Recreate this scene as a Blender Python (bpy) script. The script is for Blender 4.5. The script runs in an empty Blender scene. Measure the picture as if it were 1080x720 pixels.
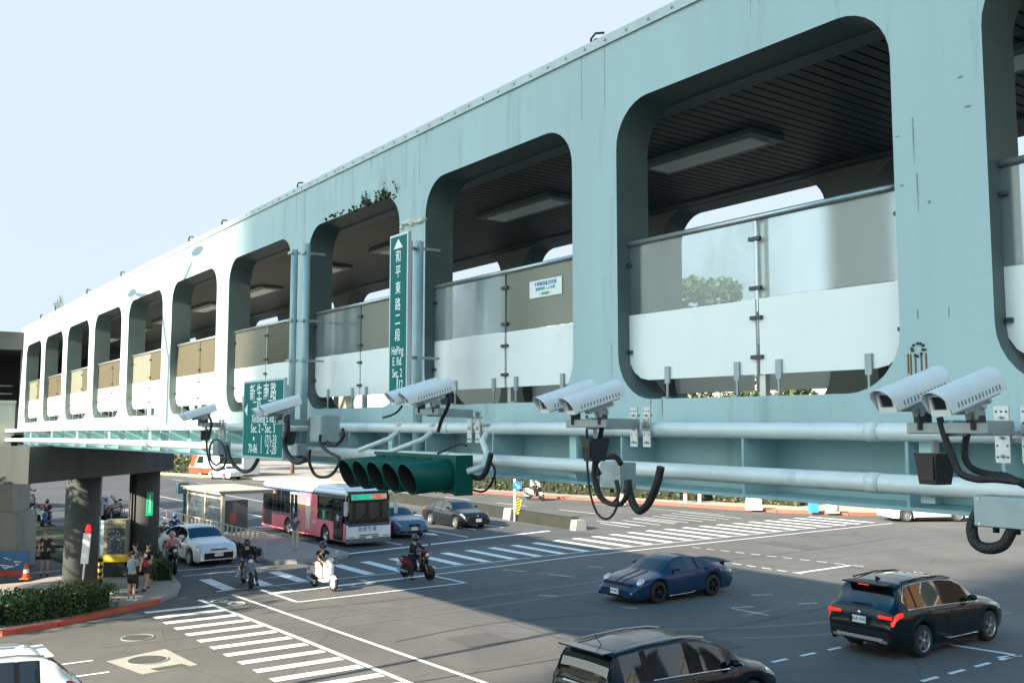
import bpy, bmesh, math, random
from mathutils import Vector, Matrix
R = math.radians
rnd = random.Random(7)
SC = bpy.context.scene
COL = SC.collection

# ------------------------------------------------------------ camera, sky, sun, exposure
H = 6.0                                   # camera height above the road
PITCH = math.atan(91 / 1013.)
AZ = R(35.743)                            # bridge direction, left of the view direction
D1 = Vector((-math.sin(AZ), math.cos(AZ)))   # along the footbridge
DN = Vector((math.cos(AZ), math.sin(AZ)))    # across it, away from the camera
cam_d = bpy.data.cameras.new('camera'); cam = bpy.data.objects.new('camera', cam_d); COL.objects.link(cam)
cam_d.sensor_width = 36; cam_d.lens = 36 * 1013 / 1080.; cam_d.clip_start = .05; cam_d.clip_end = 3000
cam.location = (0, 0, H); cam.rotation_euler = (R(90) + PITCH, 0, 0)
SC.camera = cam

SUN_EL = R(24.6)
SKY_LOW = (2.02, 2.30, 2.52); SKY_SUNSIDE = (7.0, 7.9, 7.3); SKY_TINT = (.15, .66, .86)
_sh = -(DN * math.cos(R(5.5)) + D1 * math.sin(R(5.5)))
sun_dir = Vector((_sh.x * math.cos(SUN_EL), _sh.y * math.cos(SUN_EL), math.sin(SUN_EL)))   # towards the sun
W = bpy.data.worlds.new('World'); SC.world = W; W.use_nodes = True
nt = W.node_tree; nt.nodes.clear()
sky = nt.nodes.new('ShaderNodeTexSky'); sky.sky_type = 'NISHITA'; sky.sun_disc = False
sky.sun_elevation = SUN_EL; sky.sun_rotation = math.atan2(sun_dir.x, sun_dir.y)
sky.air_density = 1.0; sky.dust_density = 1.6; sky.ozone_density = 1.2; sky.altitude = 20
bg = nt.nodes.new('ShaderNodeBackground'); bg.inputs['Strength'].default_value = .12
ow = nt.nodes.new('ShaderNodeOutputWorld')
# pale haze low in the sky, brighter towards the sun, and a bluer dome overhead
def wn_(k, **kw):
    q = nt.nodes.new(k)
    for a_, b_ in kw.items(): setattr(q, a_, b_)
    return q
tcw = wn_('ShaderNodeTexCoord'); sxyz = wn_('ShaderNodeSeparateXYZ'); nt.links.new(tcw.outputs['Generated'], sxyz.inputs[0])
mrw = wn_('ShaderNodeMapRange', interpolation_type='SMOOTHSTEP'); mrw.inputs[1].default_value = .42; mrw.inputs[2].default_value = .80; mrw.inputs[3].default_value = .95; mrw.inputs[4].default_value = .0
nt.links.new(sxyz.outputs['Z'], mrw.inputs[0])
dot = wn_('ShaderNodeVectorMath', operation='DOT_PRODUCT'); nt.links.new(tcw.outputs['Generated'], dot.inputs[0]); dot.inputs[1].default_value = (-DN.x, -DN.y, 0)
mg = wn_('ShaderNodeMapRange', interpolation_type='SMOOTHSTEP'); mg.inputs[1].default_value = -.15; mg.inputs[2].default_value = .9; mg.inputs[3].default_value = 0; mg.inputs[4].default_value = 1
nt.links.new(dot.outputs['Value'], mg.inputs[0])
hz = wn_('ShaderNodeMix', data_type='RGBA'); hz.inputs[6].default_value = (*SKY_LOW, 1); hz.inputs[7].default_value = (*SKY_SUNSIDE, 1); nt.links.new(mg.outputs[0], hz.inputs[0])
tint = wn_('ShaderNodeMix', data_type='RGBA', blend_type='MULTIPLY'); tint.inputs[0].default_value = 1; tint.inputs[7].default_value = (*SKY_TINT, 1); nt.links.new(sky.outputs[0], tint.inputs[6])
mxw = wn_('ShaderNodeMix', data_type='RGBA'); nt.links.new(mrw.outputs[0], mxw.inputs[0]); nt.links.new(tint.outputs[2], mxw.inputs[6]); nt.links.new(hz.outputs[2], mxw.inputs[7])
nt.links.new(mxw.outputs[2], bg.inputs[0]); nt.links.new(bg.outputs[0], ow.inputs[0])
sl = bpy.data.lights.new('sun', 'SUN'); sl.energy = 5.0; sl.angle = R(.8); sl.color = (1, .88, .70)
so = bpy.data.objects.new('sun', sl); COL.objects.link(so)
so.rotation_euler = sun_dir.to_track_quat('Z', 'Y').to_euler(); so.location = (-30, -30, 60)
SC.view_settings.view_transform = 'Standard'; SC.view_settings.look = 'None'
SC.view_settings.exposure = 1.7; SC.view_settings.gamma = 1
SC.cycles.max_bounces = 8; SC.cycles.transparent_max_bounces = 16

# ------------------------------------------------------------ coordinates
def wsn(s, n): return (s * D1.x + n * DN.x, s * D1.y + n * DN.y)
def camber(s): return -.12 * ((s - 17) / 23.) ** 2
def B(s, n, z):                            # bridge coordinates: along, across, height above camera level
    x, y = wsn(s, n); return (x, y, H + z + camber(min(max(s, -6), 41)))
def G(s, n, z=0.):
    x, y = wsn(s, n); return (x, y, z)
_c, _s = math.cos(PITCH), math.sin(PITCH)
def ray(px, py):
    u = (px - 540) / 1013.; v = (360 - py) / 1013.
    return (u, _c - v * _s, _s + v * _c)
def at(px, py, z=0.):                      # a place on the ground plane (or at height z) as surveyed from the photograph
    r = ray(px, py); t = (z - H) / r[2]; return (r[0] * t, r[1] * t)
def sn_of(x, y): return (x * D1.x + y * D1.y, x * DN.x + y * DN.y)
def fac(px, py, n):                        # place in the vertical plane n = const: returns s, z above camera level
    r = ray(px, py); t = n / (r[0] * DN.x + r[1] * DN.y)
    s = t * (r[0] * D1.x + r[1] * D1.y); return (s, r[2] * t - camber(min(max(s, -6), 41)))

# ------------------------------------------------------------ materials
MATS = {}
def mat(name, col, rough=.6, metal=0., var=.0, scale=3., bump=0., bscale=None, spec=.5, coat=0., streak=False, alpha=None, emit=None, dirt=None, dirt_scale=1.2, dirt_lo=.55, dirt_hi=.75):
    if name in MATS: return MATS[name]
    m = bpy.data.materials.new(name); m.use_nodes = True; t = m.node_tree; n = t.nodes; L = t.links
    b = n['Principled BSDF']; c = (*col, 1)
    b.inputs['Base Color'].default_value = c; b.inputs['Roughness'].default_value = rough
    b.inputs['Metallic'].default_value = metal; b.inputs['Specular IOR Level'].default_value = spec
    if coat: b.inputs['Coat Weight'].default_value = coat; b.inputs['Coat Roughness'].default_value = .04
    if emit: b.inputs['Emission Color'].default_value = (*emit[0], 1); b.inputs['Emission Strength'].default_value = emit[1]
    tc = n.new('ShaderNodeTexCoord')
    if var or dirt:
        mp = n.new('ShaderNodeMapping'); L.new(tc.outputs['Object'], mp.inputs[0])
        if streak: mp.inputs['Scale'].default_value = (1, 1, .12)
        nz = n.new('ShaderNodeTexNoise'); nz.inputs['Scale'].default_value = scale; nz.inputs['Detail'].default_value = 6; nz.inputs['Roughness'].default_value = .65
        L.new(mp.outputs[0], nz.inputs['Vector'])
        rp = n.new('ShaderNodeValToRGB'); rp.color_ramp.elements[0].position = .3; rp.color_ramp.elements[1].position = .72
        rp.color_ramp.elements[0].color = (*[max(0, x * (1 - var)) for x in col], 1)
        rp.color_ramp.elements[1].color = (*[min(1, x * (1 + var)) for x in col], 1)
        L.new(nz.outputs[0], rp.inputs[0]); out = rp.outputs[0]
        if dirt:
            n2 = n.new('ShaderNodeTexNoise'); n2.inputs['Scale'].default_value = dirt_scale; n2.inputs['Detail'].default_value = 8; n2.inputs['Roughness'].default_value = .7
            L.new(mp.outputs[0], n2.inputs['Vector'])
            r2 = n.new('ShaderNodeValToRGB'); r2.color_ramp.elements[0].position = dirt_lo; r2.color_ramp.elements[1].position = dirt_hi
            r2.color_ramp.elements[0].color = (0, 0, 0, 1); r2.color_ramp.elements[1].color = (1, 1, 1, 1)
            L.new(n2.outputs[0], r2.inputs[0])
            mx = n.new('ShaderNodeMix'); mx.data_type = 'RGBA'; L.new(r2.outputs[0], mx.inputs[0]); L.new(out, mx.inputs[6]); mx.inputs[7].default_value = (*dirt, 1)
            out = mx.outputs[2]
        L.new(out, b.inputs['Base Color'])
    if bump:
        n3 = n.new('ShaderNodeTexNoise'); n3.inputs['Scale'].default_value = bscale or 40; n3.inputs['Detail'].default_value = 4
        L.new(tc.outputs['Object'], n3.inputs['Vector'])
        bp = n.new('ShaderNodeBump'); bp.inputs['Strength'].default_value = bump; bp.inputs['Distance'].default_value = .02
        L.new(n3.outputs[0], bp.inputs['Height']); L.new(bp.outputs[0], b.inputs['Normal'])
    MATS[name] = m; return m

def frosted(name, col, opac, var=.25, scale=(1.2, 1.2, .35), thr=(.35, .75), rough=.12, blur=0.):
    """clear acrylic sheet with a milky, streaky weathered film: part transparent, part translucent / diffuse"""
    m = bpy.data.materials.new(name); m.use_nodes = True; t = m.node_tree; n = t.nodes; L = t.links; n.clear()
    o = n.new('ShaderNodeOutputMaterial'); tc = n.new('ShaderNodeTexCoord'); mp = n.new('ShaderNodeMapping'); mp.inputs['Scale'].default_value = scale
    L.new(tc.outputs['Object'], mp.inputs[0])
    nz = n.new('ShaderNodeTexNoise'); nz.inputs['Scale'].default_value = 2.2; nz.inputs['Detail'].default_value = 8; nz.inputs['Roughness'].default_value = .6; L.new(mp.outputs[0], nz.inputs[0])
    mr = n.new('ShaderNodeMapRange'); mr.inputs[1].default_value = thr[0]; mr.inputs[2].default_value = thr[1]; mr.inputs[3].default_value = max(0, opac - var); mr.inputs[4].default_value = min(1, opac + var)
    L.new(nz.outputs[0], mr.inputs[0])
    tr = n.new('ShaderNodeBsdfTransparent'); tr.inputs[0].default_value = (.86, .93, .93, 1)
    if blur:
        tr = n.new('ShaderNodeBsdfRefraction'); tr.inputs['Color'].default_value = (.90, .96, .96, 1); tr.inputs['Roughness'].default_value = blur; tr.inputs['IOR'].default_value = 1.45
    df = n.new('ShaderNodeBsdfDiffuse'); df.inputs[0].default_value = (*col, 1)
    tl = n.new('ShaderNodeBsdfTranslucent'); tl.inputs[0].default_value = (*col, 1)
    m1 = n.new('ShaderNodeMixShader'); m1.inputs[0].default_value = .5; L.new(df.outputs[0], m1.inputs[1]); L.new(tl.outputs[0], m1.inputs[2])
    m2 = n.new('ShaderNodeMixShader'); L.new(mr.outputs[0], m2.inputs[0]); L.new(tr.outputs[0], m2.inputs[1]); L.new(m1.outputs[0], m2.inputs[2])
    gl = n.new('ShaderNodeBsdfGlossy'); gl.inputs['Roughness'].default_value = rough
    m3 = n.new('ShaderNodeMixShader'); m3.inputs[0].default_value = .06; L.new(m2.outputs[0], m3.inputs[1]); L.new(gl.outputs[0], m3.inputs[2])
    L.new(m3.outputs[0], o.inputs[0]); MATS[name] = m; return m

# ------------------------------------------------------------ mesh building
class MB:
    def __init__(self): self.v = []; self.f = []; self.sm = []
    def add(self, vs, fs, smooth=False):
        k = len(self.v); self.v += [tuple(p) for p in vs]; self.f += [tuple(i + k for i in f) for f in fs]; self.sm += [smooth] * len(fs); return self
    def box(self, c, d, rot=None, bev=0):
        x, y, z = [q / 2. for q in d]
        if bev:
            e = min(bev, x * .9, y * .9, z * .9); bm = bmesh.new(); bmesh.ops.create_cube(bm, size=1)
            for p in bm.verts: p.co = Vector((p.co.x * 2 * x, p.co.y * 2 * y, p.co.z * 2 * z))
            bmesh.ops.bevel(bm, geom=bm.edges[:] , offset=e, segments=2, affect='EDGES', profile=.5)
            bm.verts.ensure_lookup_table(); vs = [p.co.copy() for p in bm.verts]; fs = [[q.index for q in f.verts] for f in bm.faces]; bm.free()
        else:
            vs = [Vector(p) for p in ((-x,-y,-z),(x,-y,-z),(x,y,-z),(-x,y,-z),(-x,-y,z),(x,-y,z),(x,y,z),(-x,y,z))]
            fs = [(0,3,2,1),(4,5,6,7),(0,1,5,4),(1,2,6,5),(2,3,7,6),(3,0,4,7)]
        if rot is not None: vs = [rot @ p for p in vs]
        c = Vector(c); return self.add([p + c for p in vs], fs)
    def hexa(self, p):                     # eight corners: bottom ring, top ring
        return self.add(p, [(0,3,2,1),(4,5,6,7),(0,1,5,4),(1,2,6,5),(2,3,7,6),(3,0,4,7)])
    def bbox_b(self, s0, s1, n0, n1, z0, z1, seg=1, F=None):   # a box in bridge coordinates, following the camber
        F = F or B
        for i in range(seg):
            a = s0 + (s1 - s0) * i / seg; b = s0 + (s1 - s0) * (i + 1) / seg
            self.hexa([F(a,n0,z0),F(b,n0,z0),F(b,n1,z0),F(a,n1,z0),F(a,n0,z1),F(b,n0,z1),F(b,n1,z1),F(a,n1,z1)])
        return self
    def tube(self, pts, r, seg=8, cap=True, smooth=True):
        pts = [Vector(p) for p in pts]; rs = r if isinstance(r, (list, tuple)) else [r] * len(pts); vs = []; fs = []
        up = None
        for i, p in enumerate(pts):
            d = (pts[min(i+1, len(pts)-1)] - pts[max(i-1, 0)])
            d = d.normalized() if d.length > 1e-9 else Vector((0,0,1))
            if up is None:
                a = Vector((0,0,1)) if abs(d.z) < .9 else Vector((1,0,0)); x = d.cross(a).normalized()
            else:
                x = up - d * up.dot(d); x = x.normalized() if x.length > 1e-6 else d.orthogonal().normalized()
            up = x; y = d.cross(x)
            for k in range(seg):
                t = 2*math.pi*k/seg; vs.append(p + (x*math.cos(t) + y*math.sin(t)) * rs[i])
        for i in range(len(pts)-1):
            for k in range(seg):
                a = i*seg+k; b = i*seg+(k+1)%seg; fs.append((a, b, b+seg, a+seg))
        self.add(vs, fs, smooth)
        if cap: 
            k0 = len(self.v) - len(vs)
            self.f.append(tuple(k0 + k for k in range(seg))[::-1]); self.sm.append(False)
            self.f.append(tuple(k0 + (len(pts)-1)*seg + k for k in range(seg))); self.sm.append(False)
        return self
    def cyl(self, a, b, r, seg=12, r2=None): return self.tube([a, b], [r, r2 if r2 is not None else r], seg)
    def lathe(self, prof, M=None, seg=24, smooth=True):       # prof: (radius, height) about local z
        vs = []; fs = []; m = len(prof)
        for k in range(seg):
            t = 2*math.pi*k/seg
            for r_, z in prof: vs.append(Vector((r_*math.cos(t), r_*math.sin(t), z)))
        for k in range(seg):
            for i in range(m-1):
                a = k*m+i; b = ((k+1)%seg)*m+i; fs.append((a, b, b+1, a+1))
        if M is not None: vs = [M @ p for p in vs]
        return self.add(vs, fs, smooth)
    def ball(self, c, r, seg=12, M=None, rings=8):
        rx, ry, rz = r if isinstance(r, (list, tuple)) else (r, r, r)
        vs = []; fs = []; c = Vector(c)
        for i in range(rings+1):
            a = math.pi*i/rings
            for k in range(seg):
                t = 2*math.pi*k/seg; p = Vector((rx*math.sin(a)*math.cos(t), ry*math.sin(a)*math.sin(t), rz*math.cos(a)))
                vs.append(c + (M @ p if M is not None else p))
        for i in range(rings):
            for k in range(seg):
                a = i*seg+k; b = i*seg+(k+1)%seg; fs.append((a, a+seg, b+seg, b))
        return self.add(vs, fs, True)
    def prism(self, poly, f0, f1):         # polygon extruded between two mapping functions
        m = len(poly); vs = [f0(*p) for p in poly] + [f1(*p) for p in poly]
        fs = [tuple(range(m))[::-1], tuple(range(m, 2*m))] + [(i, (i+1)%m, (i+1)%m+m, i+m) for i in range(m)]
        return self.add(vs, fs)
    def build(self, name, m, parent=None, link=True):
        me = bpy.data.meshes.new(name); me.from_pydata(self.v, [], self.f)
        me.polygons.foreach_set('use_smooth', self.sm); me.materials.append(m); me.update()
        o = bpy.data.objects.new(name, me); COL.objects.link(o)
        if parent is not None: o.parent = parent
        return o
def fixn(o):
    bm = bmesh.new(); bm.from_mesh(o.data); bmesh.ops.recalc_face_normals(bm, faces=bm.faces[:]); bm.to_mesh(o.data); bm.free(); return o
def tag(o, label=None, cat=None, group=None, kind=None):
    if label: o['label'] = label
    if cat: o['category'] = cat
    if group: o['group'] = group
    if kind: o['kind'] = kind
    return o
def thing(name, label, cat, loc=(0,0,0), rz=0., group=None):
    o = bpy.data.objects.new(name, None); COL.objects.link(o); o.location = loc; o.rotation_euler = (0, 0, rz); o.empty_display_size = .3
    return tag(o, label, cat, group)
def copy_tree(o, parent=None):
    c = o.copy(); COL.objects.link(c)
    if parent is not None: c.parent = parent
    for ch in [q for q in COL.objects if q.parent == o]: copy_tree(ch, c)
    return c
def text_mesh(name, body, size, m, parent, M, depth=.004, align='CENTER', sx=1., spacing=1., bold=.007):
    cu = bpy.data.curves.new(name, 'FONT'); cu.body = body; cu.size = size; cu.extrude = depth; cu.align_x = align; cu.align_y = 'CENTER'; cu.space_character = spacing; cu.resolution_u = 3; cu.offset = bold * size
    t = bpy.data.objects.new(name, cu); COL.objects.link(t)
    dg = bpy.context.evaluated_depsgraph_get(); me = bpy.data.meshes.new_from_object(t.evaluated_get(dg))
    COL.objects.unlink(t); bpy.data.objects.remove(t)
    me.transform(M @ Matrix.Diagonal((sx, 1, 1, 1))); me.materials.clear(); me.materials.append(m); me.name = name
    o = bpy.data.objects.new(name, me); COL.objects.link(o)
    if parent is not None: o.parent = parent
    return o
def frame_M(o, x, y, z):                   # matrix whose columns are given axes
    x, y, z = Vector(x).normalized(), Vector(y).normalized(), Vector(z).normalized()
    return Matrix(((x.x,y.x,z.x,o[0]),(x.y,y.y,z.y,o[1]),(x.z,y.z,z.z,o[2]),(0,0,0,1)))
V3D1 = Vector((D1.x, D1.y, 0)); V3N = Vector((DN.x, DN.y, 0)); UP = Vector((0,0,1))
def heading(ds, dn): v = D1 * ds + DN * dn; return math.atan2(v.y, v.x)

# shared materials
M_facade = mat('facade_paint', (.39,.52,.54), .6, var=.07, scale=1.1, spec=.3, bump=.12, bscale=22, dirt=(.20,.27,.265), dirt_scale=3.2, dirt_lo=.54, dirt_hi=.84, streak=True)
M_girder = mat('girder_paint', (.40,.585,.60), .5, var=.07, scale=1.5, bump=.05, bscale=30, dirt=(.30,.38,.38), dirt_scale=2.2, dirt_lo=.60, dirt_hi=.80, streak=True)
M_pipe = mat('pipe_paint', (.66,.70,.70), .35, var=.05, scale=4, bump=.03, bscale=60, dirt=(.40,.45,.44), dirt_scale=3, dirt_lo=.56, dirt_hi=.78)
M_galv = mat('galvanised_steel', (.50,.53,.53), .42, .55, var=.15, scale=14)
M_greymetal = mat('grey_painted_steel', (.30,.36,.37), .45, .2, var=.12, scale=8, bump=.05, bscale=50)
M_dark = mat('black_plastic', (.018,.020,.022), .5)
M_rubber = mat('black_rubber', (.015,.015,.016), .75)
M_cable = mat('cable_sheath', (.012,.013,.014), .55, bump=.6, bscale=90)
M_conc = mat('concrete', (.34,.345,.32), .85, var=.18, scale=2.2, bump=.25, bscale=25, dirt=(.18,.18,.165), dirt_scale=1.1, dirt_lo=.5, dirt_hi=.8, streak=True)
M_white = mat('white_paint', (.78,.79,.78), .4)
M_cream = mat('cream_paint', (.62,.58,.47), .6, var=.08, scale=.6)
M_sign = mat('sign_green', (.0,.15,.14), .6, spec=.15, var=.06, scale=5)
M_signfr = mat('sign_frame', (.52,.56,.60), .4, .3)
M_letter = mat('sign_letter_white', (.85,.88,.88), .4)
M_red = mat('red_paint', (.55,.05,.03), .5)
M_yellow = mat('yellow_paint', (.70,.48,.04), .5)
M_bark = mat('bark', (.14,.10,.07), .9, var=.3, scale=6, bump=.6, bscale=14)
M_chrome = mat('chrome', (.75,.77,.78), .15, 1.)
# ------------------------------------------------------------ the setting: ground, road, pavements, markings
def asphalt(name, base, patch):
    m = bpy.data.materials.new(name); m.use_nodes = True; t = m.node_tree; n = t.nodes; L = t.links; b = n['Principled BSDF']; b.inputs['Roughness'].default_value = .8
    b.inputs['Specular IOR Level'].default_value = .35
    tc = n.new('ShaderNodeTexCoord')
    def noise(sc, det=6, ro=.6, mp=None):
        q = n.new('ShaderNodeTexNoise'); q.inputs['Scale'].default_value = sc; q.inputs['Detail'].default_value = det; q.inputs['Roughness'].default_value = ro
        if mp:
            mm = n.new('ShaderNodeMapping'); mm.inputs['Rotation'].default_value = (0, 0, mp[0]); mm.inputs['Scale'].default_value = mp[1]; L.new(tc.outputs['Object'], mm.inputs[0]); L.new(mm.outputs[0], q.inputs['Vector'])
        else: L.new(tc.outputs['Object'], q.inputs['Vector'])
        return q
    def ramp(src, p0, p1, c0, c1):
        r = n.new('ShaderNodeValToRGB'); r.color_ramp.elements[0].position = p0; r.color_ramp.elements[1].position = p1; r.color_ramp.elements[0].color = (*c0, 1); r.color_ramp.elements[1].color = (*c1, 1); L.new(src, r.inputs[0]); return r.outputs[0]
    a = ramp(noise(.16).outputs[0], .35, .68, [x*.86 for x in base], [x*1.12 for x in base])
    # wheel-track and sealing stains, drawn out along the traffic directions
    s1 = ramp(noise(.55, 8, .7, (R(-35.7), (1., .18, 1))).outputs[0], .47, .68, (0,0,0), (1,1,1))
    s2 = ramp(noise(.5, 8, .7, (R(-35.7), (.2, 1., 1))).outputs[0], .50, .72, (0,0,0), (1,1,1))
    def mix(f, x, y, k=1.):
        q = n.new('ShaderNodeMix'); q.data_type = 'RGBA'
        if k != 1.:
            mu = n.new('ShaderNodeMath'); mu.operation = 'MULTIPLY'; mu.inputs[1].default_value = k; L.new(f, mu.inputs[0]); f = mu.outputs[0]
        L.new(f, q.inputs[0]); L.new(x, q.inputs[6]); q.inputs[7].default_value = (*y, 1); return q.outputs[2]
    c = mix(s1, a, patch, .55); c = mix(s2, c, [x*.8 for x in patch], .4)
    gr = ramp(noise(26, 3).outputs[0], .3, .7, (.86,.86,.86), (1.14,1.14,1.14))
    g2 = n.new('ShaderNodeMix'); g2.data_type = 'RGBA'; g2.blend_type = 'MULTIPLY'; g2.inputs[0].default_value = 1; L.new(c, g2.inputs[6]); L.new(gr, g2.inputs[7])
    # thin cracks
    vo = n.new('ShaderNodeTexVoronoi'); vo.feature = 'DISTANCE_TO_EDGE'; vo.inputs['Scale'].default_value = .22; 
    wz = noise(.9, 5); vm = n.new('ShaderNodeMix'); vm.data_type = 'RGBA'; vm.inputs[0].default_value = .12
    L.new(tc.outputs['Object'], vm.inputs[6]); L.new(wz.outputs[1], vm.inputs[7]); L.new(vm.outputs[2], vo.inputs['Vector'])
    cr = ramp(vo.outputs['Distance'], .0, .006, (.55,.55,.55), (1,1,1))
    g3 = n.new('ShaderNodeMix'); g3.data_type = 'RGBA'; g3.blend_type = 'MULTIPLY'; g3.inputs[0].default_value = .6; L.new(g2.outputs[2], g3.inputs[6]); L.new(cr, g3.inputs[7])
    L.new(g3.outputs[2], b.inputs['Base Color'])
    bp = n.new('ShaderNodeBump'); bp.inputs['Strength'].default_value = .25; bp.inputs['Distance'].default_value = .01; L.new(noise(60, 3).outputs[0], bp.inputs['Height']); L.new(bp.outputs[0], b.inputs['Normal'])
    MATS[name] = m; return m
M_asph = asphalt('asphalt', (.126,.122,.115), (.080,.080,.081))
M_asph2 = asphalt('asphalt_newer', (.085,.088,.092), (.06,.062,.066))
M_pave = mat('paving', (.34,.30,.255), .85, var=.14, scale=.8, bump=.2, bscale=18, dirt=(.22,.20,.18), dirt_scale=.5)
M_plat = mat('platform_paving', (.36,.27,.235), .85, var=.15, scale=2.5, bump=.2, bscale=18)
M_curb = mat('curb_stone', (.30,.30,.28), .85, var=.15, scale=2)
M_redcurb = mat('red_curb', (.50,.085,.05), .7, var=.2, scale=1.5)
M_yelcurb = mat('yellow_curb', (.62,.50,.22), .7, var=.15, scale=1.5)
M_soil = mat('grass_verge', (.022,.034,.014), .95, var=.4, scale=2, bump=.6, bscale=10)
# road paint worn through to the asphalt in small chips
def paint(name, col, wear=.62):
    m = mat(name, col, .6, var=.06, scale=4, dirt=(.15,.145,.14), dirt_scale=9, dirt_lo=wear, dirt_hi=wear + .07); return m
M_mark = paint('road_paint', (.78,.775,.75), .66); M_markworn = paint('road_paint_worn', (.42,.41,.39), .50)

def sheet(name, poly, z, m, kind='structure', fn=None):
    fn = fn or (lambda a, b: G(a, b, z)); bm = bmesh.new(); vs = [bm.verts.new(fn(*p)) for p in poly]; f = bm.faces.new(vs)
    bmesh.ops.recalc_face_normals(bm, faces=bm.faces[:])
    if f.normal.z < 0: bmesh.ops.reverse_faces(bm, faces=[f])
    bmesh.ops.triangulate(bm, faces=bm.faces[:]); me = bpy.data.meshes.new(name); bm.to_mesh(me); bm.free(); me.materials.append(m)
    o = bpy.data.objects.new(name, me); COL.objects.link(o); o['kind'] = kind; return o
def slab(name, poly, z0, z1, m, curb=None, curb_name='curb', cw=.2, closed=False, edge=None):
    """raised pavement: top sheet with a stone curb band along the polygon edge points listed in edge"""
    mb = MB(); k = len(poly); mb.prism(poly, lambda a, b: G(a, b, z0), lambda a, b: G(a, b, z1)); o = fixn(mb.build(name, m)); o['kind'] = 'structure'
    if curb:
        pts = [poly[i] for i in (edge or range(k))]; c = MB()
        for i in range(len(pts) - 1):
            a, b = Vector(pts[i]), Vector(pts[i+1]); d = (b - a).normalized(); q = Vector((-d.y, d.x)) * cw / 2
            ln = (b - a).length; sg = max(1, int(ln / 1.0))
            for j in range(sg):
                p0 = a + d * (ln * j / sg + .006); p1 = a + d * (ln * (j + 1) / sg - .006)
                P = [p0 - q, p1 - q, p1 + q, p0 + q]; c.hexa([G(p.x, p.y, z0) for p in P] + [G(p.x, p.y, z1 + .012) for p in P])
        oc = c.build(curb_name, curb); oc['kind'] = 'structure'
    return o
gm = MB(); gm.add([(-1500,-400,-.02),(1500,-400,-.02),(1500,2600,-.02),(-1500,2600,-.02)], [(0,1,2,3)]); g = gm.build('ground', mat('ground_earth', (.09,.095,.095), .95, var=.2, scale=.05)); g['kind'] = 'structure'
sheet('road', [(-60,-40),(175,-40),(175,140),(-60,140)], 0, M_asph)
sheet('road_resurfaced_strip', [(41.5,12.1),(150,12.1),(150,32),(76,36.2),(41.5,36.2)], .004, M_asph2)
# pavement corner under the footbridge and the alley behind it
slab('pavement', [(31.9,-30),(31.8,4.6),(32.3,6.2),(33.4,8.0),(34.4,9.8),(35.6,10.8),(37.2,11.4),(39.5,11.8),(42.6,11.9),(42.6,8.4),(41.2,6.9),(40.4,-30)], 0, .14, M_pave, M_redcurb, 'curb', edge=[1,2,3,4])
c_ = slab('verge', [(52,-20),(52,9.2),(47.5,11.6),(43.6,11.9),(43.6,9.6),(49.,9.0),(49.,-20)], 0, .12, M_soil)
slab('roadside_pavement', [(53,9.4),(53,11.9),(160,11.9),(160,-30),(60,-30)], 0, .15, M_soil)
# bus platform between the scooter lane and the bus lane
slab('bus_platform', [(41.1,16.6),(40.8,17.6),(41.0,19.9),(41.8,20.5),(75,20.5),(75,16.9)], 0, .17, M_plat, M_curb, 'platform_curb', edge=[5,0,1,2,3,4])
# far pavement beyond the red curb
FC = [(38.6,64.),(39.2,60.),(40.9,58.1),(45.2,55.9),(54.9,54.2),(63.9,51.9),(75.6,50.1),(92.7,46.9),(121,38.4),(160,28)]
slab('far_pavement', FC + [(175,140),(38.6,140)], 0, .15, M_pave, M_redcurb, 'red_curb', edge=[1,2,3,4,5,6,7], cw=.35)
cy = MB()
for (a, b) in zip(FC[7:-1], FC[8:]):
    a, b = Vector(a), Vector(b); d = (b - a).normalized(); q = Vector((-d.y, d.x)) * .3
    P = [a - q, b - q, b + q, a + q]; cy.hexa([G(p.x, p.y, 0) for p in P] + [G(p.x, p.y, .19) for p in P])
cy.build('yellow_curb', M_yelcurb)['kind'] = 'structure'
slab('right_pavement', [(-60,60),(-60,140),(14,140),(14,60)], 0, .15, M_pave)
sheet('beige_apron', [(39.5,60.6),(41.6,58.6),(45.6,56.6),(55,54.9),(64,52.6),(64,60),(50,64),(39.5,66)], .156, mat('apron_paving', (.42,.36,.28), .85, var=.1, scale=1.5))

# painted markings: one sheet per kind of marking
def strip(mb, a, b, w, z=.012):
    a, b = Vector(a), Vector(b); d = (b - a).normalized(); q = Vector((-d.y, d.x)) * w / 2
    P = [a - q, b - q, b + q, a + q]; mb.add([G(p.x, p.y, z) for p in P], [(0,1,2,3)])
za = MB()
for k in range(22):
    s = 32.9 - 1.045 * k; strip(za, (s, 8.95 + .015 * k), (s, 11.15 + .03 * k), .38)
za.build('zebra_crossing_markings', M_mark)['kind'] = 'structure'
zb = MB()
for k in range(30):
    n = 12.75 + 1.5 * k
    top = 38.7 + min(3.0, (n - 12.7) * .115) ; bot = 35.75 + min(1.0, (n - 12.7) * .042)
    if n > 56: break
    if abs(n - 17.2) < .5: continue
    strip(zb, (bot, n), (top, n + .05), .50)
zb.build('far_zebra_markings', M_mark)['kind'] = 'structure'
ln = MB()
strip(ln, (34.2,11.15), (26.1,11.5), .16, .016); strip(ln, (26.1,11.5), (5,12.0), .16, .016)
strip(ln, (34.5,12.45), (19.5,13.08), .14, .016); strip(ln, (19.5,13.08), (5,13.7), .14, .016)
strip(ln, (35.0,13.68), (31.8,13.75), .15, .016); strip(ln, (31.8,13.68), (31.9,20.8), .15, .016); strip(ln, (31.9,20.72), (34.4,20.62), .15, .016)
strip(ln, (33.95,13.6), (34.35,20.7), .34, .020)
for a, b in [((34.4,20.7),(35.3,29.2)),((35.3,29.2),(35.45,40.6)),((35.45,40.6),(35.8,55.3))]: strip(ln, a, b, .15, .016)
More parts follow.
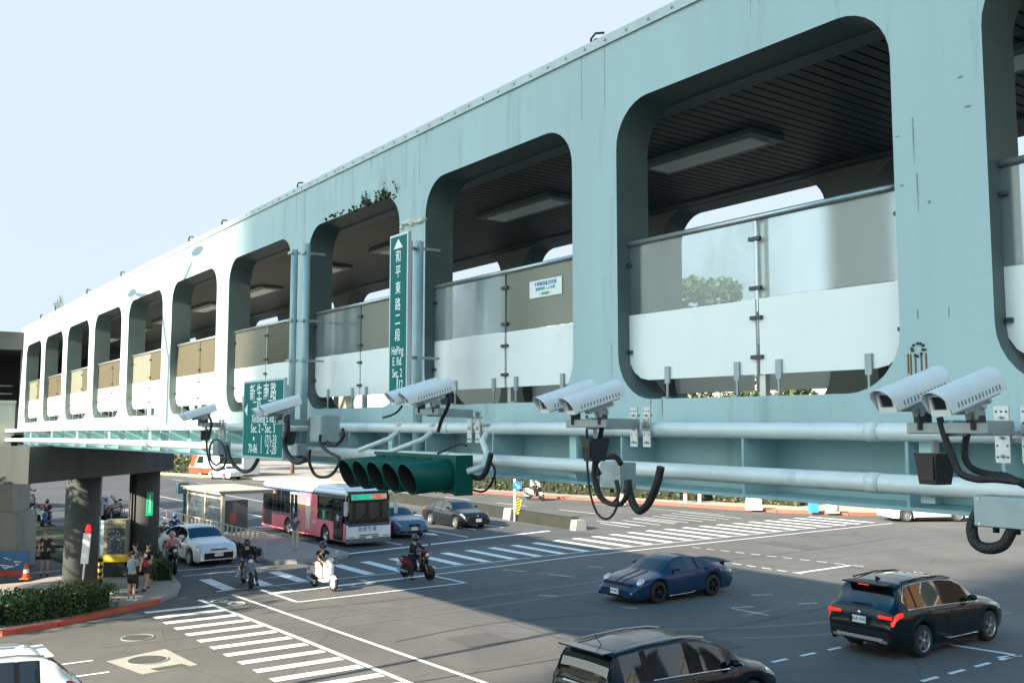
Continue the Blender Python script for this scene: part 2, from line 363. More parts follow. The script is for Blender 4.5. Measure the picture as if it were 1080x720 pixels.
for a, b in [((35.55,12.2),(35.7,20.)),((35.7,20.),(36.35,30.)),((36.35,30.),(36.7,44.)),((36.7,44),(37.1,55.))]: strip(ln, a, b, .10, .020)
strip(ln, (42.4,20.8), (44.9,35.0), .32, .016)
strip(ln, (41.7,12.2), (41.4,16.2), .14, .016); strip(ln, (40.0,12.3), (40.2,16.0), .10, .016)
for n0, n1 in ((24.7,24.7),(29.4,30.0)):
    strip(ln, (44.0 if n0 < 25 else 45.0, n0), (92, n1), .13, .016)
for k in range(10): strip(ln, (48 + 9*k, 33.9), (52 + 9*k, 33.9), .12, .016)
# lanes beyond the median
for n0 in (41.3, 44.6):
    for k in range(12): strip(ln, (44 + 8*k, n0 - max(0, (k-5)) * .9), (48 + 8*k, n0 - max(0, (k-5+.5)) * .9), .14)
for s_, n_, w_ in ((58.9,51.3,.12),):
    strip(ln, (58.9,50.2), (46,51.2), w_)
for k in range(9): strip(ln, (43.6, 40.2 + 1.25*k), (46.6 + .35*k, 40.4 + 1.25*k), .14)
strip(ln, (26.,33.35), (26.05,37.0), .20)
for k in range(5): strip(ln, (29.5 - .82*k, 33.3), (29.0 - .82*k, 33.3), .12)
for k in range(11): strip(ln, (34.6 - .86*k, 36.1 + .1*k), (34.1 - .86*k, 36.15 + .1*k), .10)
for k in range(8): strip(ln, (16.65, 17.9 + 1.16*k), (16.65, 18.5 + 1.16*k), .13)
for k in range(5): strip(ln, (13.35, 20.4 + 1.2*k), (13.35, 21.1 + 1.2*k), .13)
strip(ln, (16.8,25.6), (13.3,26.1), .17); strip(ln, (13.3,26.15), (13.5,25.4), .17)
strip(ln, (27.05,3.0), (27.05,6.1), .12); strip(ln, (25.6,3.0), (25.55,6.15), .12)
# alley lane lines
strip(ln, (44.6,9.0), (43.4,-20), .12); 
ln.build('lane_lines', M_mark)['kind'] = 'structure'
wn = MB()
strip(wn, (22.4,25.05), (20.7,25.1), .16); strip(wn, (22.4,25.0), (22.05,25.9), .14)
for a, b in [((33.9,23.9),(32.9,24.4)),((31.8,24.7),(30.5,25.1)),((30.2,29.3),(29.3,29.6)),((24.6,22.2),(24.1,22.5)),((23.6,27.6),(23.2,28.3)),((21.5,27.5),(21.2,28.2)),((28.,21.3),(27.5,21.8)),((32.5,27.4),(31.9,27.8))]: strip(wn, a, b, .20)
wn.build('worn_markings', M_markworn)['kind'] = 'structure'
def poly_mark(name, pts, m=M_mark, z=.012): return sheet(name, pts, z, m)
def arrow(name, s0, n0, L=3.0, hw=.38):
    poly_mark(name, [(s0,n0),(s0+1.2,n0+hw),(s0+1.2,n0+.10),(s0+L,n0+.10),(s0+L,n0-.10),(s0+1.2,n0-.10),(s0+1.2,n0-hw)])
arrow('lane_arrow_marking', 46.2, 22.9); arrow('lane_arrow_marking', 46.6, 28.5); arrow('lane_arrow_marking', 47.8, 31.9); arrow('lane_arrow_marking', 43.9,18.6-3.9)
# bicycle symbol: two wheels and a frame
bk = MB()
def ring(mb, c, r, w, z=.016, seg=18, sy=1.):
    for k in range(seg):
        a0, a1 = 2*math.pi*k/seg, 2*math.pi*(k+1)/seg
        mb.add([G(c[0]+ (r-w)*math.cos(a)*sy, c[1]+(r-w)*math.sin(a), z) for a in (a0,a1)] + [G(c[0]+ (r+w)*math.cos(a)*sy, c[1]+(r+w)*math.sin(a), z) for a in (a1,a0)], [(0,1,2,3)])
ring(bk, (33.55,11.62), .26, .045); ring(bk, (32.75,11.95), .26, .045)
for a, b in [((33.55,11.62),(33.25,12.05)),((33.25,12.05),(32.8,12.25)),((32.8,12.25),(32.75,11.95)),((33.25,12.05),(33.1,11.7)),((33.1,11.7),(32.8,12.25)),((33.1,11.7),(33.55,11.62)),((33.05,12.3),(32.95,12.0))]: strip(bk, a, b, .07)
bk.build('bicycle_symbol_marking', M_mark)['kind'] = 'structure'
# tyre arcs, joint seals and repair patches
M_tar = mat('tar_seal', (.045,.045,.045), .6, var=.3, scale=8); M_tyremark = mat('tyre_polish', (.114,.110,.104), .6, var=.12, scale=6, dirt=(.128,.123,.114), dirt_scale=1.6, dirt_lo=.45, dirt_hi=.65)
def curve_strip(mb, pts, w, z):
    P = [Vector(p) for p in pts]; Q = []
    for i in range(len(P)-1):
        p0, p1, p2, p3 = P[max(i-1,0)], P[i], P[i+1], P[min(i+2,len(P)-1)]
        for k in range(8): t = k/8.; Q.append(.5*((2*p1) + (-p0+p2)*t + (2*p0-5*p1+4*p2-p3)*t*t + (-p0+3*p1-3*p2+p3)*t**3))
    Q.append(P[-1])
    for i in range(len(Q)-1):
        d = (Q[min(i+2,len(Q)-1)] - Q[i]).normalized() if i+2 < len(Q) else (Q[i+1]-Q[i]).normalized(); d0 = (Q[i+1]-Q[max(i-1,0)]).normalized(); n0 = Vector((-d0.y,d0.x))*w/2; n1 = Vector((-d.y,d.x))*w/2
        mb.add([G(*(Q[i]-n0), z), G(*(Q[i+1]-n1), z), G(*(Q[i+1]+n1), z), G(*(Q[i]+n0), z)], [(0,1,2,3)])
tm = MB(); z_ = .0045
for k, c in enumerate([[(34,14.5),(28,15.2),(22,18),(18,24),(16.5,32)],[(27,8),(27.4,20),(28,34),(28.6,52)]]):
    for d_ in (0, 1.55): z_ += .0003; curve_strip(tm, [(a, b + d_) if k == 5 else (a + d_, b) for a, b in c], .26, z_)
tm.build('tyre_polish_marks', M_tyremark)['kind'] = 'structure'
ts = MB()
for k, c in enumerate([[(36,17.5),(30,18.1),(22,17.6),(12,18.2)],[(30.6,12),(30.2,19),(30.8,27),(30.3,36),(31,48)],[(20.4,10),(20.1,19),(20.6,28)],[(26,36.5),(20,37),(12,36.4)],[(24.4,13.5),(24.9,17),(24.2,21)]]): curve_strip(ts, c, .045, .0088 + .0004*k)
ts.build('tar_joint_seals', M_tar)['kind'] = 'structure'
for k, P in enumerate([[(18.2,19.5),(20.6,19.7),(20.5,21.2),(18.3,21.1)],[(27.6,29.5),(29.8,29.6),(29.9,30.9),(27.5,30.8)],[(22.6,14.8),(24.0,14.9),(23.9,16.4),(22.5,16.3)],[(30.5,40),(34,40.2),(33.9,41.6),(30.4,41.4)]]): sheet('repair_patch', P, .0095 + .0004*k, mat('repair_asphalt', (.085,.083,.080), .8, var=.15, scale=5))
# concrete patch and manhole covers
sheet('concrete_patch', [(24.85,6.75),(26.75,6.35),(27.3,8.0),(25.0,8.15)], .008, mat('patch_concrete', (.36,.335,.29), .9, var=.1, scale=3, bump=.2, bscale=30))
sheet('dark_patch', [(24.95,7.15),(25.3,7.05),(25.35,7.85),(25.0,7.95)], .012, mat('patch_dark', (.07,.08,.065), .9, var=.2, scale=6))
sheet('asphalt_patch', [(28.4,6.6),(29.9,7.0),(29.8,8.6),(28.3,8.3)], .006, mat('patch_asphalt', (.11,.108,.10), .85, var=.15, scale=5, bump=.2))
M_iron = mat('cast_iron', (.11,.11,.10), .6, .4, var=.3, scale=20)
def manhole(s, n, r, label):
    t = thing('manhole_cover', label, 'manhole cover', G(s, n, .02), 0, 'manhole covers in the near road')
    mb = MB(); mb.lathe([(0,.004),(r*.88,.004),(r*.88,0),(r*.92,0)], None, 32, False); ob = mb.build('cover', M_iron, t)
    f = MB(); f.lathe([(r*.92,-.008),(r*.92,.006),(r,.006),(r,-.008)], None, 32, False); f.build('rim', M_conc, t)
    p = MB()
    for i in range(-4, 5):
        for j in range(-4, 5):
            if (i*i + j*j) * .2**2 * 1. < .72: p.box((i*.2*r, j*.2*r, .0055), (.11*r, .07*r, .004), Matrix.Rotation(R(45 if (i+j)%2 else -45), 3, 'Z'))
    p.build('tread_pattern', mat('iron_worn', (.17,.165,.15), .55, .4), t)
manhole(26.25, 7.25, .52, 'round iron manhole cover set in a pale concrete patch of the road')
manhole(29.15, 7.75, .45, 'round iron manhole cover in dark asphalt, the farther of the two')
# ------------------------------------------------------------ the covered footbridge
BR = thing('footbridge', 'long pale blue covered footbridge with rounded rectangular openings crossing above the road', 'footbridge', G(18, 8.5, 0))
BR.location = (0, 0, 0)
OPN = [3.90 + 3.65 * k for k in range(-3, 10)]
OW = 2.97; ZB, ZT = .29, 3.17; ZR = 3.83; RC = .44; SE = 41.0; S0 = OPN[0] - 1.2
def outline(s0, s1, z0, z1, r, seg=7):
    P = []
    for cx, cz, a0 in ((s1-r, z1-r, 0), (s0+r, z1-r, 90), (s0+r, z0+r, 180), (s1-r, z0+r, 270)):
        for i in range(seg+1):
            a = R(a0 + 90. * i / seg); P.append((cx + r*math.cos(a), cz + r*math.sin(a)))
    return P
M_jamb = mat('jamb_paint', (.075,.11,.105), .6, var=.15, scale=2)  # reveals coloured dark to carry the shade inside the openings
M_inner = mat('inner_wall_paint', (.25,.27,.245), .65, var=.08, scale=2)
def wall(name, n0, n1, m, m_out=0, ZT=3.17):
    mo, mi, mj = MB(), MB(), MB()
    def fl(poly, n, flip):
        (mo if n == (n0 if m_out == 0 else n1) else mi).add([B(p[0], n, p[1]) for p in (poly if not flip else poly[::-1])], [tuple(range(len(poly)))])
    for n, flip in ((n0, False), (n1, True)):
        prev = S0
        for s in OPN + [None]:
            e = s if s is not None else SE
            fl([(prev, ZB), (e, ZB), (e, ZT), (prev, ZT)], n, flip)
            if s is not None:
                prev = s + OW
        # bands above and below, split along the span so that they follow the camber
        cuts = [S0]
        for s in OPN: cuts += [s, s + OW]
        cuts.append(SE)
        for a, b in zip(cuts, cuts[1:]):
            fl([(a, ZT), (b, ZT), (b, ZR), (a, ZR)], n, flip); fl([(a, .05), (b, .05), (b, ZB), (a, ZB)], n, flip)
        for s in OPN:
            for (cx, cz, qx, qz, a0) in ((s+OW-RC, ZT-RC, s+OW, ZT, 0), (s+RC, ZT-RC, s, ZT, 90), (s+RC, ZB+RC, s, ZB, 180), (s+OW-RC, ZB+RC, s+OW, ZB, 270)):
                arc = [(cx + RC*math.cos(R(a0 + 90.*i/8)), cz + RC*math.sin(R(a0 + 90.*i/8))) for i in range(9)]
                for i in range(8): fl([(qx, qz), arc[i+1], arc[i]], n, flip)
    for s in OPN:
        P = outline(s, s + OW, ZB, ZT, RC, 8); k = len(P)
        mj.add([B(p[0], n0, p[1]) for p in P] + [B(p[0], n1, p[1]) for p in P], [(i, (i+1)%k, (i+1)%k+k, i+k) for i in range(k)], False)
    for s in (S0, SE):
        mj.add([B(s,n0,.05),B(s,n1,.05),B(s,n1,ZR),B(s,n0,ZR)], [(0,1,2,3)])
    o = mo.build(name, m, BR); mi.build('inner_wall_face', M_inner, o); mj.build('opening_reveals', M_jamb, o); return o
NF, NB = 6.2, 10.85
wall('front_wall', NF, NF + .42, M_facade)
wall('rear_wall', NB - .42, NB, M_facade, 1, 3.30)
# roof coping with rivets, roof slab, slatted ceiling, deck
M_cop = mat('coping_metal', (.42,.50,.51), .5, .1, var=.12, scale=2, dirt=(.28,.33,.33), dirt_scale=3)
cp = MB(); cp.bbox_b(S0, SE, NB - .5, NB + .025, 3.83, 3.925, 20); cp.build('roof_coping', M_cop, BR)
cp = MB(); cp.bbox_b(S0, SE, NF - .025, NF + .5, 3.83, 3.925, 20)
co = cp.build('roof_coping', M_cop, BR)
rv = MB(); s = -2.
while s < SE:
    x = B(s, NF - .026, 3.878); rv.box(x, (.022,.022,.022)); s += .31
rv.build('rivet_row', M_greymetal, co)
rf = MB(); rf.bbox_b(S0, SE, NF + .42, NB - .42, 3.45, 3.80, 20); rf.build('roof', M_conc, BR)
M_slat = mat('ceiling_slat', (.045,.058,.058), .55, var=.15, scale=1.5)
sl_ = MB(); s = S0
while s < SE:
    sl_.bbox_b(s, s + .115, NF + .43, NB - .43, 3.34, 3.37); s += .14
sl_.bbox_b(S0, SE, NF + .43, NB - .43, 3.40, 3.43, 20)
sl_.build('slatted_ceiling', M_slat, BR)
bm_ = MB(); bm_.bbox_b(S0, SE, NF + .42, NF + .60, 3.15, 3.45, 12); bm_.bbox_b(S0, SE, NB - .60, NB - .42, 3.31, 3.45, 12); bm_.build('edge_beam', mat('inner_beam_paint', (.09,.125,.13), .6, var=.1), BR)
dk = MB(); dk.bbox_b(S0, SE, NF + .42, NB - .42, .02, .16, 20); dk.build('deck', mat('deck_paving', (.22,.22,.20), .8, var=.15, scale=3), BR)
# ceiling light fittings
M_diff = mat('light_diffuser', (.80,.86,.82), .5); M_fit = mat('light_fitting', (.16,.19,.19), .5)
for k, s in enumerate(OPN):
    c = s + 3.9
    if c > SE - 1: break
    f = MB(); f.bbox_b(c - .92, c + .92, 8.22, 8.78, 3.275, 3.34); fo = f.build('ceiling_light', M_fit, BR)
    d = MB(); d.bbox_b(c - .80, c + .80, 8.34, 8.66, 3.255, 3.275); d.build('diffuser', M_diff, fo)
# girder under the deck: top band, recessed web, flange, fins
gd = MB(); gd.bbox_b(S0, SE, NF - .0, NF + .42, -.03, .05, 20)
gd.bbox_b(S0, SE, NF + .46, NF + .50, -.51, .0, 24); gd.bbox_b(S0, SE, NF + .02, NF + .9, -.54, -.512, 24); gd.bbox_b(S0, SE, NB - .9, NB, -.54, -.03, 12)
gd.bbox_b(S0, SE, NF + .5, NB - .9, -.30, -.03, 12)
gd.build('girder', M_girder, BR)
M_fin = mat('fin_paint', (.30,.42,.44), .55, var=.12, scale=3)
for s in OPN:
    for ds, nm in ((0.0, 1), (OW / 2, 1), (OW, 1)):
        f = MB(); f.bbox_b(s + ds - .012, s + ds + .012, NF + .03, NF + .46, -.511, -.03); f.build('stiffener_fin', M_girder, BR)
# acrylic and sheet-metal parapet panels in each opening, near and far side
M_wpanel = mat('white_panel', (.80,.82,.80), .35, var=.03, scale=2, dirt=(.55,.58,.55), dirt_scale=1.2, dirt_lo=.60, dirt_hi=.9)
M_fr1 = frosted('acrylic_hazy', (.45,.55,.55), .26, .14, (.5,.5,.25), (.38,.66))
M_fr5 = frosted('acrylic_frosted', (.45,.55,.55), .22, .10, (.5,.5,.25), (.38,.66), blur=.16)
M_fr2 = frosted('acrylic_streaky', (.40,.48,.48), .55, .18, (.8,.8,.4), (.35,.65))
M_fr6 = frosted('acrylic_grey', (.33,.38,.37), .78, .14, (.8,.8,.4), (.35,.65))
M_fr3 = frosted('acrylic_olive', (.36,.36,.29), .93, .07, (1.,1.,.3), (.35,.7), .3)
M_fr4 = frosted('acrylic_tan', (.20,.18,.125), .95, .06, (1.,1.,.3), (.35,.7), .3)
M_steel = mat('rail_steel', (.42,.46,.46), .35, .7, var=.1, scale=10)
M_clip = mat('clip_dark', (.05,.055,.055), .5, .3)
def rounded_low(s0, s1, z0, z1, rl, rr):   # bottom corners rounded like the opening
    P = [(s0, z1), (s0, z0 + rl)]
    if rl > .02: P += [(s0 + rl - rl*math.cos(R(a)), z0 + rl - rl*math.sin(R(a))) for a in (22, 45, 68)]
    P += [(s0 + rl, z0), (s1 - rr, z0)]
    if rr > .02: P += [(s1 - rr + rr*math.sin(R(a)), z0 + rr - rr*math.cos(R(a))) for a in (22, 45, 68)]
    P += [(s1, z0 + rr), (s1, z1)]; return P
def panel(s0, s1, n, zb, zm, zt, gm_, rl, rr, clips=True):
    w = MB(); w.prism(rounded_low(s0, s1, zb, zm - .006, rl, rr), lambda a, b: B(a, n, b), lambda a, b: B(a, n + .02, b)); fixn(w.build('white_panel', M_wpanel, BR))
    g_ = MB(); g_.bbox_b(s0, s1, n + .004, n + .014, zm, zt); g_.build('acrylic_pane', gm_, BR)
for k, s in enumerate(OPN):
    a, b, mid = s + .02, s + OW + .02, s + 1.40
    idx = k - 3
    if idx <= 0: mats = (M_fr5, M_fr1)
    elif idx == 1: mats = (M_fr3, M_fr2)
    elif idx == 2: mats = (M_fr3, M_fr6)
    elif idx == 3: mats = (M_fr4, M_fr3)
    else: mats = (M_fr4, M_fr4) if idx % 2 == 0 else (M_fr4, M_fr3)
    n = NF + .15
    panel(a, mid - .02, n, .475, 1.115, 1.785, mats[0], .28, 0); panel(mid + .02, b, n, .475, 1.115, 1.785, mats[1], 0, .28)
    fm = (M_fr1, M_fr1) if idx < 5 else (M_fr4, M_fr2)
    nn = NB - .2; fb_ = .30 if idx >= 3 else .53
    panel(a, mid - .02, nn, fb_, 1.20, 1.60, fm[0], 0, 0); panel(mid + .02, b, nn, fb_, 1.20, 1.60, fm[1], 0, 0)
    r_ = MB(); r_.tube([B(a, n, 1.805), B(b, n, 1.805)], .028, 8); r_.build('top_rail', M_steel, BR)
    r_ = MB(); r_.tube([B(a, nn, 1.62), B(b, nn, 1.62)], .022, 8); r_.build('top_rail', M_steel, BR)
    p = MB(); p.bbox_b(mid - .03, mid + .03, n + .05, n + .11, .16, 1.805); p.build('centre_post', M_steel, BR)
    if idx >= -1:
        for z in (.62, .95, 1.2, 1.62):
            cl = MB(); cl.box(B(mid, n - .012, z), (.12,.03,.032), Matrix.Rotation(AZ + R(90), 3, 'Z')); cl.build('panel_clip', M_clip, BR)
        for ss in (a + .05, b - .05):
            for z in (.75, 1.6): cl = MB(); cl.box(B(ss, n - .012, z), (.05,.04,.03), Matrix.Rotation(AZ, 3, 'Z')); cl.build('edge_clip', M_clip, BR)
        for ds in (.35, 1.18, 1.62, 2.45):     # steel straps holding the panel foot, bolted to the curb
            sb = MB(); sb.bbox_b(s + ds - .028, s + ds + .028, n - .022, n - .002, .43, .59); sb.bbox_b(s + ds - .009, s + ds + .009, n - .02, n - .004, .292, .43)
            sb.bbox_b(s + ds - .03, s + ds + .03, n - .06, n - .0, .292, .308); sb.build('foot_bracket', M_greymetal, BR)
        if idx > 5: continue
# notice stuck on the olive pane of the second opening
q0 = fac(557.5, 292, NF + .13); q1 = fac(591.5, 300, NF + .13)
ps = MB(); z1 = 1.63; z0 = 1.44
ps.bbox_b(q1[0], q0[0], NF + .143, NF + .149, z0, z1); pst = ps.build('notice_sticker', M_white, BR)
Mx = frame_M(B((q0[0]+q1[0])/2, NF + .140, 0), -V3D1, UP, -V3N)
mid_ = (q0[0]+q1[0])/2
for txt, zz, sz, mm in (('不要隨意亂丟垃圾', 1.585, .05, mat('notice_blue', (.03,.22,.5), .5)), ('維護環境 人人有責', 1.53, .042, mat('notice_teal', (.02,.4,.5), .5)), ('✓ 請勿張貼 ✓', 1.475, .036, mat('notice_green', (.2,.45,.1), .5))):
    text_mesh('notice_text', txt, sz, mm, BR, frame_M(B(mid_, NF + .141, zz), -V3D1, UP, -V3N), .001)
# weathering on the first pillar: a ring of old anchor bolts with rust runs, paint chips
M_rust = mat('rust', (.20,.10,.035), .9, var=.4, scale=30); M_stain = mat('dark_stain', (.05,.065,.055), .9)
rs = MB()
s0_, z0_ = fac(968, 368, NF)
for k in range(14):
    a = 2*math.pi*k/14; rs.ball(B(s0_ + .045*math.cos(a) + rnd.uniform(-.012,.012), NF - .003, z0_ + .04*math.sin(a) + rnd.uniform(-.012,.012)), (.012,.012,.010), 6, None, 4)
rs.build('anchor_ring_stain', M_stain, BR)
ru = MB()
for ds, l_ in ((-.06,.24),(-.025,.20),(.02,.26),(.055,.22),(.075,.12)):
    ru.bbox_b(s0_ + ds - .006, s0_ + ds + .006, NF - .003, NF + .002, z0_ - .05 - l_, z0_ - .03)
ru.build('rust_streak', M_rust, BR)
st = MB()
for px, py, w_, h_ in ((968,330,.012,.10),(1012,82,.05,.05),(951,196,.04,.02),(980,213,.03,.02),(1001,330,.008,.09),(1020,112,.05,.018),(947,144,.04,.015)):
    s1_, z1_ = fac(px, py, NF)
    st = MB()
    for j in range(1): st.bbox_b(s1_ - w_*rnd.uniform(.2,.6), s1_ + w_*rnd.uniform(.2,.6), NF - .002 - .0004*j, NF, z1_ - h_*rnd.uniform(.1,.6), z1_ + h_*rnd.uniform(.1,.5))
    st.build('paint_chip', mat('chip_grey', (.20,.25,.25), .9), BR)
# patched concrete above the tall sign
pc = MB()
for j in range(16):
    s1_, z1_ = fac(425 + j*1.5, 238 - j*.5, NF); pc.ball(B(s1_, NF - .002, z1_ + rnd.uniform(-.03,.03)), (.05,.03,.04*rnd.uniform(.4,1)), 6, None, 4)
pc.build('plaster_patch', mat('patch_plaster', (.62,.60,.52), .9, var=.4, scale=20), BR)
# moss and weeds on the head of the third opening, weeds on the coping
M_moss = mat('moss', (.03,.035,.018), .95, var=.5, scale=20); M_weed = mat('weed_leaf', (.06,.09,.03), .8, var=.3, scale=10)
mo = MB()
for j in range(80):
    s1_ = OPN[5] + rnd.uniform(.1, 2.4); d_ = min(1, (s1_ - OPN[5]) / 1.0); zt_ = ZT - (max(0, RC - (s1_ - OPN[5])) ** 2) * .9 + rnd.uniform(-.02, .06)
    mo.ball(B(s1_, NF - .0, zt_ + .01), (.04*rnd.uniform(.4,1), .02, .022*rnd.uniform(.4,1)), 5, None, 4)
mo.build('moss', M_moss, BR)
def weeds(name, s0, s1, z, cnt, h, n=NF, parent=BR):
    w = MB()
    for j in range(cnt):
        s_ = rnd.uniform(s0, s1); hh = h * rnd.uniform(.4, 1); lean = rnd.uniform(-.4, .4) * hh
        p0 = Vector(B(s_, n - .01, z)); p1 = Vector(B(s_ + lean*.5, n - .03, z + hh*.6)); p2 = Vector(B(s_ + lean, n - .05, z + hh)); w.tube([p0, p1, p2], [.006,.005,.002], 4)
        for q in range(6):
            c = p0.lerp(p2, rnd.uniform(.25, 1)); d = Vector((rnd.uniform(-1,1), rnd.uniform(-1,1), rnd.uniform(-.3,.8))).normalized()*.05*rnd.uniform(.5,1); e = d.cross(Vector((rnd.random(), rnd.random(), rnd.random()))).normalized()*.016
            w.add([c, c + d*.5 + e, c + d, c + d*.5 - e], [(0,1,2,3)])
    return w.build(name, M_weed, parent)
weeds('weed_tuft', OPN[5] + .05, OPN[5] + 1.2, ZT + .0, 12, .20)
tg_ = weeds('weed_tuft', 33.2, 34.6, 3.9, 16, .5)
# bits of loose cable and antenna stubs on the roof edge
for px, py, sc_ in ((628,45,1.),(235,237,1.2),(315,195,1.),(128,295,1.4),(92,312,1.6),(43,336,1.6),(200,255,1.3)):
    s_, z_ = fac(px, py, NF + .05); z_ = 3.92
    c = MB(); c.tube([B(s_ + .12*sc_, NF+.1, z_), B(s_ + .08*sc_, NF+.06, z_ + .09*sc_), B(s_, NF+.05, z_ + .12*sc_), B(s_ - .1*sc_, NF+.08, z_ + .10*sc_)], .012*sc_, 6); c.tube([B(s_ - .2, NF+.1, z_ + .02), B(s_, NF+.05, z_ + .06), B(s_ + .25, NF+.1, z_ + .01)], .008, 5); c.build('roof_cable_stub', M_dark, BR)
# drips of grime below the coping, under the openings and on the pillars
M_drip = mat('grime_drip', (.24,.31,.31), .9, var=.25, scale=12)
def drip(s_, z_, l_, w_, m=None):
    q = MB(); vs = []; k = 6
    for i in range(k + 1):
        u = i / k; ww = w_ * (1 - u) ** .7 * (1 + .25*math.sin(9*u + s_)) + .001; vs += [B(s_ - ww, NF - .0012, z_ - l_*u), B(s_ + ww, NF - .0012, z_ - l_*u)]
    q.add(vs, [(2*i, 2*i+1, 2*i+3, 2*i+2) for i in range(k)]); q.build('drip_stain', m or M_drip, BR)
for i in range(20):
    s_ = rnd.uniform(1.2, 17.5); k_ = rnd.random()
    if k_ < .45: drip(s_, 3.82, rnd.uniform(.12,.5), rnd.uniform(.003,.009))
    elif k_ < .8: drip(s_, .285, rnd.uniform(.05,.18), rnd.uniform(.004,.012), M_drip if rnd.random() < .7 else M_rust)
    else: drip(OPN[rnd.randint(3,6)] - rnd.uniform(.1,.6), rnd.uniform(.8,2.8), rnd.uniform(.1,.4), rnd.uniform(.003,.007))
# hairline joints in the facade over the pillars
hj = MB()
for s in OPN:
    for ds in (-.16, -.52):
        hj = MB(); hj.bbox_b(s + ds - .004, s + ds + .004, NF - .0015, NF, ZT + .0, ZR)
        hj.build('panel_joint', mat('joint_line', (.25,.32,.33), .8), BR)

# ------------------------------------------------------------ pipes in front of the girder
PT = thing('pipe_rail', 'two long pale blue steel pipes running level along the outside of the footbridge girder', 'pipe rail', (0,0,0))
NP = 5.85
def longpipe(z, r):
    p = MB(); P = []; s = S0 + .5
    while s < 41.6: P.append(B(s, NP, z)); s += 1.2
    P.append(B(41.6, NP, z)); p.tube(P, r, 16); o = p.build('pipe', M_pipe, PT)
    c = MB(); s = S0 + 1.2
    while s < 41: c.tube([B(s - .05, NP, z), B(s + .05, NP, z)], r + .006, 16); s += 5.475
    c.build('pipe_sleeve', M_pipe, o); return o
longpipe(.012, .062); longpipe(-.332, .066)
for k, s in enumerate(OPN):
    for ds in (-.34,):
        br_ = MB(); br_.bbox_b(s + ds - .03, s + ds + .03, NP + .04, NF + .46, -.05, .02); br_.bbox_b(s + ds - .03, s + ds + .03, NP + .04, NF + .46, -.41, -.33)
        br_.bbox_b(s + ds - .05, s + ds + .05, NP + .06, NP + .09, -.45, .06)
        br_.build('pipe_bracket', M_girder, PT)
# perforated plates clamped on the pipes where the cameras are fixed
def perf_plate(parent, s, n, z, w=.09, h=.30):
    p = MB(); p.bbox_b(s - w/2, s + w/2, n, n + .012, z - h/2, z + h/2); o = p.build('perforated_plate', M_galv, parent)
    h_ = MB()
    for i in (-1, 0, 1):
        for j in range(5):
            if i == 0 and j % 2: continue
            h_.tube([B(s + i*w*.34, n - .002, z - h*.4 + j*h*.2), B(s + i*w*.34, n + .001, z - h*.4 + j*h*.2)], .0065, 8)
    h_.build('bolt_hole', M_dark, o); return o

# ------------------------------------------------------------ end structure: the crossing leg of the footbridge and its bent
EL = thing('footbridge_landing', 'dark roofed landing with concrete parapet closing the far left end of the footbridge', 'footbridge', (0,0,0))
def NLbox(mb, n0, n1, s0, s1, z0, z1): mb.hexa([B(41.,n,0)[:2] + (H + z,) if False else (*wsn(s, n), H + z) for z in (z0, z1) for (s, n) in ((s0,n0),(s1,n0),(s1,n1),(s0,n1))])
S1 = 41.05
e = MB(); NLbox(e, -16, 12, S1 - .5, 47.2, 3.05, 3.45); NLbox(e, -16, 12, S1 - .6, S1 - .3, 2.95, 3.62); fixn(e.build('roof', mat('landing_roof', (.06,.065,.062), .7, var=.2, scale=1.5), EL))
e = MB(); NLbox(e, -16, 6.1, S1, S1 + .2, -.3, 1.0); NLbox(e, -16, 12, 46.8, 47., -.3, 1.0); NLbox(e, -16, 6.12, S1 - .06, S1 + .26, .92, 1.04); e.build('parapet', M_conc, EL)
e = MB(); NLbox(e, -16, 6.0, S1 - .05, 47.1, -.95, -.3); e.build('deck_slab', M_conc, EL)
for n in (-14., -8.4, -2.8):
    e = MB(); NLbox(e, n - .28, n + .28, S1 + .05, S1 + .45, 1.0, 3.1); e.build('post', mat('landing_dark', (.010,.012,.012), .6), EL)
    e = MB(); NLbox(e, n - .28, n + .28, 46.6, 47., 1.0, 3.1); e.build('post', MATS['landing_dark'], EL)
e = MB(); NLbox(e, -16, 12, 46.2, 46.3, 1.0, 3.1); e.build('inner_wall', MATS['landing_dark'], EL)  # near-black backing put in so the landing interior looks deep in shade
e = MB(); NLbox(e, 4.85, 5.05, S1 + .1, S1 + .2, 1.0, 2.2); NLbox(e, 4.25, 4.4, S1 + .1, S1 + .2, 1.0, 2.2); e.build('white_post', M_white, EL)
e = MB()
for z in (1.3, 1.6): e.tube([(*wsn(S1+.15, -16), H+z), (*wsn(S1+.15, 6), H+z)], .03, 6)
e.build('hand_rail', M_steel, EL)
M_pier = mat('pier_concrete', (.052,.06,.06), .85, var=.2, scale=1.5, bump=.2, bscale=20, dirt=(.03,.035,.034), dirt_scale=1., dirt_lo=.5, dirt_hi=.8, streak=True)  # concrete coloured far darker than its own tone to stand for shade
PB = thing('bridge_pier', 'concrete pier with two round columns and cap beam under the far end of the footbridge', 'bridge pier', (0,0,0))
L_, R_ = Vector(G(33.5, 4.9, 0)), Vector(G(41.2, 11.6, 0)); d_ = (R_ - L_).normalized(); q_ = Vector((-d_.y, d_.x, 0)) * .62
mb = MB(); zt, zb_ = H - .58, H - 1.88
for (a, b, t0, t1) in ((0, 1.2, .55, 0), ):
    pass
Ln = (R_ - L_).length
mb.hexa([Vector((*(L_ + sgn)[:2], zb_ + .15)) for sgn in (-q_,)] + [Vector((*(R_ - q_)[:2], zb_ + .15)), Vector((*(R_ + q_)[:2], zb_ + .15)), Vector((*(L_ + q_)[:2], zb_ + .15))] + [Vector((*(L_ - q_)[:2], zt)), Vector((*(R_ - q_)[:2], zt)), Vector((*(R_ + q_)[:2], zt)), Vector((*(L_ + q_)[:2], zt))])
fixn(mb.build('cap_beam', M_pier, PB))
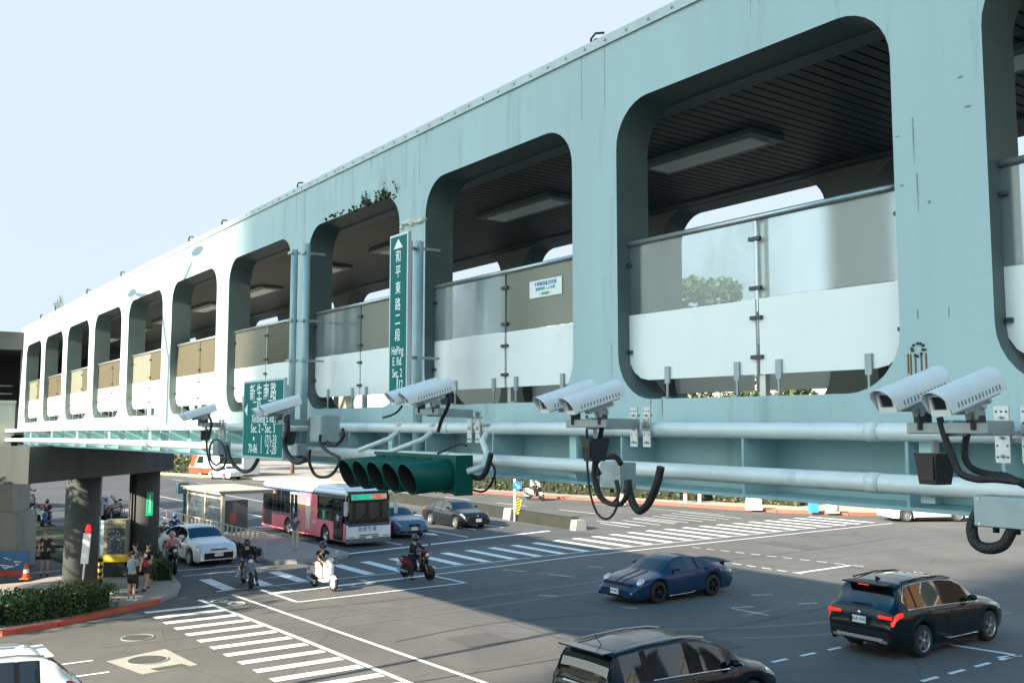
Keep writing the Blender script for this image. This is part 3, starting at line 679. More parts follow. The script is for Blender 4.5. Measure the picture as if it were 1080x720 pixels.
for (s, n, r) in ((37.75, 7.95, .58), (41.0, 11.0, .58)):
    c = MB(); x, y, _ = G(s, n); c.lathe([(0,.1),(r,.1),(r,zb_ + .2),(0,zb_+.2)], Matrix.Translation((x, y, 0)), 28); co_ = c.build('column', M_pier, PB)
    if s > 40:
        k = MB()
        for a, rr in ((R(225), .03), (R(238), .045), (R(252), .03)):
            k.tube([(x + (r+.04)*math.cos(a), y + (r+.04)*math.sin(a), .1), (x + (r+.04)*math.cos(a), y + (r+.04)*math.sin(a), zb_)], rr, 6)
        k.build('cable_duct', M_dark, co_)
# ------------------------------------------------------------ road vehicles
def interp(tab, x):
    if x <= tab[0][0]: return tab[0][1]
    for (a, va), (b, vb) in zip(tab, tab[1:]):
        if x <= b:
            t = (x - a) / (b - a); return va + (vb - va) * t
    return tab[-1][1]
def smooth_tab(tab, x, h=.05): return (interp(tab, x - h) + 2 * interp(tab, x) + interp(tab, x + h)) / 4
def carpaint(name, col, rough=.22): return mat(name, col, rough, .0, coat=.32, spec=.22 if max(col) < .3 else .4)
M_cglass = mat('car_glass', (.006,.009,.010), .03, spec=.8); M_cglass.node_tree.nodes['Principled BSDF'].inputs['IOR'].default_value = 1.62
M_tyre = mat('tyre_rubber', (.018,.018,.018), .8, bump=.2, bscale=60)
M_under = mat('underbody', (.01,.01,.01), .9)
M_trim = mat('black_trim', (.012,.012,.013), .5, spec=.2)
M_rim = mat('alloy_rim', (.45,.46,.47), .3, .8)
M_rimdark = mat('dark_rim', (.03,.03,.032), .35, .6)
M_hlens = mat('headlight_lens', (.62,.66,.70), .08, .3, coat=1.)
M_tlens = mat('tail_light_lens', (.42,.012,.008), .15, coat=1.)
M_tlit = mat('tail_light_lit', (.7,.03,.01), .2, emit=((1.,.02,.01), .35))
M_orange = mat('indicator_lens', (.75,.22,.03), .2, coat=.5)
M_plate = mat('number_plate', (.78,.80,.80), .4); M_platetx = mat('plate_text', (.03,.04,.05), .5)
class Car:
    def __init__(self, sp):
        self.__dict__.update(sp); L = self.L
        self.xf = self.xf; self.xr = self.xf - self.wb        # axle positions
    def sec(self, x):
        L = self.L; t = 2 * x / L
        w = self.W / 2 * (1 - self.tap_f * max(0, t) ** 5 - self.tap_r * max(0, -t) ** 6) * (1 - .06 * max(0, abs(t) - .97) / .03)
        zs = smooth_tab(self.belt, x); zt = smooth_tab(self.top, x, .06); zb = interp(self.bot, x)
        for xw in (self.xf, self.xr):
            q = self.arch ** 2 - (x - xw) ** 2
            if q > 0: zb = max(zb, self.wr + math.sqrt(q))
        h = zt - zs; g = min(1, max(0, (h - .13) / .22)); g = g * g * (3 - 2*g)
        gw = self.W / 2 * self.roofw
        ys = w * .96
        zz = lambda f: zb + (zs - zb) * f
        low = [(w*.93, zz(0)), (w*.985, zz(.14)), (w*1.0, zz(.45)), (w*.995, zz(.78)), (ys, zz(1))]
        yh = lambda q: ys * (1 - q); zh = lambda q: zs + h * math.sin(min(1, q*1.15) * math.pi / 2) if h > 0 else zs + h * q
        hood = [(yh(.05), zh(.10)), (yh(.12), zh(.28)), (yh(.18), zh(.42)), (yh(.28), zh(.58)), (yh(.6), zh(.86)), (0, zt)]
        gh = min(ys * .9, gw + (ys * .93 - gw) * (1 - min(1, h / max(.1, self.H - zs - .02))) * .9)
        green = [(ys*.965, zs + .02), (gh + (ys*.965 - gh) * .10, zs + h*.86), (gh, zs + h*.93), (gh*.90, zt - .025 * min(1, h*2)), (gh*.55, zt - .006), (0, zt)]
        up = [(a[0]*(1-g) + b[0]*g, a[1]*(1-g) + b[1]*g) for a, b in zip(hood, green)]
        return low + up
    def P(self, x, v, side=1, off=0.):
        S = self.sec(x); i = min(int(v), len(S) - 2); f = v - i
        y = S[i][0]*(1-f) + S[i+1][0]*f; z = S[i][1]*(1-f) + S[i+1][1]*f
        dy = S[i+1][0] - S[i][0]; dz = S[i+1][1] - S[i][1]; l = math.hypot(dy, dz) or 1
        y += dz / l * off; z += -dy / l * off
        return (x, y * side, z)
def make_car(name, label, pose, sp, paint, group=None, cat='car', rim=None, plate_txt=None, tail=None, extra=None):
    (px, py, rz, sc_) = pose
    t = thing(name, label, cat, (px, py, 0), rz, group); t.scale = (sc_, sc_, sc_)
    c = Car(sp); L = c.L; xs = set()
    n = 96
    for i in range(n + 1): xs.add(round(-L/2 + L * i / n, 4))
    for xw in (c.xf, c.xr):
        for i in range(15): xs.add(round(xw + c.arch * math.cos(math.pi * i / 14), 4))
    for w in c.windows: xs.add(round(w[0], 4)); xs.add(round(w[1], 4))
    for q in c.wind + c.rear: xs.add(round(q, 4))
    for d in (.015, .04, .08): xs.add(round(L/2 - d, 4)); xs.add(round(-L/2 + d, 4))
    xs = sorted(q for q in xs if -L/2 <= q <= L/2)
    body, wind, rear, sides = MB(), MB(), MB(), {}
    secs = [c.sec(x) for x in xs]; M = len(secs[0])
    # body verts shared
    vid = {}
    def addv(i, j, sd):
        k = (i, j, sd if j < M - 1 else 1)
        if k not in vid:
            y, z = secs[i][j]; vid[k] = len(body.v); body.v.append((xs[i], y * (sd if j < M-1 else 1), z))
        return vid[k]
    def inr(a, b, r): return a >= r[0] - 1e-4 and b <= r[1] + 1e-4
    for i in range(len(xs) - 1):
        a, b = xs[i], xs[i+1]
        for sd in (1, -1):
            for j in range(M - 1):
                tgt = None
                if j == 5:
                    for wi, w in enumerate(c.windows):
                        if inr(a, b, w): tgt = sides.setdefault((wi, sd), MB())
                if j >= 7 and inr(a, b, c.wind): tgt = wind
                if j >= 7 and inr(a, b, c.rear): tgt = rear
                if tgt is None:
                    f = (addv(i,j,sd), addv(i+1,j,sd), addv(i+1,j+1,sd), addv(i,j+1,sd))
                    f = tuple(dict.fromkeys(f)); f = f if sd < 0 else f[::-1]
                    body.f.append(f); body.sm.append(True)
                else:
                    P = [(xs[i+di], secs[i+di][j+dj][0]*sd, secs[i+di][j+dj][1]) for di, dj in ((0,0),(1,0),(1,1),(0,1))]
                    tgt.add(P if sd < 0 else P[::-1], [(0,1,2,3)], True)
    for i in (0, len(xs) - 1):
        ring_ = [addv(i, j, -1) for j in range(M)] + [addv(i, j, 1) for j in range(M - 2, -1, -1)]
        body.f.append(tuple(ring_) if i == 0 else tuple(ring_[::-1])); body.sm.append(False)
    ob = body.build('body', paint, t); 
    if wind.v: wind.build('windscreen', M_cglass, t)
    if rear.v: rear.build('rear_window', M_cglass, t)
    for k, m_ in sides.items(): m_.build('side_window', M_cglass, t)
    u = MB(); u.box(((c.xf + c.xr)/2, 0, .30*c.H + .02), (L*.93, c.W*.66, .30*c.H)); u.box((c.xf - c.wb/2, 0, .22), (c.wb - 2*c.arch - .04, c.W*.90, .16)); u.build('underbody', M_under, t)
    rim = rim or M_rim
    for x, side in ((c.xf, 1), (c.xf, -1), (c.xr, 1), (c.xr, -1)):
        Mx = Matrix.Translation((x, side * (c.W/2 - c.tw/2 - .015), c.wr)) @ Matrix.Rotation(R(90) * -side, 4, 'X')
        r_, w_ = c.wr, c.tw / 2
        ty = MB(); ty.lathe([(r_*.66, -w_),(r_*.90, -w_),(r_*.985, -w_*.75),(r_, -w_*.4),(r_, w_*.4),(r_*.985, w_*.75),(r_*.90, w_),(r_*.66, w_)], Mx, 28); wt = ty.build('wheel', M_tyre, t)
        rm = MB(); rm.lathe([(r_*.66, w_*.98),(r_*.63, w_*1.0),(r_*.60, w_*.9),(r_*.58, w_*.3)], Mx, 28); 
        dk_ = MB(); dk_.lathe([(0, w_*.25),(r_*.62, w_*.25)], Mx, 28); dk_.build('brake_disc', M_under if rim is not M_rimdark else M_trim, wt)
        nsp = c.spokes
        for k in range(nsp):
            a = 2*math.pi*k/nsp; da = .13; 
            for q in (-.10, .10) if nsp <= 5 else (0,):
                P = []
                for rr, ww in ((r_*.08, .035), (r_*.62, .022)):
                    for s_ in (-1, 1):
                        P.append((rr, s_*ww*r_/.35, ))
                pts = []
                for zz in (w_*.55, w_*.93):
                    for rr, yy in (P[0], P[1], P[3], P[2]):
                        aa = a + q; pts.append(Mx @ Vector((rr*math.cos(aa) - yy*math.sin(aa), rr*math.sin(aa) + yy*math.cos(aa), zz)))
                rm.hexa(pts)
        rm.lathe([(0, w_*.96),(r_*.13, w_*.96),(r_*.15, w_*.8)], Mx, 14)
        rm.build('rim', rim, wt)
    def patch(nm, m_, x0, x1, v0, v1, side, off=.006, nx=8, nv=4, f=None):
        q = MB(); vs = []
        for i in range(nx + 1):
            for j in range(nv + 1):
                u_, w_ = i/nx, j/nv; x = x0 + (x1 - x0)*u_; v = v0 + (v1 - v0)*w_
                if f: x, v = f(u_, w_, x, v)
                vs.append(c.P(max(-L/2, min(L/2, x)), v, side, off))
        fs = [(i*(nv+1)+j, (i+1)*(nv+1)+j, (i+1)*(nv+1)+j+1, i*(nv+1)+j+1) for i in range(nx) for j in range(nv)]
        q.add(vs, fs, True); return q.build(nm, m_, t)
    c.patch = patch; c.t = t
    # door shut lines, sills and handles
    for side in (1, -1):
        for x in c.doors: patch('door_gap', M_trim, x - .007, x + .007, 0.6, 4.98, side, .003, 1, 10)
        patch('sill_trim', M_trim, c.xr + c.arch + .03, c.xf - c.arch - .03, .0, .55, side, .008, 8, 1)
        for x in c.handles:
            p = c.P(x, 3.45, side, .018); h_ = MB(); h_.box(p, (.17,.03,.03), None, .01); h_.build('door_handle', paint if c.__dict__.get('hpaint', 1) else M_chrome, t)
        mx_ = c.mirror; p = Vector(c.P(mx_, 5.1, side, .10)); m_ = MB(); m_.ball((p.x, p.y + side*.03, p.z + .05), (.075,.12,.075), 10); m_.box((p.x + .01, p.y - side*.06, p.z - .0), (.05,.12,.03)); mo_ = m_.build('side_mirror', sp.get('mirror_mat') or paint, t)
    for wa, wb in zip(c.windows, c.windows[1:]):
        for side in (1, -1): patch('door_pillar', M_trim, wa[1] - .01, wb[0] + .01, 5.02, 5.98, side, .004, 2, 4)
    # number plates
    for end in (1, -1):
        z = c.platez[0 if end > 0 else 1]; x = end * (L/2 + c.plateoff[0 if end > 0 else 1]); q = MB(); q.box((x, 0, z), (.012,.36,.16)); pl = q.build('number_plate', M_plate, t)
        if plate_txt: text_mesh('plate_number', plate_txt, .105, M_platetx, pl, frame_M((x + end*.0065, 0, z), (0, end, 0), (0,0,1), (end,0,0)), .001, sx=.85)
    if extra: extra(c, t, patch)
    return t
def lamp_pair(c, t, patch, nm, m_, x0, x1, v0, v1, f=None, off=.008):
    for side in (1, -1): patch(nm, m_, x0, x1, v0, v1, side, off, 8, 4, f)
def fbox(t, nm, m_, c_, d, bev=.01, rot=None): q = MB(); q.box(c_, d, rot, bev); return q.build(nm, m_, t)

# --- profiles (metres, x forward)
SUV = dict(L=4.92, W=2.0, H=1.75, wb=2.98, xf=1.60, wr=.375, tw=.28, arch=.435, tap_f=.16, tap_r=.13, roofw=.66, spokes=5,
  top=[(-2.46,.62),(-2.455,1.00),(-2.42,1.06),(-2.30,1.20),(-2.02,1.62),(-1.8,1.70),(-1.2,1.755),(-.4,1.755),(.2,1.70),(.55,1.57),(1.15,1.17),(1.25,1.13),(2.0,1.04),(2.35,.93),(2.43,.80),(2.46,.70)],
  belt=[(-2.46,.60),(-2.455,.97),(-2.3,1.10),(-1.,1.09),(.8,1.03),(1.3,.99),(2.1,.90),(2.40,.80),(2.46,.66)],
  bot=[(-2.46,.42),(-2.3,.27),(2.2,.24),(2.46,.36)], wind=(.50,1.12), rear=(-2.36,-2.04),
  windows=[(-1.95,-1.55),(-1.50,-.42),(-.34,.78)], doors=(-1.28,-.38,.85), handles=(-1.05,-.10), mirror=.72, platez=(.50,.86), plateoff=(.01,.02))
COUPE = dict(L=4.46, W=1.85, H=1.30, wb=2.36, xf=1.24, wr=.335, tw=.27, arch=.375, tap_f=.26, tap_r=.20, roofw=.60, spokes=5,
  top=[(-2.23,.55),(-2.20,.80),(-2.0,.88),(-1.55,.98),(-1.0,1.15),(-.5,1.27),(-.1,1.305),(.2,1.28),(.45,1.19),(1.0,.87),(1.3,.80),(1.8,.70),(2.1,.58),(2.2,.48),(2.23,.42)],
  belt=[(-2.23,.50),(-2.15,.72),(-1.8,.84),(-1.2,.90),(-.6,.88),(.6,.82),(1.2,.78),(1.7,.70),(2.05,.56),(2.2,.44),(2.23,.38)],
  bot=[(-2.23,.34),(-2.0,.20),(2.0,.15),(2.23,.22)], wind=(.40,.98), rear=(-1.45,-.62),
  windows=[(-1.15,-.52),(-.47,.62)], doors=(-.55,.72), handles=(-.40,), mirror=.50, platez=(.36,.48), plateoff=(.012,.012))
SEDAN = dict(L=4.63, W=1.80, H=1.45, wb=2.70, xf=1.42, wr=.325, tw=.215, arch=.375, tap_f=.17, tap_r=.15, roofw=.63, spokes=10,
  top=[(-2.315,.60),(-2.31,.98),(-2.2,1.08),(-1.75,1.12),(-1.5,1.20),(-1.0,1.38),(-.5,1.455),(.1,1.45),(.45,1.37),(1.15,1.02),(1.3,.98),(2.0,.87),(2.2,.76),(2.315,.60)],
  belt=[(-2.315,.58),(-2.3,.92),(-1.8,1.00),(-.6,.96),(.9,.92),(1.4,.89),(2.0,.80),(2.25,.66),(2.315,.55)],
  bot=[(-2.315,.38),(-2.1,.22),(2.1,.18),(2.315,.25)], wind=(.38,1.10), rear=(-1.62,-.92),
  windows=[(-1.45,-1.05),(-1.00,-.22),(-.15,.80)], doors=(-1.08,-.18,.86), handles=(-.90,.02), mirror=.70, platez=(.48,.80), plateoff=(.012,.012))
MPV = dict(L=4.60, W=1.80, H=1.62, wb=2.78, xf=1.40, wr=.33, tw=.215, arch=.38, tap_f=.18, tap_r=.12, roofw=.67, spokes=10,
  top=[(-2.30,.65),(-2.295,1.05),(-2.25,1.18),(-2.1,1.50),(-1.95,1.585),(-1.2,1.635),(-.3,1.64),(.2,1.58),(.6,1.44),(1.3,1.08),(1.5,1.0),(2.0,.88),(2.2,.74),(2.30,.60)],
  belt=[(-2.30,.62),(-2.29,1.00),(-2.1,1.06),(-.8,1.02),(.6,.95),(1.3,.92),(1.9,.82),(2.2,.66),(2.30,.54)],
  bot=[(-2.30,.38),(-2.1,.22),(2.1,.18),(2.30,.26)], wind=(.45,1.28), rear=(-2.24,-2.00),
  windows=[(-1.92,-1.42),(-1.30,-.32),(-.22,.72)], doors=(-1.35,-.27,.80), handles=(-1.15,-.05), mirror=.80, platez=(.48,.82), plateoff=(.012,.015))
CROSS = dict(MPV); CROSS.update(dict(L=4.55, H=1.62, wb=2.70, xf=1.38, arch=.41, wr=.36,
  top=[(-2.275,.65),(-2.27,.98),(-2.15,1.10),(-1.75,1.48),(-1.5,1.58),(-.9,1.625),(-.1,1.625),(.35,1.55),(.7,1.42),(1.2,1.13),(1.35,1.08),(1.95,.97),(2.2,.82),(2.275,.65)],
  belt=[(-2.275,.62),(-2.26,.95),(-2.,1.12),(-1.2,1.08),(.7,1.0),(1.3,.97),(1.9,.88),(2.2,.70),(2.275,.58)], wind=(.48,1.16), rear=(-2.06,-1.66), windows=[(-1.52,-1.18),(-1.12,-.30),(-.22,.70)], doors=(-1.2,-.26,.78), tap_r=.15))
HATCH = MPV
def pose_sn(s, n, ds, dn, sc_=1.1): x, y = wsn(s, n); return (x, y, heading(ds, dn), sc_)

def x_suv(c, t, patch):
    for side in (1, -1):
        patch('tail_light', M_tlit, -2.452, -2.12, 3.05, 3.95, side, .012, 8, 3, lambda u, w, x, v: (x, v if w > .5 else v + u * .45))
        patch('wheel_arch_trim', M_trim, -2.4, 2.38, 0., .28, side, .006, 20, 1)
        rr = MB(); rr.tube([c.P(x, 7.6, side, .035) for x in (-1.75, -1.6, -.8, 0, .35)], .018, 6); rr.build('roof_rail', M_trim, t)
        ch = MB(); ch.tube([c.P(x, 5.02, side, .008) for x in (-1.9,-1.2,-.4,.3,.85)] + [c.P(x, 6.05, side, .01) for x in (.62,.3,-.2,-.8,-1.4,-1.75)] + [c.P(-1.98, 5.5, side, .008), c.P(-1.9, 5.02, side, .008)], .011, 5); ch.build('window_trim', M_chrome, t)
        patch('headlight', M_hlens, 2.05, 2.40, 3.1, 3.9, side)
        q = MB(); q.tube([c.P(x, .62, side, .012) for x in (-.95,-.3,.4,1.0)], .012, 5); q.build('sill_strip', M_chrome, t)
        fbox(t, 'tail_light', M_tlit, (-2.463, side*.68, .985), (.03,.36,.075), .01)
        fbox(t, 'exhaust', M_chrome, (-2.46, side*.62, .42), (.05,.22,.07), .01)
    fbox(t, 'spoiler', M_trim, (-2.12, 0, 1.665), (.30,1.18,.035), .01); fbox(t, 'brake_light', M_tlit, (-2.265, 0, 1.645), (.02,.30,.022), .004)
    fbox(t, 'rear_bumper', M_trim, (-2.44, 0, .52), (.07,1.62,.26), .03); fbox(t, 'skid_plate', M_rim, (-2.475, 0, .45), (.04,1.25,.09), .02)
    fbox(t, 'plate_recess', M_trim, (-2.462, 0, .86), (.012,.55,.20), .01)
    q = MB(); q.tube([(-2.34,-.25,1.22),(-2.33,.28,1.20)], .012, 5); q.build('rear_wiper', M_trim, t)
    q = MB(); q.ball((-2.473, 0, 1.02), (.012,.045,.045), 10); q.build('round_badge', M_chrome, t)
    q = MB(); q.hexa([(-1.75,-.02,1.69),(-1.55,-.02,1.71),(-1.55,.02,1.71),(-1.75,.02,1.69),(-1.76,-.008,1.79),(-1.70,-.008,1.78),(-1.70,.008,1.78),(-1.76,.008,1.79)]); q.build('shark_fin_antenna', M_trim, t)
    patch('sunroof', M_cglass, -1.0, .1, 8.2, 10, 1, .006); patch('sunroof', M_cglass, -1.0, .1, 8.2, 10, -1, .006)
    fbox(t, 'grille', M_trim, (2.44, 0, .72), (.06,.9,.26), .03)
make_car('parked_suv', 'x', pose_sn(15.75, 25.45, 0, 1, 1.12), SUV, carpaint('dark_green_paint', (.004,.010,.013)), cat='car', extra=x_suv, plate_txt='BUP-7042', rim=M_rim)
bpy.data.objects['parked_suv'].name = 'suv'
tag(bpy.data.objects['suv'], 'black SUV seen from behind with lit red tail lights at the right', 'car')

def x_coupe(c, t, patch):
    for side in (1, -1):
        x, y, z = c.P(1.86, 4.7, side, .0)
        q = MB(); q.ball((x, y*.97, z + .01), (.16,.105,.085), 14, Matrix.Rotation(R(32), 3, 'Y')); q.build('headlight', M_hlens, t)
        fbox(t, 'fog_light', M_hlens, (2.12, side*.62, .35), (.12,.20,.045), .015, Matrix.Rotation(R(-22*side), 3, 'Z'))
        fbox(t, 'air_intake', M_trim, (2.13, side*.55, .24), (.12,.42,.10), .02, Matrix.Rotation(R(-20*side), 3, 'Z'))
        patch('side_intake', M_trim, -1.02, -.80, 2.9, 4.1, side, .006, 3, 3, lambda u, w, x, v: (x + .10*w, v))
        patch('tail_light', M_tlens, -2.16, -1.95, 3.3, 4.4, side); patch('indicator', M_orange, -2.21, -2.12, 3.3, 4.2, side)
        patch('hood_stripe', M_trim, 1.02, 2.05, 9.35, 9.6, side, .005, 8, 2)
        sc_ = MB(); sc_.tube([c.P(x, .35, side, .012) for x in (-.75,-.2,.4,.8)], .012, 5); sc_.build('sill_strip', M_chrome, t)
    fbox(t, 'air_intake', M_trim, (2.21, 0, .25), (.06,.70,.11), .02); fbox(t, 'grille', M_trim, (2.215, 0, .36), (.03,.5,.05), .01)
    w = MB()
    vs = []
    for k in range(13):
        y = -.68 + 1.36*k/12; e = abs(y)/.68; vs += [(-1.92 - .0*e, y, .95 + .04*(1 - e**4)), (-2.16, y, .96 + .04*(1 - e**4)), (-2.16, y, .985 + .04*(1 - e**4)), (-1.92, y, .97 + .04*(1 - e**4))]
    w.add(vs, [tuple(4*k + q for q in f) for k in range(12) for f in ((0,1,5,4),(1,2,6,5),(2,3,7,6),(3,0,4,7))], True)
    for y in (-.5, .5): w.box((-1.98, y, .91), (.16,.05,.14))
    w.box((-1.95, 0, .965), (.34,1.1,.05), None, .02)
    w.build('rear_wing', c.t and MATS['blue_paint'], t)
make_car('coupe', 'low dark blue sports coupe with oval headlights and rear wing crossing the junction', pose_sn(25.35, 25.15, 0, -1, 1.14), COUPE, carpaint('blue_paint', (.012,.036,.085)), extra=x_coupe, plate_txt='AYV-0911', rim=M_rimdark)

def x_mpv(c, t, patch):
    for side in (1, -1):
        patch('tail_light', M_tlens, -2.28, -2.05, 3.1, 4.6, side, .01); patch('headlight', M_hlens, 1.82, 2.22, 3.35, 4.3, side)
        rr = MB(); rr.tube([c.P(x, 7.8, side, .04) for x in (-1.9,-1.5,-.7,.0,.3)], .02, 6); rr.build('roof_rail', M_rim, t)
        ch = MB(); ch.tube([c.P(x, 5.0, side, .010) for x in (-1.25,-.6,0,.75)], .013, 5); ch.build('window_trim', M_chrome, t)
        patch('door_pillar', M_trim, -.33, -.21, 5, 6, side, .004, 2, 4)
        fbox(t, 'mirror_glass_cap', M_chrome, (.86, side*1.03, 1.06), (.03,.13,.06), .01)
    fbox(t, 'spoiler', MATS['mpv_paint'], (-2.13, 0, 1.585), (.26,1.22,.03), .01)
    q = MB(); q.tube([(-1.75,0,1.60),(-1.90,0,1.78)], .008, 5); q.build('antenna', M_trim, t)
    q = MB(); q.tube([(1.28,.5,1.07),(1.10,-.15,1.16)], .010, 5); q.tube([(1.28,-.1,1.09),(1.10,-.6,1.15)], .010, 5); q.build('wiper', M_trim, t)
    fbox(t, 'grille', M_trim, (2.28, 0, .62), (.05,.9,.12), .02); fbox(t, 'rear_bumper', MATS['mpv_paint'], (-2.28, 0, .45), (.07,1.4,.2), .03)
    fbox(t, 'tail_strip', M_chrome, (-2.315, 0, 1.0), (.02,.8,.03), .005)
make_car('people_carrier', 'black people carrier with silver roof rails cut off by the bottom edge', pose_sn(14.8, 14.7, .02, 1, 1.09), MPV, carpaint('mpv_paint', (.005,.010,.017)), extra=x_mpv, plate_txt='ALE-6230')

def x_cross(c, t, patch):
    for side in (1, -1):
        patch('tail_light', M_tlens, -2.262, -1.93, 3.2, 4.2, side, .01); patch('headlight', M_hlens, 1.82, 2.2, 3.3, 4.3, side); patch('cladding', M_trim, -2.25, 2.25, 0, .5, side, .006, 20, 1)
        rr = MB(); rr.tube([c.P(x, 7.8, side, .04) for x in (-1.6,-1.2,-.5,.2)], .018, 6); rr.build('roof_rail', M_rim, t)
    fbox(t, 'spoiler', MATS['white_car_paint'], (-1.66, 0, 1.525), (.22,1.10,.03), .01); fbox(t, 'tail_strip', M_tlens, (-2.275, 0, .95), (.02,1.1,.04), .005)
    q = MB(); q.hexa([(-1.35,-.02,1.59),(-1.15,-.02,1.60),(-1.15,.02,1.60),(-1.35,.02,1.59),(-1.36,-.008,1.68),(-1.30,-.008,1.67),(-1.30,.008,1.67),(-1.36,.008,1.68)]); q.build('shark_fin_antenna', MATS['white_car_paint'], t)
WP = carpaint('white_car_paint', (.72,.73,.74), .25)
def x_sedan(c, t, patch):
    for side in (1, -1):
        patch('headlight', M_hlens, 1.86, 2.26, 3.45, 4.4, side, .010, 8, 4, lambda u, w, x, v: (x, v + .3*(1-u)*(1-w)))
        patch('tail_light', M_tlens, -2.29, -1.95, 3.1, 4.2, side); fbox(t, 'fog_light', M_hlens, (2.24, side*.66, .42), (.08,.07,.13), .02, Matrix.Rotation(R(-25*side), 3, 'Z'))
    fbox(t, 'grille', M_trim, (2.30, 0, .41), (.05,1.20,.26), .06); fbox(t, 'grille', M_trim, (2.315, 0, .66), (.025,.7,.05), .02)
    q = MB(); q.ball((2.325, 0, .70), (.012,.07,.045), 12); q.build('round_badge', M_chrome, t)
    fbox(t, 'bumper_lip', M_rim, (2.28, 0, .255), (.07,1.1,.03), .01)
make_car('sedan', 'white sedan waiting head-on in the kerb lane beside the bus shelter railing', pose_sn(44.6, 14.35, -1, .06, 1.10), SEDAN, WP, extra=x_sedan, plate_txt='BLX-1583')
LUX = dict(SEDAN); LUX.update(L=4.9, W=1.85)
def x_lux(c, t, patch):
    x_sedan(c, t, patch)
    for side in (1, -1):
        ch = MB(); ch.tube([c.P(x, 5.02, side, .008) for x in (-1.4,-.6,.2,.85)], .012, 5); ch.build('window_trim', M_chrome, t)
    q = MB(); q.hexa([(2.33,-.30,.28),(2.33,.30,.28),(2.30,.30,.28),(2.30,-.30,.28),(2.31,-.20,.66),(2.31,.20,.66),(2.28,.20,.70),(2.28,-.20,.70)]); q.build('grille', M_trim, t)
make_car('sedan', 'black saloon with pale wheels waiting beside the concrete median barrier', pose_sn(50.9, 32.3, -1, 0, 1.08), LUX, carpaint('black_paint', (.010,.013,.018)), extra=x_lux, plate_txt='AQS-5512')
def x_bmw(c, t, patch):
    for side in (1, -1):
        patch('headlight', M_hlens, 1.92, 2.28, 3.3, 4.3, side); fbox(t, 'grille', M_trim, (2.315, side*.16, .62), (.03,.26,.14), .03); fbox(t, 'air_intake', M_trim, (2.29, side*.6, .34), (.06,.34,.11), .02)
        patch('tail_light', M_tlens, -2.29, -1.95, 3.1, 4.2, side)
    fbox(t, 'air_intake', M_trim, (2.305, 0, .32), (.04,.8,.12), .02)
make_car('sedan', 'metallic steel blue saloon half hidden behind the front of the pink bus', pose_sn(48.8, 26.7, -1, 0, 1.12), SEDAN, carpaint('steel_blue_paint', (.10,.16,.22)), extra=x_bmw, plate_txt='RCK-3380')
q_ = at(60, 690, 1.0)
def x_far(c, t, patch):
    for side in (1, -1): patch('headlight', M_hlens, 1.9, 2.25, 3.3, 4.3, side); patch('tail_light', M_tlens, -2.29, -2.0, 3.1, 4.2, side)
p_ = at(86, 712, 1.0); a_ = sn_of(*p_)
make_car('crossover', 'white crossover car leaving the frame at the bottom left corner', pose_sn(a_[0] - .32, a_[1] - 2.61, 0, -1, 1.08), CROSS, WP, extra=x_cross)
make_car('sedan', 'white saloon passing in front of the orange and white coach', (-33.6, 113.6, R(135), 1.1), SEDAN, WP, extra=x_far)
make_car('sedan', 'white car at the far right, only its wheels and sill showing below the girder', (27.0, 63.4, R(183), 1.25), SEDAN, WP, extra=x_far)
make_car('sedan', 'dark car parked in the shade behind the round pier columns', (-27.2, 64.3, R(100), 1.1), SEDAN, carpaint('dark_grey_paint', (.02,.024,.03)), extra=x_far)
make_car('sedan', 'grey car in the shade beyond the dark tree trunks at the far left', (-37.5, 74, R(120), 1.1), SEDAN, carpaint('mid_grey_paint', (.10,.11,.12)), extra=x_far)

# --- the pink city bus
def wheel(t, x, y, side, r, w, rim=M_rim):
    Mx = Matrix.Translation((x, y, r)) @ Matrix.Rotation(R(90) * -side, 4, 'X')
    ty = MB(); ty.lathe([(r*.6,-w),(r*.92,-w),(r,-w*.6),(r,w*.6),(r*.92,w),(r*.6,w)], Mx, 26); o = ty.build('wheel', M_tyre, t)
    rm = MB(); rm.lathe([(0,w*.55),(r*.2,w*.6),(r*.25,w*.2),(r*.5,w*.25),(r*.58,w*.9),(r*.62,w*.9)], Mx, 26)
    for k in range(8):
        a = math.pi*k/4; p = Mx @ Vector((r*.36*math.cos(a), r*.36*math.sin(a), w*.28)); rm.ball(p, .03, 6, None, 4)
    rm.build('rim', rim, o); return o
M_pink = mat('bus_pink', (.93,.19,.25), .3, coat=.4, var=.05, scale=1); M_bwhite = mat('bus_white', (.74,.76,.78), .3, coat=.3); M_bblue = mat('bus_blue', (.03,.07,.16), .3, coat=.4)
M_bred = mat('bus_red', (.62,.06,.05), .35, coat=.3)
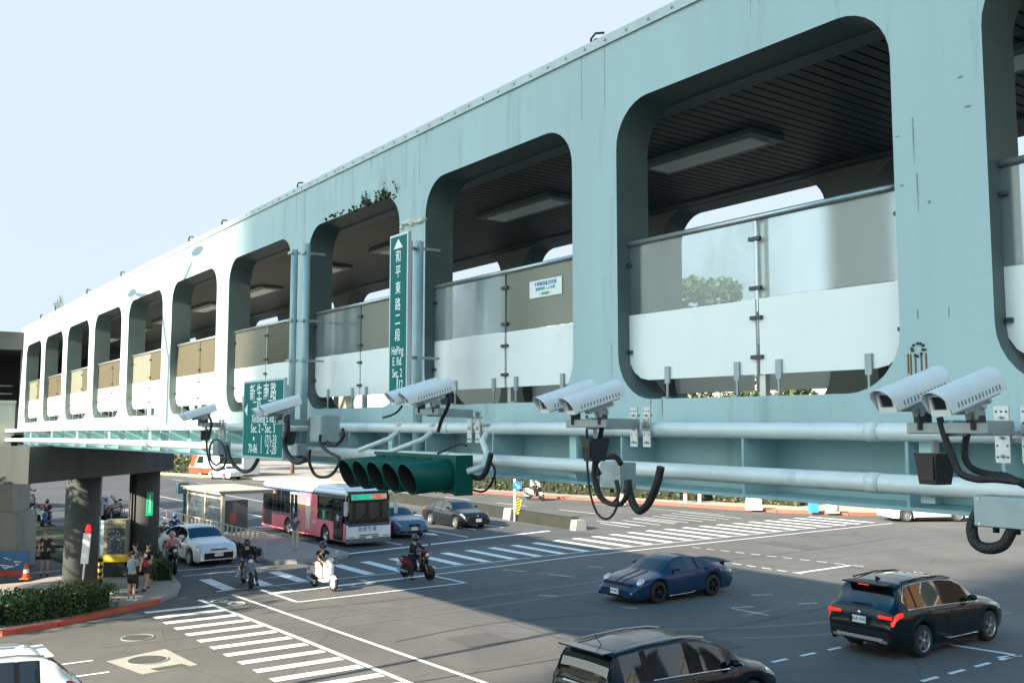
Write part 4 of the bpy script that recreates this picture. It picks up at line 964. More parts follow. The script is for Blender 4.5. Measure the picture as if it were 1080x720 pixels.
def bus():
    L, Wd, Hh = 11.2, 2.56, 3.12; x0, y0 = wsn(44.5 + L/2, 21.75 + Wd/2)
    t = thing('city_bus', 'pink and white city bus with a dark front standing at the bus platform', 'bus', (x0, y0, 0), heading(-1, 0))
    # right side (y = -W/2) faces the platform
    def shell(nm, m, xa, xb, z0, z1, inset=0., par=None, r=.12):
        P = []; hw = Wd/2 - inset
        mb = MB(); mb.box(((xa+xb)/2, 0, (z0+z1)/2), (xb-xa, 2*hw, z1-z0), None, r); o = mb.build(nm, m, par or t)
        for p in o.data.polygons: p.use_smooth = False
        return o
    f = L/2
    # lower body made around the wheel arches
    def side(y, sg):
        mb = MB(); arches = [(f - 1.45 - .95 + 0, .56), (-f + 3.9, .56)]
        for xa, xb in ((-f + .05, arches[1][0] - .58), (arches[1][0] + .58, arches[0][0] - .58), (arches[0][0] + .58, f - .06)): mb.box(((xa+xb)/2, y, .78), (xb - xa, .05, .96))
        for xc, r in arches:
            k = 10
            for i in range(k):
                a0, a1 = math.pi*i/k, math.pi*(i+1)/k
                P = [(xc + .58*math.cos(a0)*.97, .50 + .58*math.sin(a0)), (xc + .58*math.cos(a0), 1.26), (xc + .58*math.cos(a1), 1.26), (xc + .58*math.cos(a1)*.97, .50 + .58*math.sin(a1))]
                mb.hexa([(p[0], y - .025, p[1]) for p in P] + [(p[0], y + .025, p[1]) for p in P])
        return mb
    for y, sg in ((-Wd/2, -1), (Wd/2, 1)): fixn(side(y, sg).build('side_skirt', M_pink, t))
    mb = MB(); mb.box((0,0,.62), (L - .2, Wd - .12, .5)); 
    mb = MB(); mb.box((0,0,.95), (2.2, Wd - .1, .9)); mb.box((f - 3.9, 0, .95), (1.6, Wd-.1, .9)) ; mb.box((-f+1.4,0,.95), (2.4, Wd-.1,.9)); mb.box((0,0,.75),(L-.3,1.5,.7)); mb.build('chassis', M_under, t)
    xa1, xa2 = f - 1.45 - .95, -f + 3.9
    for x in (xa1, xa2):
        for s_ in (1, -1): wheel(t, x, s_*(Wd/2 - .16), s_, .50, .14)
    wb_ = shell('window_band', M_cglass, -f + .03, f - .10, 1.24, 2.62, .012, r=.05)
    rfs = shell('roof', M_bwhite, -f + .0, f - .04, 2.60, 2.98, .0, r=.16)
    rb = MB(); rb.box((0, 0, 3.02), (L - 1.6, Wd - .5, .12), None, .05); rb.box((-2.4,0,3.12),(3.6,1.8,.22), None, .08); rb.box((2.6,0,3.08),(1.5,1.5,.12), None, .05); rb.build('air_conditioner', M_bwhite, rfs)
    bl = MB(); bl.box((0, -Wd/2 - .002, 2.66), (L - .3, .02, .10)); bl.box((0, Wd/2 + .002, 2.66), (L - .3, .02, .10)); bl.build('cant_rail_stripe', M_bblue, t)
    # window pillars on the platform side, advert panel, doors
    y = -Wd/2 - .004
    def pn(nm, m, xa, xb, z0, z1, dy=.0, th=.012, par=None): q = MB(); q.box(((xa+xb)/2, y - dy, (z0+z1)/2), (xb-xa, th, z1-z0)); return q.build(nm, m, par or t)
    M_bdark = mat('bus_dark_red', (.05,.012,.018), .35, coat=.3); M_bdark2 = mat('bus_maroon', (.30,.05,.08), .35, coat=.3)
    pn('rear_engine_panel', M_bdark, -f + .06, -f + 1.55, .42, 1.30, .022)
    pn('side_stripe', M_bdark2, -f + 1.6, -.4, 1.12, 1.28, .022)
    ad = pn('advert_panel', M_pink, -.15, 2.25, .50, 2.60, .026)
    # advert: a pale figure in a long coat with yellow lettering blocks
    M_adw = mat('advert_cream', (.80,.66,.58), .5); M_ady = mat('advert_yellow', (.85,.50,.06), .5)
    def flat(nm, m, poly, dy): q = MB(); q.prism(poly, lambda a, b: (a, y - dy, b), lambda a, b: (a, y - dy - .004, b)); return fixn(q.build(nm, m, ad))
    flat('advert_figure', M_adw, [(.78,.62),(.86,1.2),(.70,1.65),(.82,2.02),(.98,2.10),(1.0,2.18),(1.14,2.18),(1.16,2.10),(1.30,2.02),(1.42,1.62),(1.26,1.2),(1.34,.62),(1.10,.62),(1.06,1.1),(1.0,.62)], .034)
    q = MB(); q.ball((1.07, y - .036, 2.28), (.12,.006,.14), 14); q.build('advert_face', M_adw, ad)
    q = MB(); q.ball((1.07, y - .033, 2.34), (.15,.004,.15), 14); q.build('advert_hair', mat('advert_brown', (.16,.05,.03), .6), ad)
    text_mesh('advert_text', '台灣好行', .42, M_ady, ad, frame_M((.55, y - .034, 1.80), (1,0,0), (0,0,1), (0,-1,0)), .003)
    text_mesh('advert_text', 'TAIWAN', .34, M_ady, ad, frame_M((1.70, y - .034, 1.72), (1,0,0), (0,0,1), (0,-1,0)), .003)
    text_mesh('advert_text', '出發', .30, M_adw, ad, frame_M((1.85, y - .034, 1.05), (1,0,0), (0,0,1), (0,-1,0)), .003)
    for x in (-3.9,-2.7,-1.5): pn('window_pillar', M_bdark, x - .04, x + .04, 1.28, 2.58, .014)
    for (xa, xb) in ((-1.32,-.25),(f-1.35,f-.25)):
        d = pn('door', M_bwhite if xa < 0 else M_trim, xa, xb, .34, 2.55, .030); 
        for a in (0, 1):
            m_ = (xa + xb)/2; u0 = xa + .05 if a == 0 else m_ + .03; u1 = m_ - .03 if a == 0 else xb - .05
            pn('door_pane', M_cglass, u0, u1, .55, 2.45, .038, .012, d)
            h_ = MB(); h_.tube([((m_ - .06 if a == 0 else m_ + .06), y - .06, 1.0), ((m_ - .06 if a == 0 else m_ + .06), y - .06, 1.7)], .014, 6); h_.build('grab_bar', M_chrome, d)
    pn('rear_route_board', M_trim, -f + .9, -f + 2.4, 2.30, 2.56, .03)
    text_mesh('route_text', '0南 松山', .22, mat('led_orange', (.5,.12,.04), .5, emit=((1,.25,.12), .9)), t, frame_M((-f + 1.65, y - .038, 2.42), (1,0,0), (0,0,1), (0,-1,0)), .002)
    q = MB(); q.box((2.95, y + .03, 1.55), (.34,.03,.5), None, .02); q.build('green_notice', mat('notice_green2', (.02,.45,.18), .5), t)
    # front
    fr = MB(); fr.box((f - .03, 0, .80), (.16, Wd - .06, .78), None, .07); fo = fr.build('front_panel', M_bwhite, t)
    ws = MB(); ws.hexa([(f-.10,-Wd/2+.05,1.18),(f+.06,-Wd/2+.14,1.18),(f+.06,Wd/2-.14,1.18),(f-.10,Wd/2-.05,1.18),(f-.14,-Wd/2+.06,2.95),(f-.02,-Wd/2+.16,2.90),(f-.02,Wd/2-.16,2.90),(f-.14,Wd/2-.06,2.95)]); ws.build('windscreen', M_cglass, t)
    q = MB(); q.box((f + .05, 0, 1.16), (.05, Wd - .2, .14), None, .02); q.build('windscreen_base', M_bblue, t)
    q = MB(); q.box((f + .01, 0, .34), (.14, Wd - .02, .28), None, .05); q.build('bumper', mat('bus_grey', (.10,.12,.14), .5), t)
    for s_ in (1, -1):
        q = MB(); q.ball((f + .02, s_*.98, .60), (.07,.24,.11), 14); q.build('headlight', M_hlens, t)
        q = MB(); q.tube([(f - .1, s_*(Wd/2 - .1), 2.72), (f + .22, s_*(Wd/2 + .12), 2.66), (f + .25, s_*(Wd/2 + .14), 2.45)], .022, 6); q.box((f + .24, s_*(Wd/2 + .14), 2.05), (.10,.20,.75), None, .05); q.build('side_mirror', mat('mirror_grey', (.45,.48,.50), .4), t)
    text_mesh('bus_company_text', '首都客運', .24, M_bblue, fo, frame_M((f + .052, -.1, .92), (0,1,0), (0,0,1), (1,0,0)), .003, spacing=1.25)
    q = MB(); q.box((f + .055, 0, .62), (.02,1.1,.05), None, .008); q.box((f + .055, 0, .53), (.02,1.1,.05), None, .008); q.build('front_grille', M_trim, fo)
    db = MB(); db.box((f + .015, 0, 2.62), (.03, 2.0, .30), Matrix.Rotation(R(-4), 3, 'Y')); do = db.build('destination_board', mat('board_green', (.01,.20,.13), .4, emit=((.02,.5,.3), .25)), t)
    q = MB(); q.box((f + .035, .55, 2.62), (.02,.85,.24), Matrix.Rotation(R(-4), 3, 'Y')); q.build('board_red', mat('board_redm', (.35,.03,.02), .4, emit=((.6,.08,.04), .3)), do)
    text_mesh('route_text', '松山 — 景美', .17, M_letter, do, frame_M((f + .05, .52, 2.62), (0,1,0), (0,0,1), (1,0,0)), .002)
    q = MB()
    for a_ in (28, -28, 90): q.box((f + .036, -.78, 2.62), (.015,.42 if a_ != 90 else .24,.05), Matrix.Rotation(R(a_), 3, 'X'))
    q.build('route_symbol', mat('route_blue', (.25,.55,.75), .4), do)
    q = MB(); q.tube([(f+.08,-.8,1.24),(f+.07,-.15,1.75)], .016, 5); q.tube([(f+.08,.1,1.24),(f+.07,.75,1.75)], .016, 5); q.build('wiper', M_trim, t)
    # driver and wheel behind the glass are too dark to see; rear lights
    t.scale = (1, 1, .955)
    for s_ in (1, -1): q = MB(); q.box((-f - .0, s_*1.1, 1.0), (.05,.14,.5), None, .02); q.build('tail_light', M_tlens, t)
    q = MB(); q.box((f + .07, .0, .47), (.012,.34,.15)); pl = q.build('number_plate', M_plate, t)
    return t
bus()
# --- the coach in the distance
def coach():
    t = thing('coach', 'orange and white coach far away behind the white saloon on the road bend', 'bus', (-35.9, 120.6, 0), R(143)); L, Wd = 10.8, 2.5; f = L/2
    mo_ = mat('coach_orange', (.42,.05,.012), .4, coat=.3); 
    prof = [(-f,.35),(f,.35),(f+.02,1.2),(f-.55,2.2),(f-1.3,3.0),(-f,3.0)]
    q = MB(); q.prism(prof, lambda a, b: (a,-Wd/2,b), lambda a, b: (a,Wd/2,b)); fixn(q.build('body', M_bwhite, t))
    for y in (-Wd/2 - .01, Wd/2 + .01):
        for nm, m, P in (('orange_skirt', mo_, [(-f,.35),(f,.35),(f,1.1),(f-1.6,1.05),(-f,.95)]), ('orange_sweep', mo_, [(f-.02,1.15),(f-.55,2.2),(f-1.3,2.98),(f-2.0,2.98),(f-1.2,1.6),(f-1.1,1.1)]), ('roof_stripe', mo_, [(-f,2.72),(f-1.2,2.75),(f-1.35,2.98),(-f,2.98)]), ('side_glass', M_cglass, [(-f+.2,1.6),(-f+4.6,1.6),(-f+4.6,2.6),(-f+.2,2.6)]), ('front_side_glass', M_cglass, [(f-2.9,1.6),(f-1.5,1.6),(f-1.95,2.5),(f-2.9,2.5)])):
            q = MB(); q.prism(P, lambda a, b: (a, y - .012, b), lambda a, b: (a, y + .012, b)); fixn(q.build(nm, m, t))
        for x in (f - 2.4, -f + 2.6): wheel(t, x, y * .93, 1 if y > 0 else -1, .48, .14)
    q = MB(); q.hexa([(f+.03,-1.1,1.25),(f+.05,-1.1,1.2),(f+.05,1.1,1.2),(f+.03,1.1,1.25),(f-.52,-1.1,2.2),(f-.5,-1.1,2.2),(f-.5,1.1,2.2),(f-.52,1.1,2.2)]); q.build('windscreen', M_cglass, t)
coach()
# ------------------------------------------------------------ surveillance cameras, brackets, boxes and cable loops on the pipes
M_cctv = mat('camera_housing_paint', (.74,.76,.77), .32, var=.04, scale=12); M_lens = mat('camera_window', (.01,.012,.013), .05, coat=1.); M_cbr = mat('camera_bracket', (.30,.34,.34), .45, .3, var=.12, scale=20)
def prismx(mb, prof, M, x0, x1, slant=0., zc=0., smooth=True):
    m = len(prof); vs = [M @ Vector((x0, a, b)) for a, b in prof] + [M @ Vector((x1 + slant*(b - zc), a, b)) for a, b in prof]
    mb.add(vs, [(i, (i+1)%m, (i+1)%m+m, i+m) for i in range(m)], smooth); mb.add(vs, [tuple(range(m))[::-1], tuple(range(m, 2*m))], False)
def cctv(px, py, n, label, L=.47, w=.072, yaw=None, tilt=17, det=True):
    s, z = fac(px, py, n); c = Vector(B(s, n, z)); dirh = yaw if yaw is not None else R(207)
    d = Vector((math.cos(dirh)*math.cos(R(tilt)), math.sin(dirh)*math.cos(R(tilt)), -math.sin(R(tilt))))
    t = thing('surveillance_camera', label, 'security camera', c, 0, 'surveillance cameras on arms along the pipes')
    y = UP.cross(d).normalized(); zz = d.cross(y)
    M = frame_M((0,0,0), d, y, zz)
    hw = w; k = 12
    outer = [(hw*math.cos(math.pi*i/k)*1.0, .012 + .062*math.sin(math.pi*i/k)) for i in range(k+1)]
    arch_o = [(hw, -.055)] + outer + [(-hw, -.055)]; arch_i = [(a*.945, b - .004 if b > 0 else b) for a, b in arch_o]
    mb = MB(); m = len(arch_o)
    for arr, fl in ((arch_o, False), (arch_i, True)):
        vs = [M @ Vector((-L/2, a, b)) for a, b in arr] + [M @ Vector((L/2 + .45*(b + .02), a, b)) for a, b in arr]
        mb.add(vs, [((i, i+1, i+1+m, i+m) if not fl else (i+m, i+1+m, i+1, i)) for i in range(m-1)], True)
    vo = [M @ Vector((L/2 + .45*(b + .02), a, b)) for a, b in arch_o] + [M @ Vector((L/2 + .45*(b + .02), a, b)) for a, b in arch_i]
    mb.add(vo, [(i, i+1, i+1+m, i+m) for i in range(m-1)]); vo = [M @ Vector((-L/2, a, b)) for a, b in arch_o]; mb.add(vo, [tuple(range(m))])
    sh = mb.build('sun_shield', M_cctv, t)
    b_ = MB(); pr = [(a*.88, b - .012 if b > 0 else -.066) for a, b in arch_o]; prismx(b_, pr, M, -L/2 + .05, L/2 - .035); hb = b_.build('housing', M_cctv, t)
    f_ = MB(); 
    def q(mbx, y0, y1, z0, z1, x0, x1): mbx.hexa([M @ Vector(p) for p in ((x0,y0,z0),(x1,y0,z0),(x1,y1,z0),(x0,y1,z0),(x0,y0,z1),(x1,y0,z1),(x1,y1,z1),(x0,y1,z1))])
    q(f_, -.042, .042, -.038, .034, L/2 - .035, L/2 - .028); f_.build('front_glass', M_lens, hb)
    fr_ = MB()
    for (a, b, e, g_) in ((-.060,-.042,-.066,.040),(.042,.060,-.066,.040),(-.042,.042,-.066,-.038),(-.05,.05,.034,.048)): q(fr_, a, b, e, g_, L/2 - .036, L/2 - .014)
    fr_.build('front_frame', M_cctv, hb)
    if det:
        v_ = MB()
        for sd in (1, -1):
            for i in range(13):
                xx = -L/2 + .05 + i*.028; q(v_, sd*hw - .001*sd - .001, sd*hw + .002, -.040, -.012, xx, xx + .010)
        v_.build('vent_slots', mat('slot_shadow', (.22,.25,.26), .6), sh)
    br = MB(); q(br, -.035, .035, -.10, -.066, -L*.28, L*.18); q(br, -.03, .03, -.15, -.10, -L*.16, L*.02); br.build('swivel_bracket', M_cbr, t)
    k_ = MB(); k_.cyl(M @ Vector((-.06, -.05, -.10)), M @ Vector((-.06, .05, -.10)), .014, 10); k_.cyl(M @ Vector((-.12, -.045, -.085)), M @ Vector((-.12, .045, -.085)), .010, 10); k_.build('pivot_bolt', M_galv, t)
    foot = M @ Vector((-L*.07, 0, -.15)); return t, c + foot, c, M
def loose(name, pts, r, label, m=None, seg=8, parent=None, cat='cable'):
    # smooth curve through the given points
    P = [Vector(p) for p in pts]; Q = []
    for i in range(len(P) - 1):
        p0, p1, p2, p3 = P[max(i-1,0)], P[i], P[i+1], P[min(i+2, len(P)-1)]
        for k in range(6):
            t = k/6.; Q.append(.5*((2*p1) + (-p0+p2)*t + (2*p0-5*p1+4*p2-p3)*t*t + (-p0+3*p1-3*p2+p3)*t**3))
    Q.append(P[-1]); mb = MB(); mb.tube(Q, r, seg); o = mb.build(name, m or M_cable, parent)
    if parent is None: tag(o, label, cat)
    return o
def bpt(px, py, n): s, z = fac(px, py, n); return Vector(B(s, n, z))
def arm(label, fpts, n_end, sz=.055, plate_px=None, plates=((.0,),), z_off=0.):
    """horizontal square arm carrying a pair of cameras back to the perforated plates on the pipes"""
    t = thing('camera_arm', label, 'mounting arm', (0,0,0), 0, 'steel arms holding the cameras')
    f = sum((Vector(p) for p in fpts), Vector((0,0,0))) / len(fpts)
    s_e, z_e = fac(plate_px[0], plate_px[1], n_end); e_ = Vector(B(s_e, n_end, z_e))
    zc = (min(p.z for p in fpts)) - sz
    a = Vector((f.x, f.y, zc)); b = Vector((e_.x, e_.y, zc))
    ax = (b - a).normalized(); y = UP.cross(ax).normalized(); mb = MB(); rot = Matrix((ax, y, UP)).transposed()
    mb.box((a + b)/2 , ((b-a).length, sz*.9, sz*1.6), rot, .006); mb.build('arm_beam', M_cbr, t)
    c_ = MB(); fa, fb = Vector((fpts[0].x, fpts[0].y, zc)), Vector((fpts[-1].x, fpts[-1].y, zc))
    if len(fpts) > 1:
        dv = (fb - fa); L = dv.length + .16; dx = dv.normalized(); yy = UP.cross(dx); c_.box((fa+fb)/2, (L, sz*1.2, sz*1.1), Matrix((dx, yy, UP)).transposed(), .006); c_.build('cross_beam', M_cbr, t)
    for p in fpts:
        m_ = MB(); m_.box((p.x, p.y, (p.z + zc)/2), (.07,.07, max(.03, p.z - zc + .02))); m_.build('mounting_block', M_dark, t)
    for ds in (-.10, .06):
        perf_plate(t, s_e + ds, NP - .085, z_e, .09, .34)
    g_ = MB(); g_.bbox_b(s_e - .13, s_e + .10, NP - .07, NP + .07, z_e - .02, z_e + .02); g_.build('clamp', M_galv, t)
    u = MB()
    for ds in (-.10, .06):
        for zz in (-.13, -.02, .10): u.cyl(B(s_e + ds, NP - .11, z_e + zz), B(s_e + ds, NP - .02, z_e + zz), .009, 8)
    u.build('clamp_bolt', M_greymetal, t)
    return t, a, b, (s_e, z_e)
def ir_box(p, label, sc_=1.):
    t = thing('infrared_lamp', label, 'infrared lamp', p, 0, 'black lamps slung under the cameras')
    w, d, h = .085*sc_, .07*sc_, .085*sc_; mb = MB(); rot = Matrix.Rotation(R(27), 3, 'Z')
    pts = [rot @ Vector(q) for q in ((-w*.8,-d*.8,-h),(w*.6,-d*.8,-h),(w*.6,d*.8,-h),(-w*.8,d*.8,-h),(-w,-d,h),(w,-d,h),(w,d,h),(-w,d,h))]; mb.hexa(pts); mb.build('lamp_body', M_dark, t)
    m2 = MB(); m2.box((0,0,h+.03), (.03,.03,.08)); m2.build('hanger', M_cbr, t)
    m3 = MB(); m3.hexa([rot @ Vector(q) for q in ((-w*.98,-d*.7,-h*.7),(-w*.93,-d*.7,-h*.7),(-w*.93,d*.7,-h*.7),(-w*.98,d*.7,-h*.7),(-w*1.04,-d*.8,h*.8),(-w*1.0,-d*.8,h*.8),(-w*1.0,d*.8,h*.8),(-w*1.04,d*.8,h*.8))]); m3.build('lamp_glass', M_lens, t)
    return t
def jbox(px, py, n, w, h, d, label, m=None, group='grey junction boxes hung on the pipes'):
    s, z = fac(px, py, n); t = thing('junction_box', label, 'junction box', B(s, n, z), AZ, group)
    rot = None; mb = MB(); mb.box((0,0,0), (d, w, h), None, .008); mb.build('box', m or M_greymetal, t)
    l = MB(); l.box((-d/2 - .006, 0, 0), (.012, w*.94, h*.94), None, .004); l.build('lid', m or M_greymetal, t)
    sc = MB()
    for a in (-1, 1):
        for b in (-1, 1): sc.cyl((-d/2 - .016, a*w*.40, b*h*.40), (-d/2 - .010, a*w*.40, b*h*.40), .008, 8)
    sc.build('lid_screw', M_galv, t)
    g_ = MB()
    for a in (-.3, 0, .3): g_.cyl((0, a*w, -h/2 - .03), (0, a*w, -h/2), .016, 8)
    g_.build('cable_gland', M_dark, t)
    return t, s, z
SETS = [
 # name-in-words, cams [(px,py,label)], n, plate px, ir px, box
 ('A', [(1018,413,'nearest white bullet camera, rightmost of all, over the black cable loops'), (962,411,'white bullet camera just left of the nearest one at the right edge')], 4.85, (1066,458), (987,494)),
 ('B', [(626,419,'white bullet camera hanging right of its twin below the middle pillar'), (598,418,'white bullet camera half hidden behind its twin below the middle pillar')], 4.6, (672,450), (628,474)),
 ('C', [(452,413,'white bullet camera above the green traffic light, the right one of the pair'), (437,413,'white bullet camera above the green traffic light, behind its twin')], 4.7, (497,450), None),
 ('D', [(297,427,'white bullet camera in front of the squarish green road sign, nearer of the two'), (289,430,'white bullet camera in front of the squarish green road sign, mostly hidden by its twin')], 4.9, (327,452), (305,462)),
 ('E', [(212,434,'white bullet camera in the sun left of the squarish green sign, nearer of its pair'), (207,436,'white bullet camera in the sun left of the squarish green sign, farther of its pair')], 5.2, (232,452), (217,459)),
]
words = {'A': 'at the right edge', 'B': 'below the middle pillar', 'C': 'above the green traffic light', 'D': 'beside the squarish green sign', 'E': 'in the sunlit part at the left'}
FEET = {}
for nm, cams, n, ppx, irpx in SETS:
    fp = []
    for px, py, lab in cams:
        t, f, c, M = cctv(px, py, n, lab, L=.46 if nm in 'AB' else .50, det=nm in 'ABC', yaw=R(207) if nm != 'E' else R(204)); fp.append(f)
    ta, a, b, (se, ze) = arm('grey steel arm carrying two cameras ' + words[nm], fp, NP - .10, .055, ppx)
    FEET[nm] = (a, b, se, ze)
    if irpx: ir_box(bpt(irpx[0], irpx[1], n + .15), 'small black lamp hanging under the cameras ' + words[nm], 1.0)
jbox(1072, 540, 4.7, .34, .15, .16, 'grey box with a speckled lid under the pipe at the right edge')
jbox(652, 501, 5.2, .26, .21, .15, 'grey box under the lower pipe below the middle pillar')
jbox(343, 452, 5.3, .34, .34, .25, 'large dark grey box on the upper pipe right of the squarish sign')
jbox(316, 474, 5.3, .22, .16, .15, 'small grey box under the lower pipe right of the squarish sign')
jbox(234, 472, 5.3, .26, .22, .2, 'round-cornered grey box under the pipe amid cable loops at the left')
def loop(name, label, pts, n, r, dn=0.):
    P = []
    for i, (px, py) in enumerate(pts): P.append(bpt(px, py, n + dn * i / max(1, len(pts)-1)))
    return loose(name, P, r, label)
loop('cable', 'thick black cable drooping from the right-hand camera to the lower pipe', [(991,440),(997,462),(1006,485),(1013,499),(1030,505),(1050,505),(1078,508)], 4.9, .019)
loop('cable', 'black cable curling down behind the arm at the right edge', [(1026,444),(1019,462),(1018,482),(1026,494),(1044,500),(1062,502),(1082,512)], 5.1, .019)
loop('cable', 'fat black conduit loop hanging beneath the box at the right edge', [(1044,536),(1031,541),(1025,556),(1029,572),(1042,578),(1058,574),(1068,558),(1078,548)], 4.65, .028)
loop('cable', 'thin black cable in the widest loop below the middle pillar', [(619,438),(619,470),(620,500),(623,522),(630,541),(640,547),(649,538),(653,518),(651,506)], 4.75, .009)
loop('cable', 'thick black cable dropping from the near camera below the middle pillar', [(637,438),(633,460),(628,480),(627,505),(633,524),(645,531),(656,530),(662,518),(661,506)], 4.8, .019)
loop('cable', 'black cable arching over the grey box below the middle pillar', [(632,500),(628,490),(634,483),(648,481),(655,489)], 4.95, .022)
loop('cable', 'fat black conduit in a U right of the grey box below the middle pillar', [(662,506),(665,524),(673,538),(682,533),(689,520),(694,506),(697,492)], 5.0, .030)
loop('cable', 'black cable between the inner loops under the grey box', [(649,506),(652,522),(646,530),(640,528),(633,520),(630,505)], 5.05, .012)
loop('cable', 'black cable curving behind the traffic light to the upper pipe', [(470,410),(474,420),(471,432),(466,442),(462,455)], 4.9, .018)
loop('cable', 'thin black cable rising from the traffic light to the arm', [(462,478),(474,472),(484,468),(492,470)], 5.2, .013)
loop('cable', 'black cable bundle hanging behind the right end of the traffic light', [(492,500),(505,504),(512,498),(516,486),(518,478)], 5.4, .028)
loop('cable', 'thin cable loop right of the traffic light', [(497,516),(510,518),(519,508),(522,496),(517,486)], 5.5, .012)
loop('cable', 'black cable looping from the big grey box to the traffic light', [(338,458),(338,468),(346,476),(358,484),(352,498),(342,503),(332,500),(326,486),(327,474)], 5.1, .020)
loop('cable', 'black cable from the big grey box along the upper pipe', [(345,466),(354,469),(362,460),(361,452)], 5.2, .022)
loop('cable', 'black cable bundle under the cameras in front of the squarish sign', [(303,442),(303,455),(300,468),(304,480),(312,487),(322,485)], 4.95, .034)
loop('cable', 'black cable ring around the grey box in the sunlit part', [(219,452),(218,466),(219,480),(223,492),(230,496),(237,490),(238,478),(233,466),(225,464),(221,474),(223,486),(229,490),(235,484)], 5.1, .017)
loop('cable', 'fat black cable drooping from the grey box across the coach', [(239,470),(243,484),(249,492),(258,497),(266,494),(272,484)], 5.2, .030)
loop('cable', 'short black cable behind the sunlit cameras', [(220,438),(223,446),(221,456),(218,462)], 5.15, .022)
loop('cable', 'black cable stub along the upper pipe left of the tall sign', [(404,440),(412,438),(419,434),(424,428)], 5.7, .014)

# ------------------------------------------------------------ green traffic light seen from its visor side
M_tl = mat('signal_green_paint', (.0,.075,.062), .5, spec=.25, var=.08, scale=6); M_tlin = mat('visor_inside', (.008,.014,.013), .8)
TL = thing('traffic_light', 'dark green horizontal traffic light with five long round visors under the cameras', 'traffic light', (0,0,0))
nT = 5.25; sR, zc = fac(485, 503, nT); pitch = .335; tilt = R(4); zc = -.455
ax = (-V3N * math.cos(tilt) - UP * math.sin(tilt)); sideax = V3D1
sL = sR + 5 * pitch
hb = MB(); hb.bbox_b(sR - .03, sL, nT - .06, nT + .10, zc - .185, zc + .185); ho = hb.build('housing', M_tl, TL)
ed = MB(); ed.bbox_b(sR - .055, sR - .03, nT - .085, nT + .12, zc - .20, zc + .20); ed.bbox_b(sR - .03, sL + .02, nT - .075, nT - .06, zc + .165, zc + .20); ed.build('housing_flange', M_tl, TL)
for k in range(5):
    c = Vector(B(sR + pitch * (k + .5), nT - .06, zc)); Mx = frame_M(c, sideax, ax.cross(sideax), ax)
    ro, ri, Lv = .160, .152, .50
    m_ = MB(); seg = 28; vs = []; fs = []
    for i in range(seg):
        a = 2*math.pi*i/seg; cut = .5 + .5 * (-(ax.cross(sideax)).z * math.sin(a) if False else math.sin(a) * (1 if (ax.cross(sideax)).z > 0 else -1)); l_ = Lv * (.80 + .20 * cut)
        for rr, zz in ((ro, 0), (ro, l_), (ri, l_), (ri, .0)): vs.append(Mx @ Vector((rr*math.cos(a), rr*math.sin(a), zz)))
    for i in range(seg):
        j = (i+1) % seg
        for q in (0, 1): fs.append((i*4+q, j*4+q, j*4+q+1, i*4+q+1))
    m_.add(vs, fs, True); m_.build('visor', M_tl, TL)
    m2 = MB(); m2.add(vs, [(i*4+2, ((i+1)%seg)*4+2, ((i+1)%seg)*4+3, i*4+3) for i in range(seg)], True); vo = m2.build('visor_lining', M_tlin, TL)
    l_ = MB(); l_.lathe([(0,.04),(ri*.6,.025),(ri,.0)], Mx, 20); l_.build('lamp_lens', mat('lens_dark', (.01,.02,.018), .3), TL)
    c2 = MB()
    for dz in (-.185, .185):
        c2.ball(B(sR + pitch*(k+.25), nT - .02, zc + dz), .014, 8, None, 5); c2.ball(B(sR + pitch*(k+.75), nT - .02, zc + dz), .014, 8, None, 5)
    c2.build('door_catch', M_dark, TL)
for px_ in (405, 440):
    hg = MB(); s_, z_ = fac(px_, 462, 5.6); hg.tube([B(s_, NP - .02, -.01), B(s_ + .05, NP - .15, -.12), B(s_ + .10, nT + .05, zc + .19)], .028, 8); hg.bbox_b(s_ - .05, s_ + .05, NP - .09, NP + .09, .04, .062)
    hg.build('hanger_tube', M_pipe, TL)
hg = MB(); hg.tube([B(fac(517,447,NP)[0], NP, .02), B(fac(517,447,NP)[0], NP - .1, -.12), B(fac(514,475,5.6)[0], 5.6, -.26), B(fac(505,488,5.4)[0], 5.45, -.37), B(fac(492,500,5.3)[0], 5.3, -.42)], .034, 12)
hg.build('curved_arm', M_pipe, TL)
g_ = MB(); g_.bbox_b(fac(517,447,NP)[0] - .07, fac(517,447,NP)[0] + .07, NP - .1, NP + .1, .045, .06); g_.build('saddle_clamp', M_greymetal, TL)

# ------------------------------------------------------------ road signs and their posts
def sign(name, label, s0, s1, n, z0, z1, group=None):
    t = thing(name, label, 'road sign', (0,0,0)); fr = MB(); fr.bbox_b(s0, s1, n, n + .045, z0, z1); fr.build('sign_frame', M_signfr, t)
    f = MB(); e = .028; f.bbox_b(s0 + e, s1 - e, n - .004, n, z0 + e, z1 - e); fb = f.build('sign_face', M_sign, t)
    b = MB(); b.bbox_b(s0 + .05, s1 - .05, n + .045, n + .09, z0 + .1, z1 - .1); b.build('backing_channel', M_galv, t)
    return t, fb
def stext(par, txt, s, n, z, size, sx=1., m=None, spacing=1.): return text_mesh('lettering', txt, size, m or M_letter, par, frame_M(B(s, n - .006, z), -V3D1, UP, -V3N), .001, sx=sx, spacing=spacing)
def tri(par, pts, n, m=None):
    q = MB(); q.prism(pts, lambda a, b: B(a, n - .006, b), lambda a, b: B(a, n - .009, b)); return fixn(q.build('arrow', m or M_letter, par))
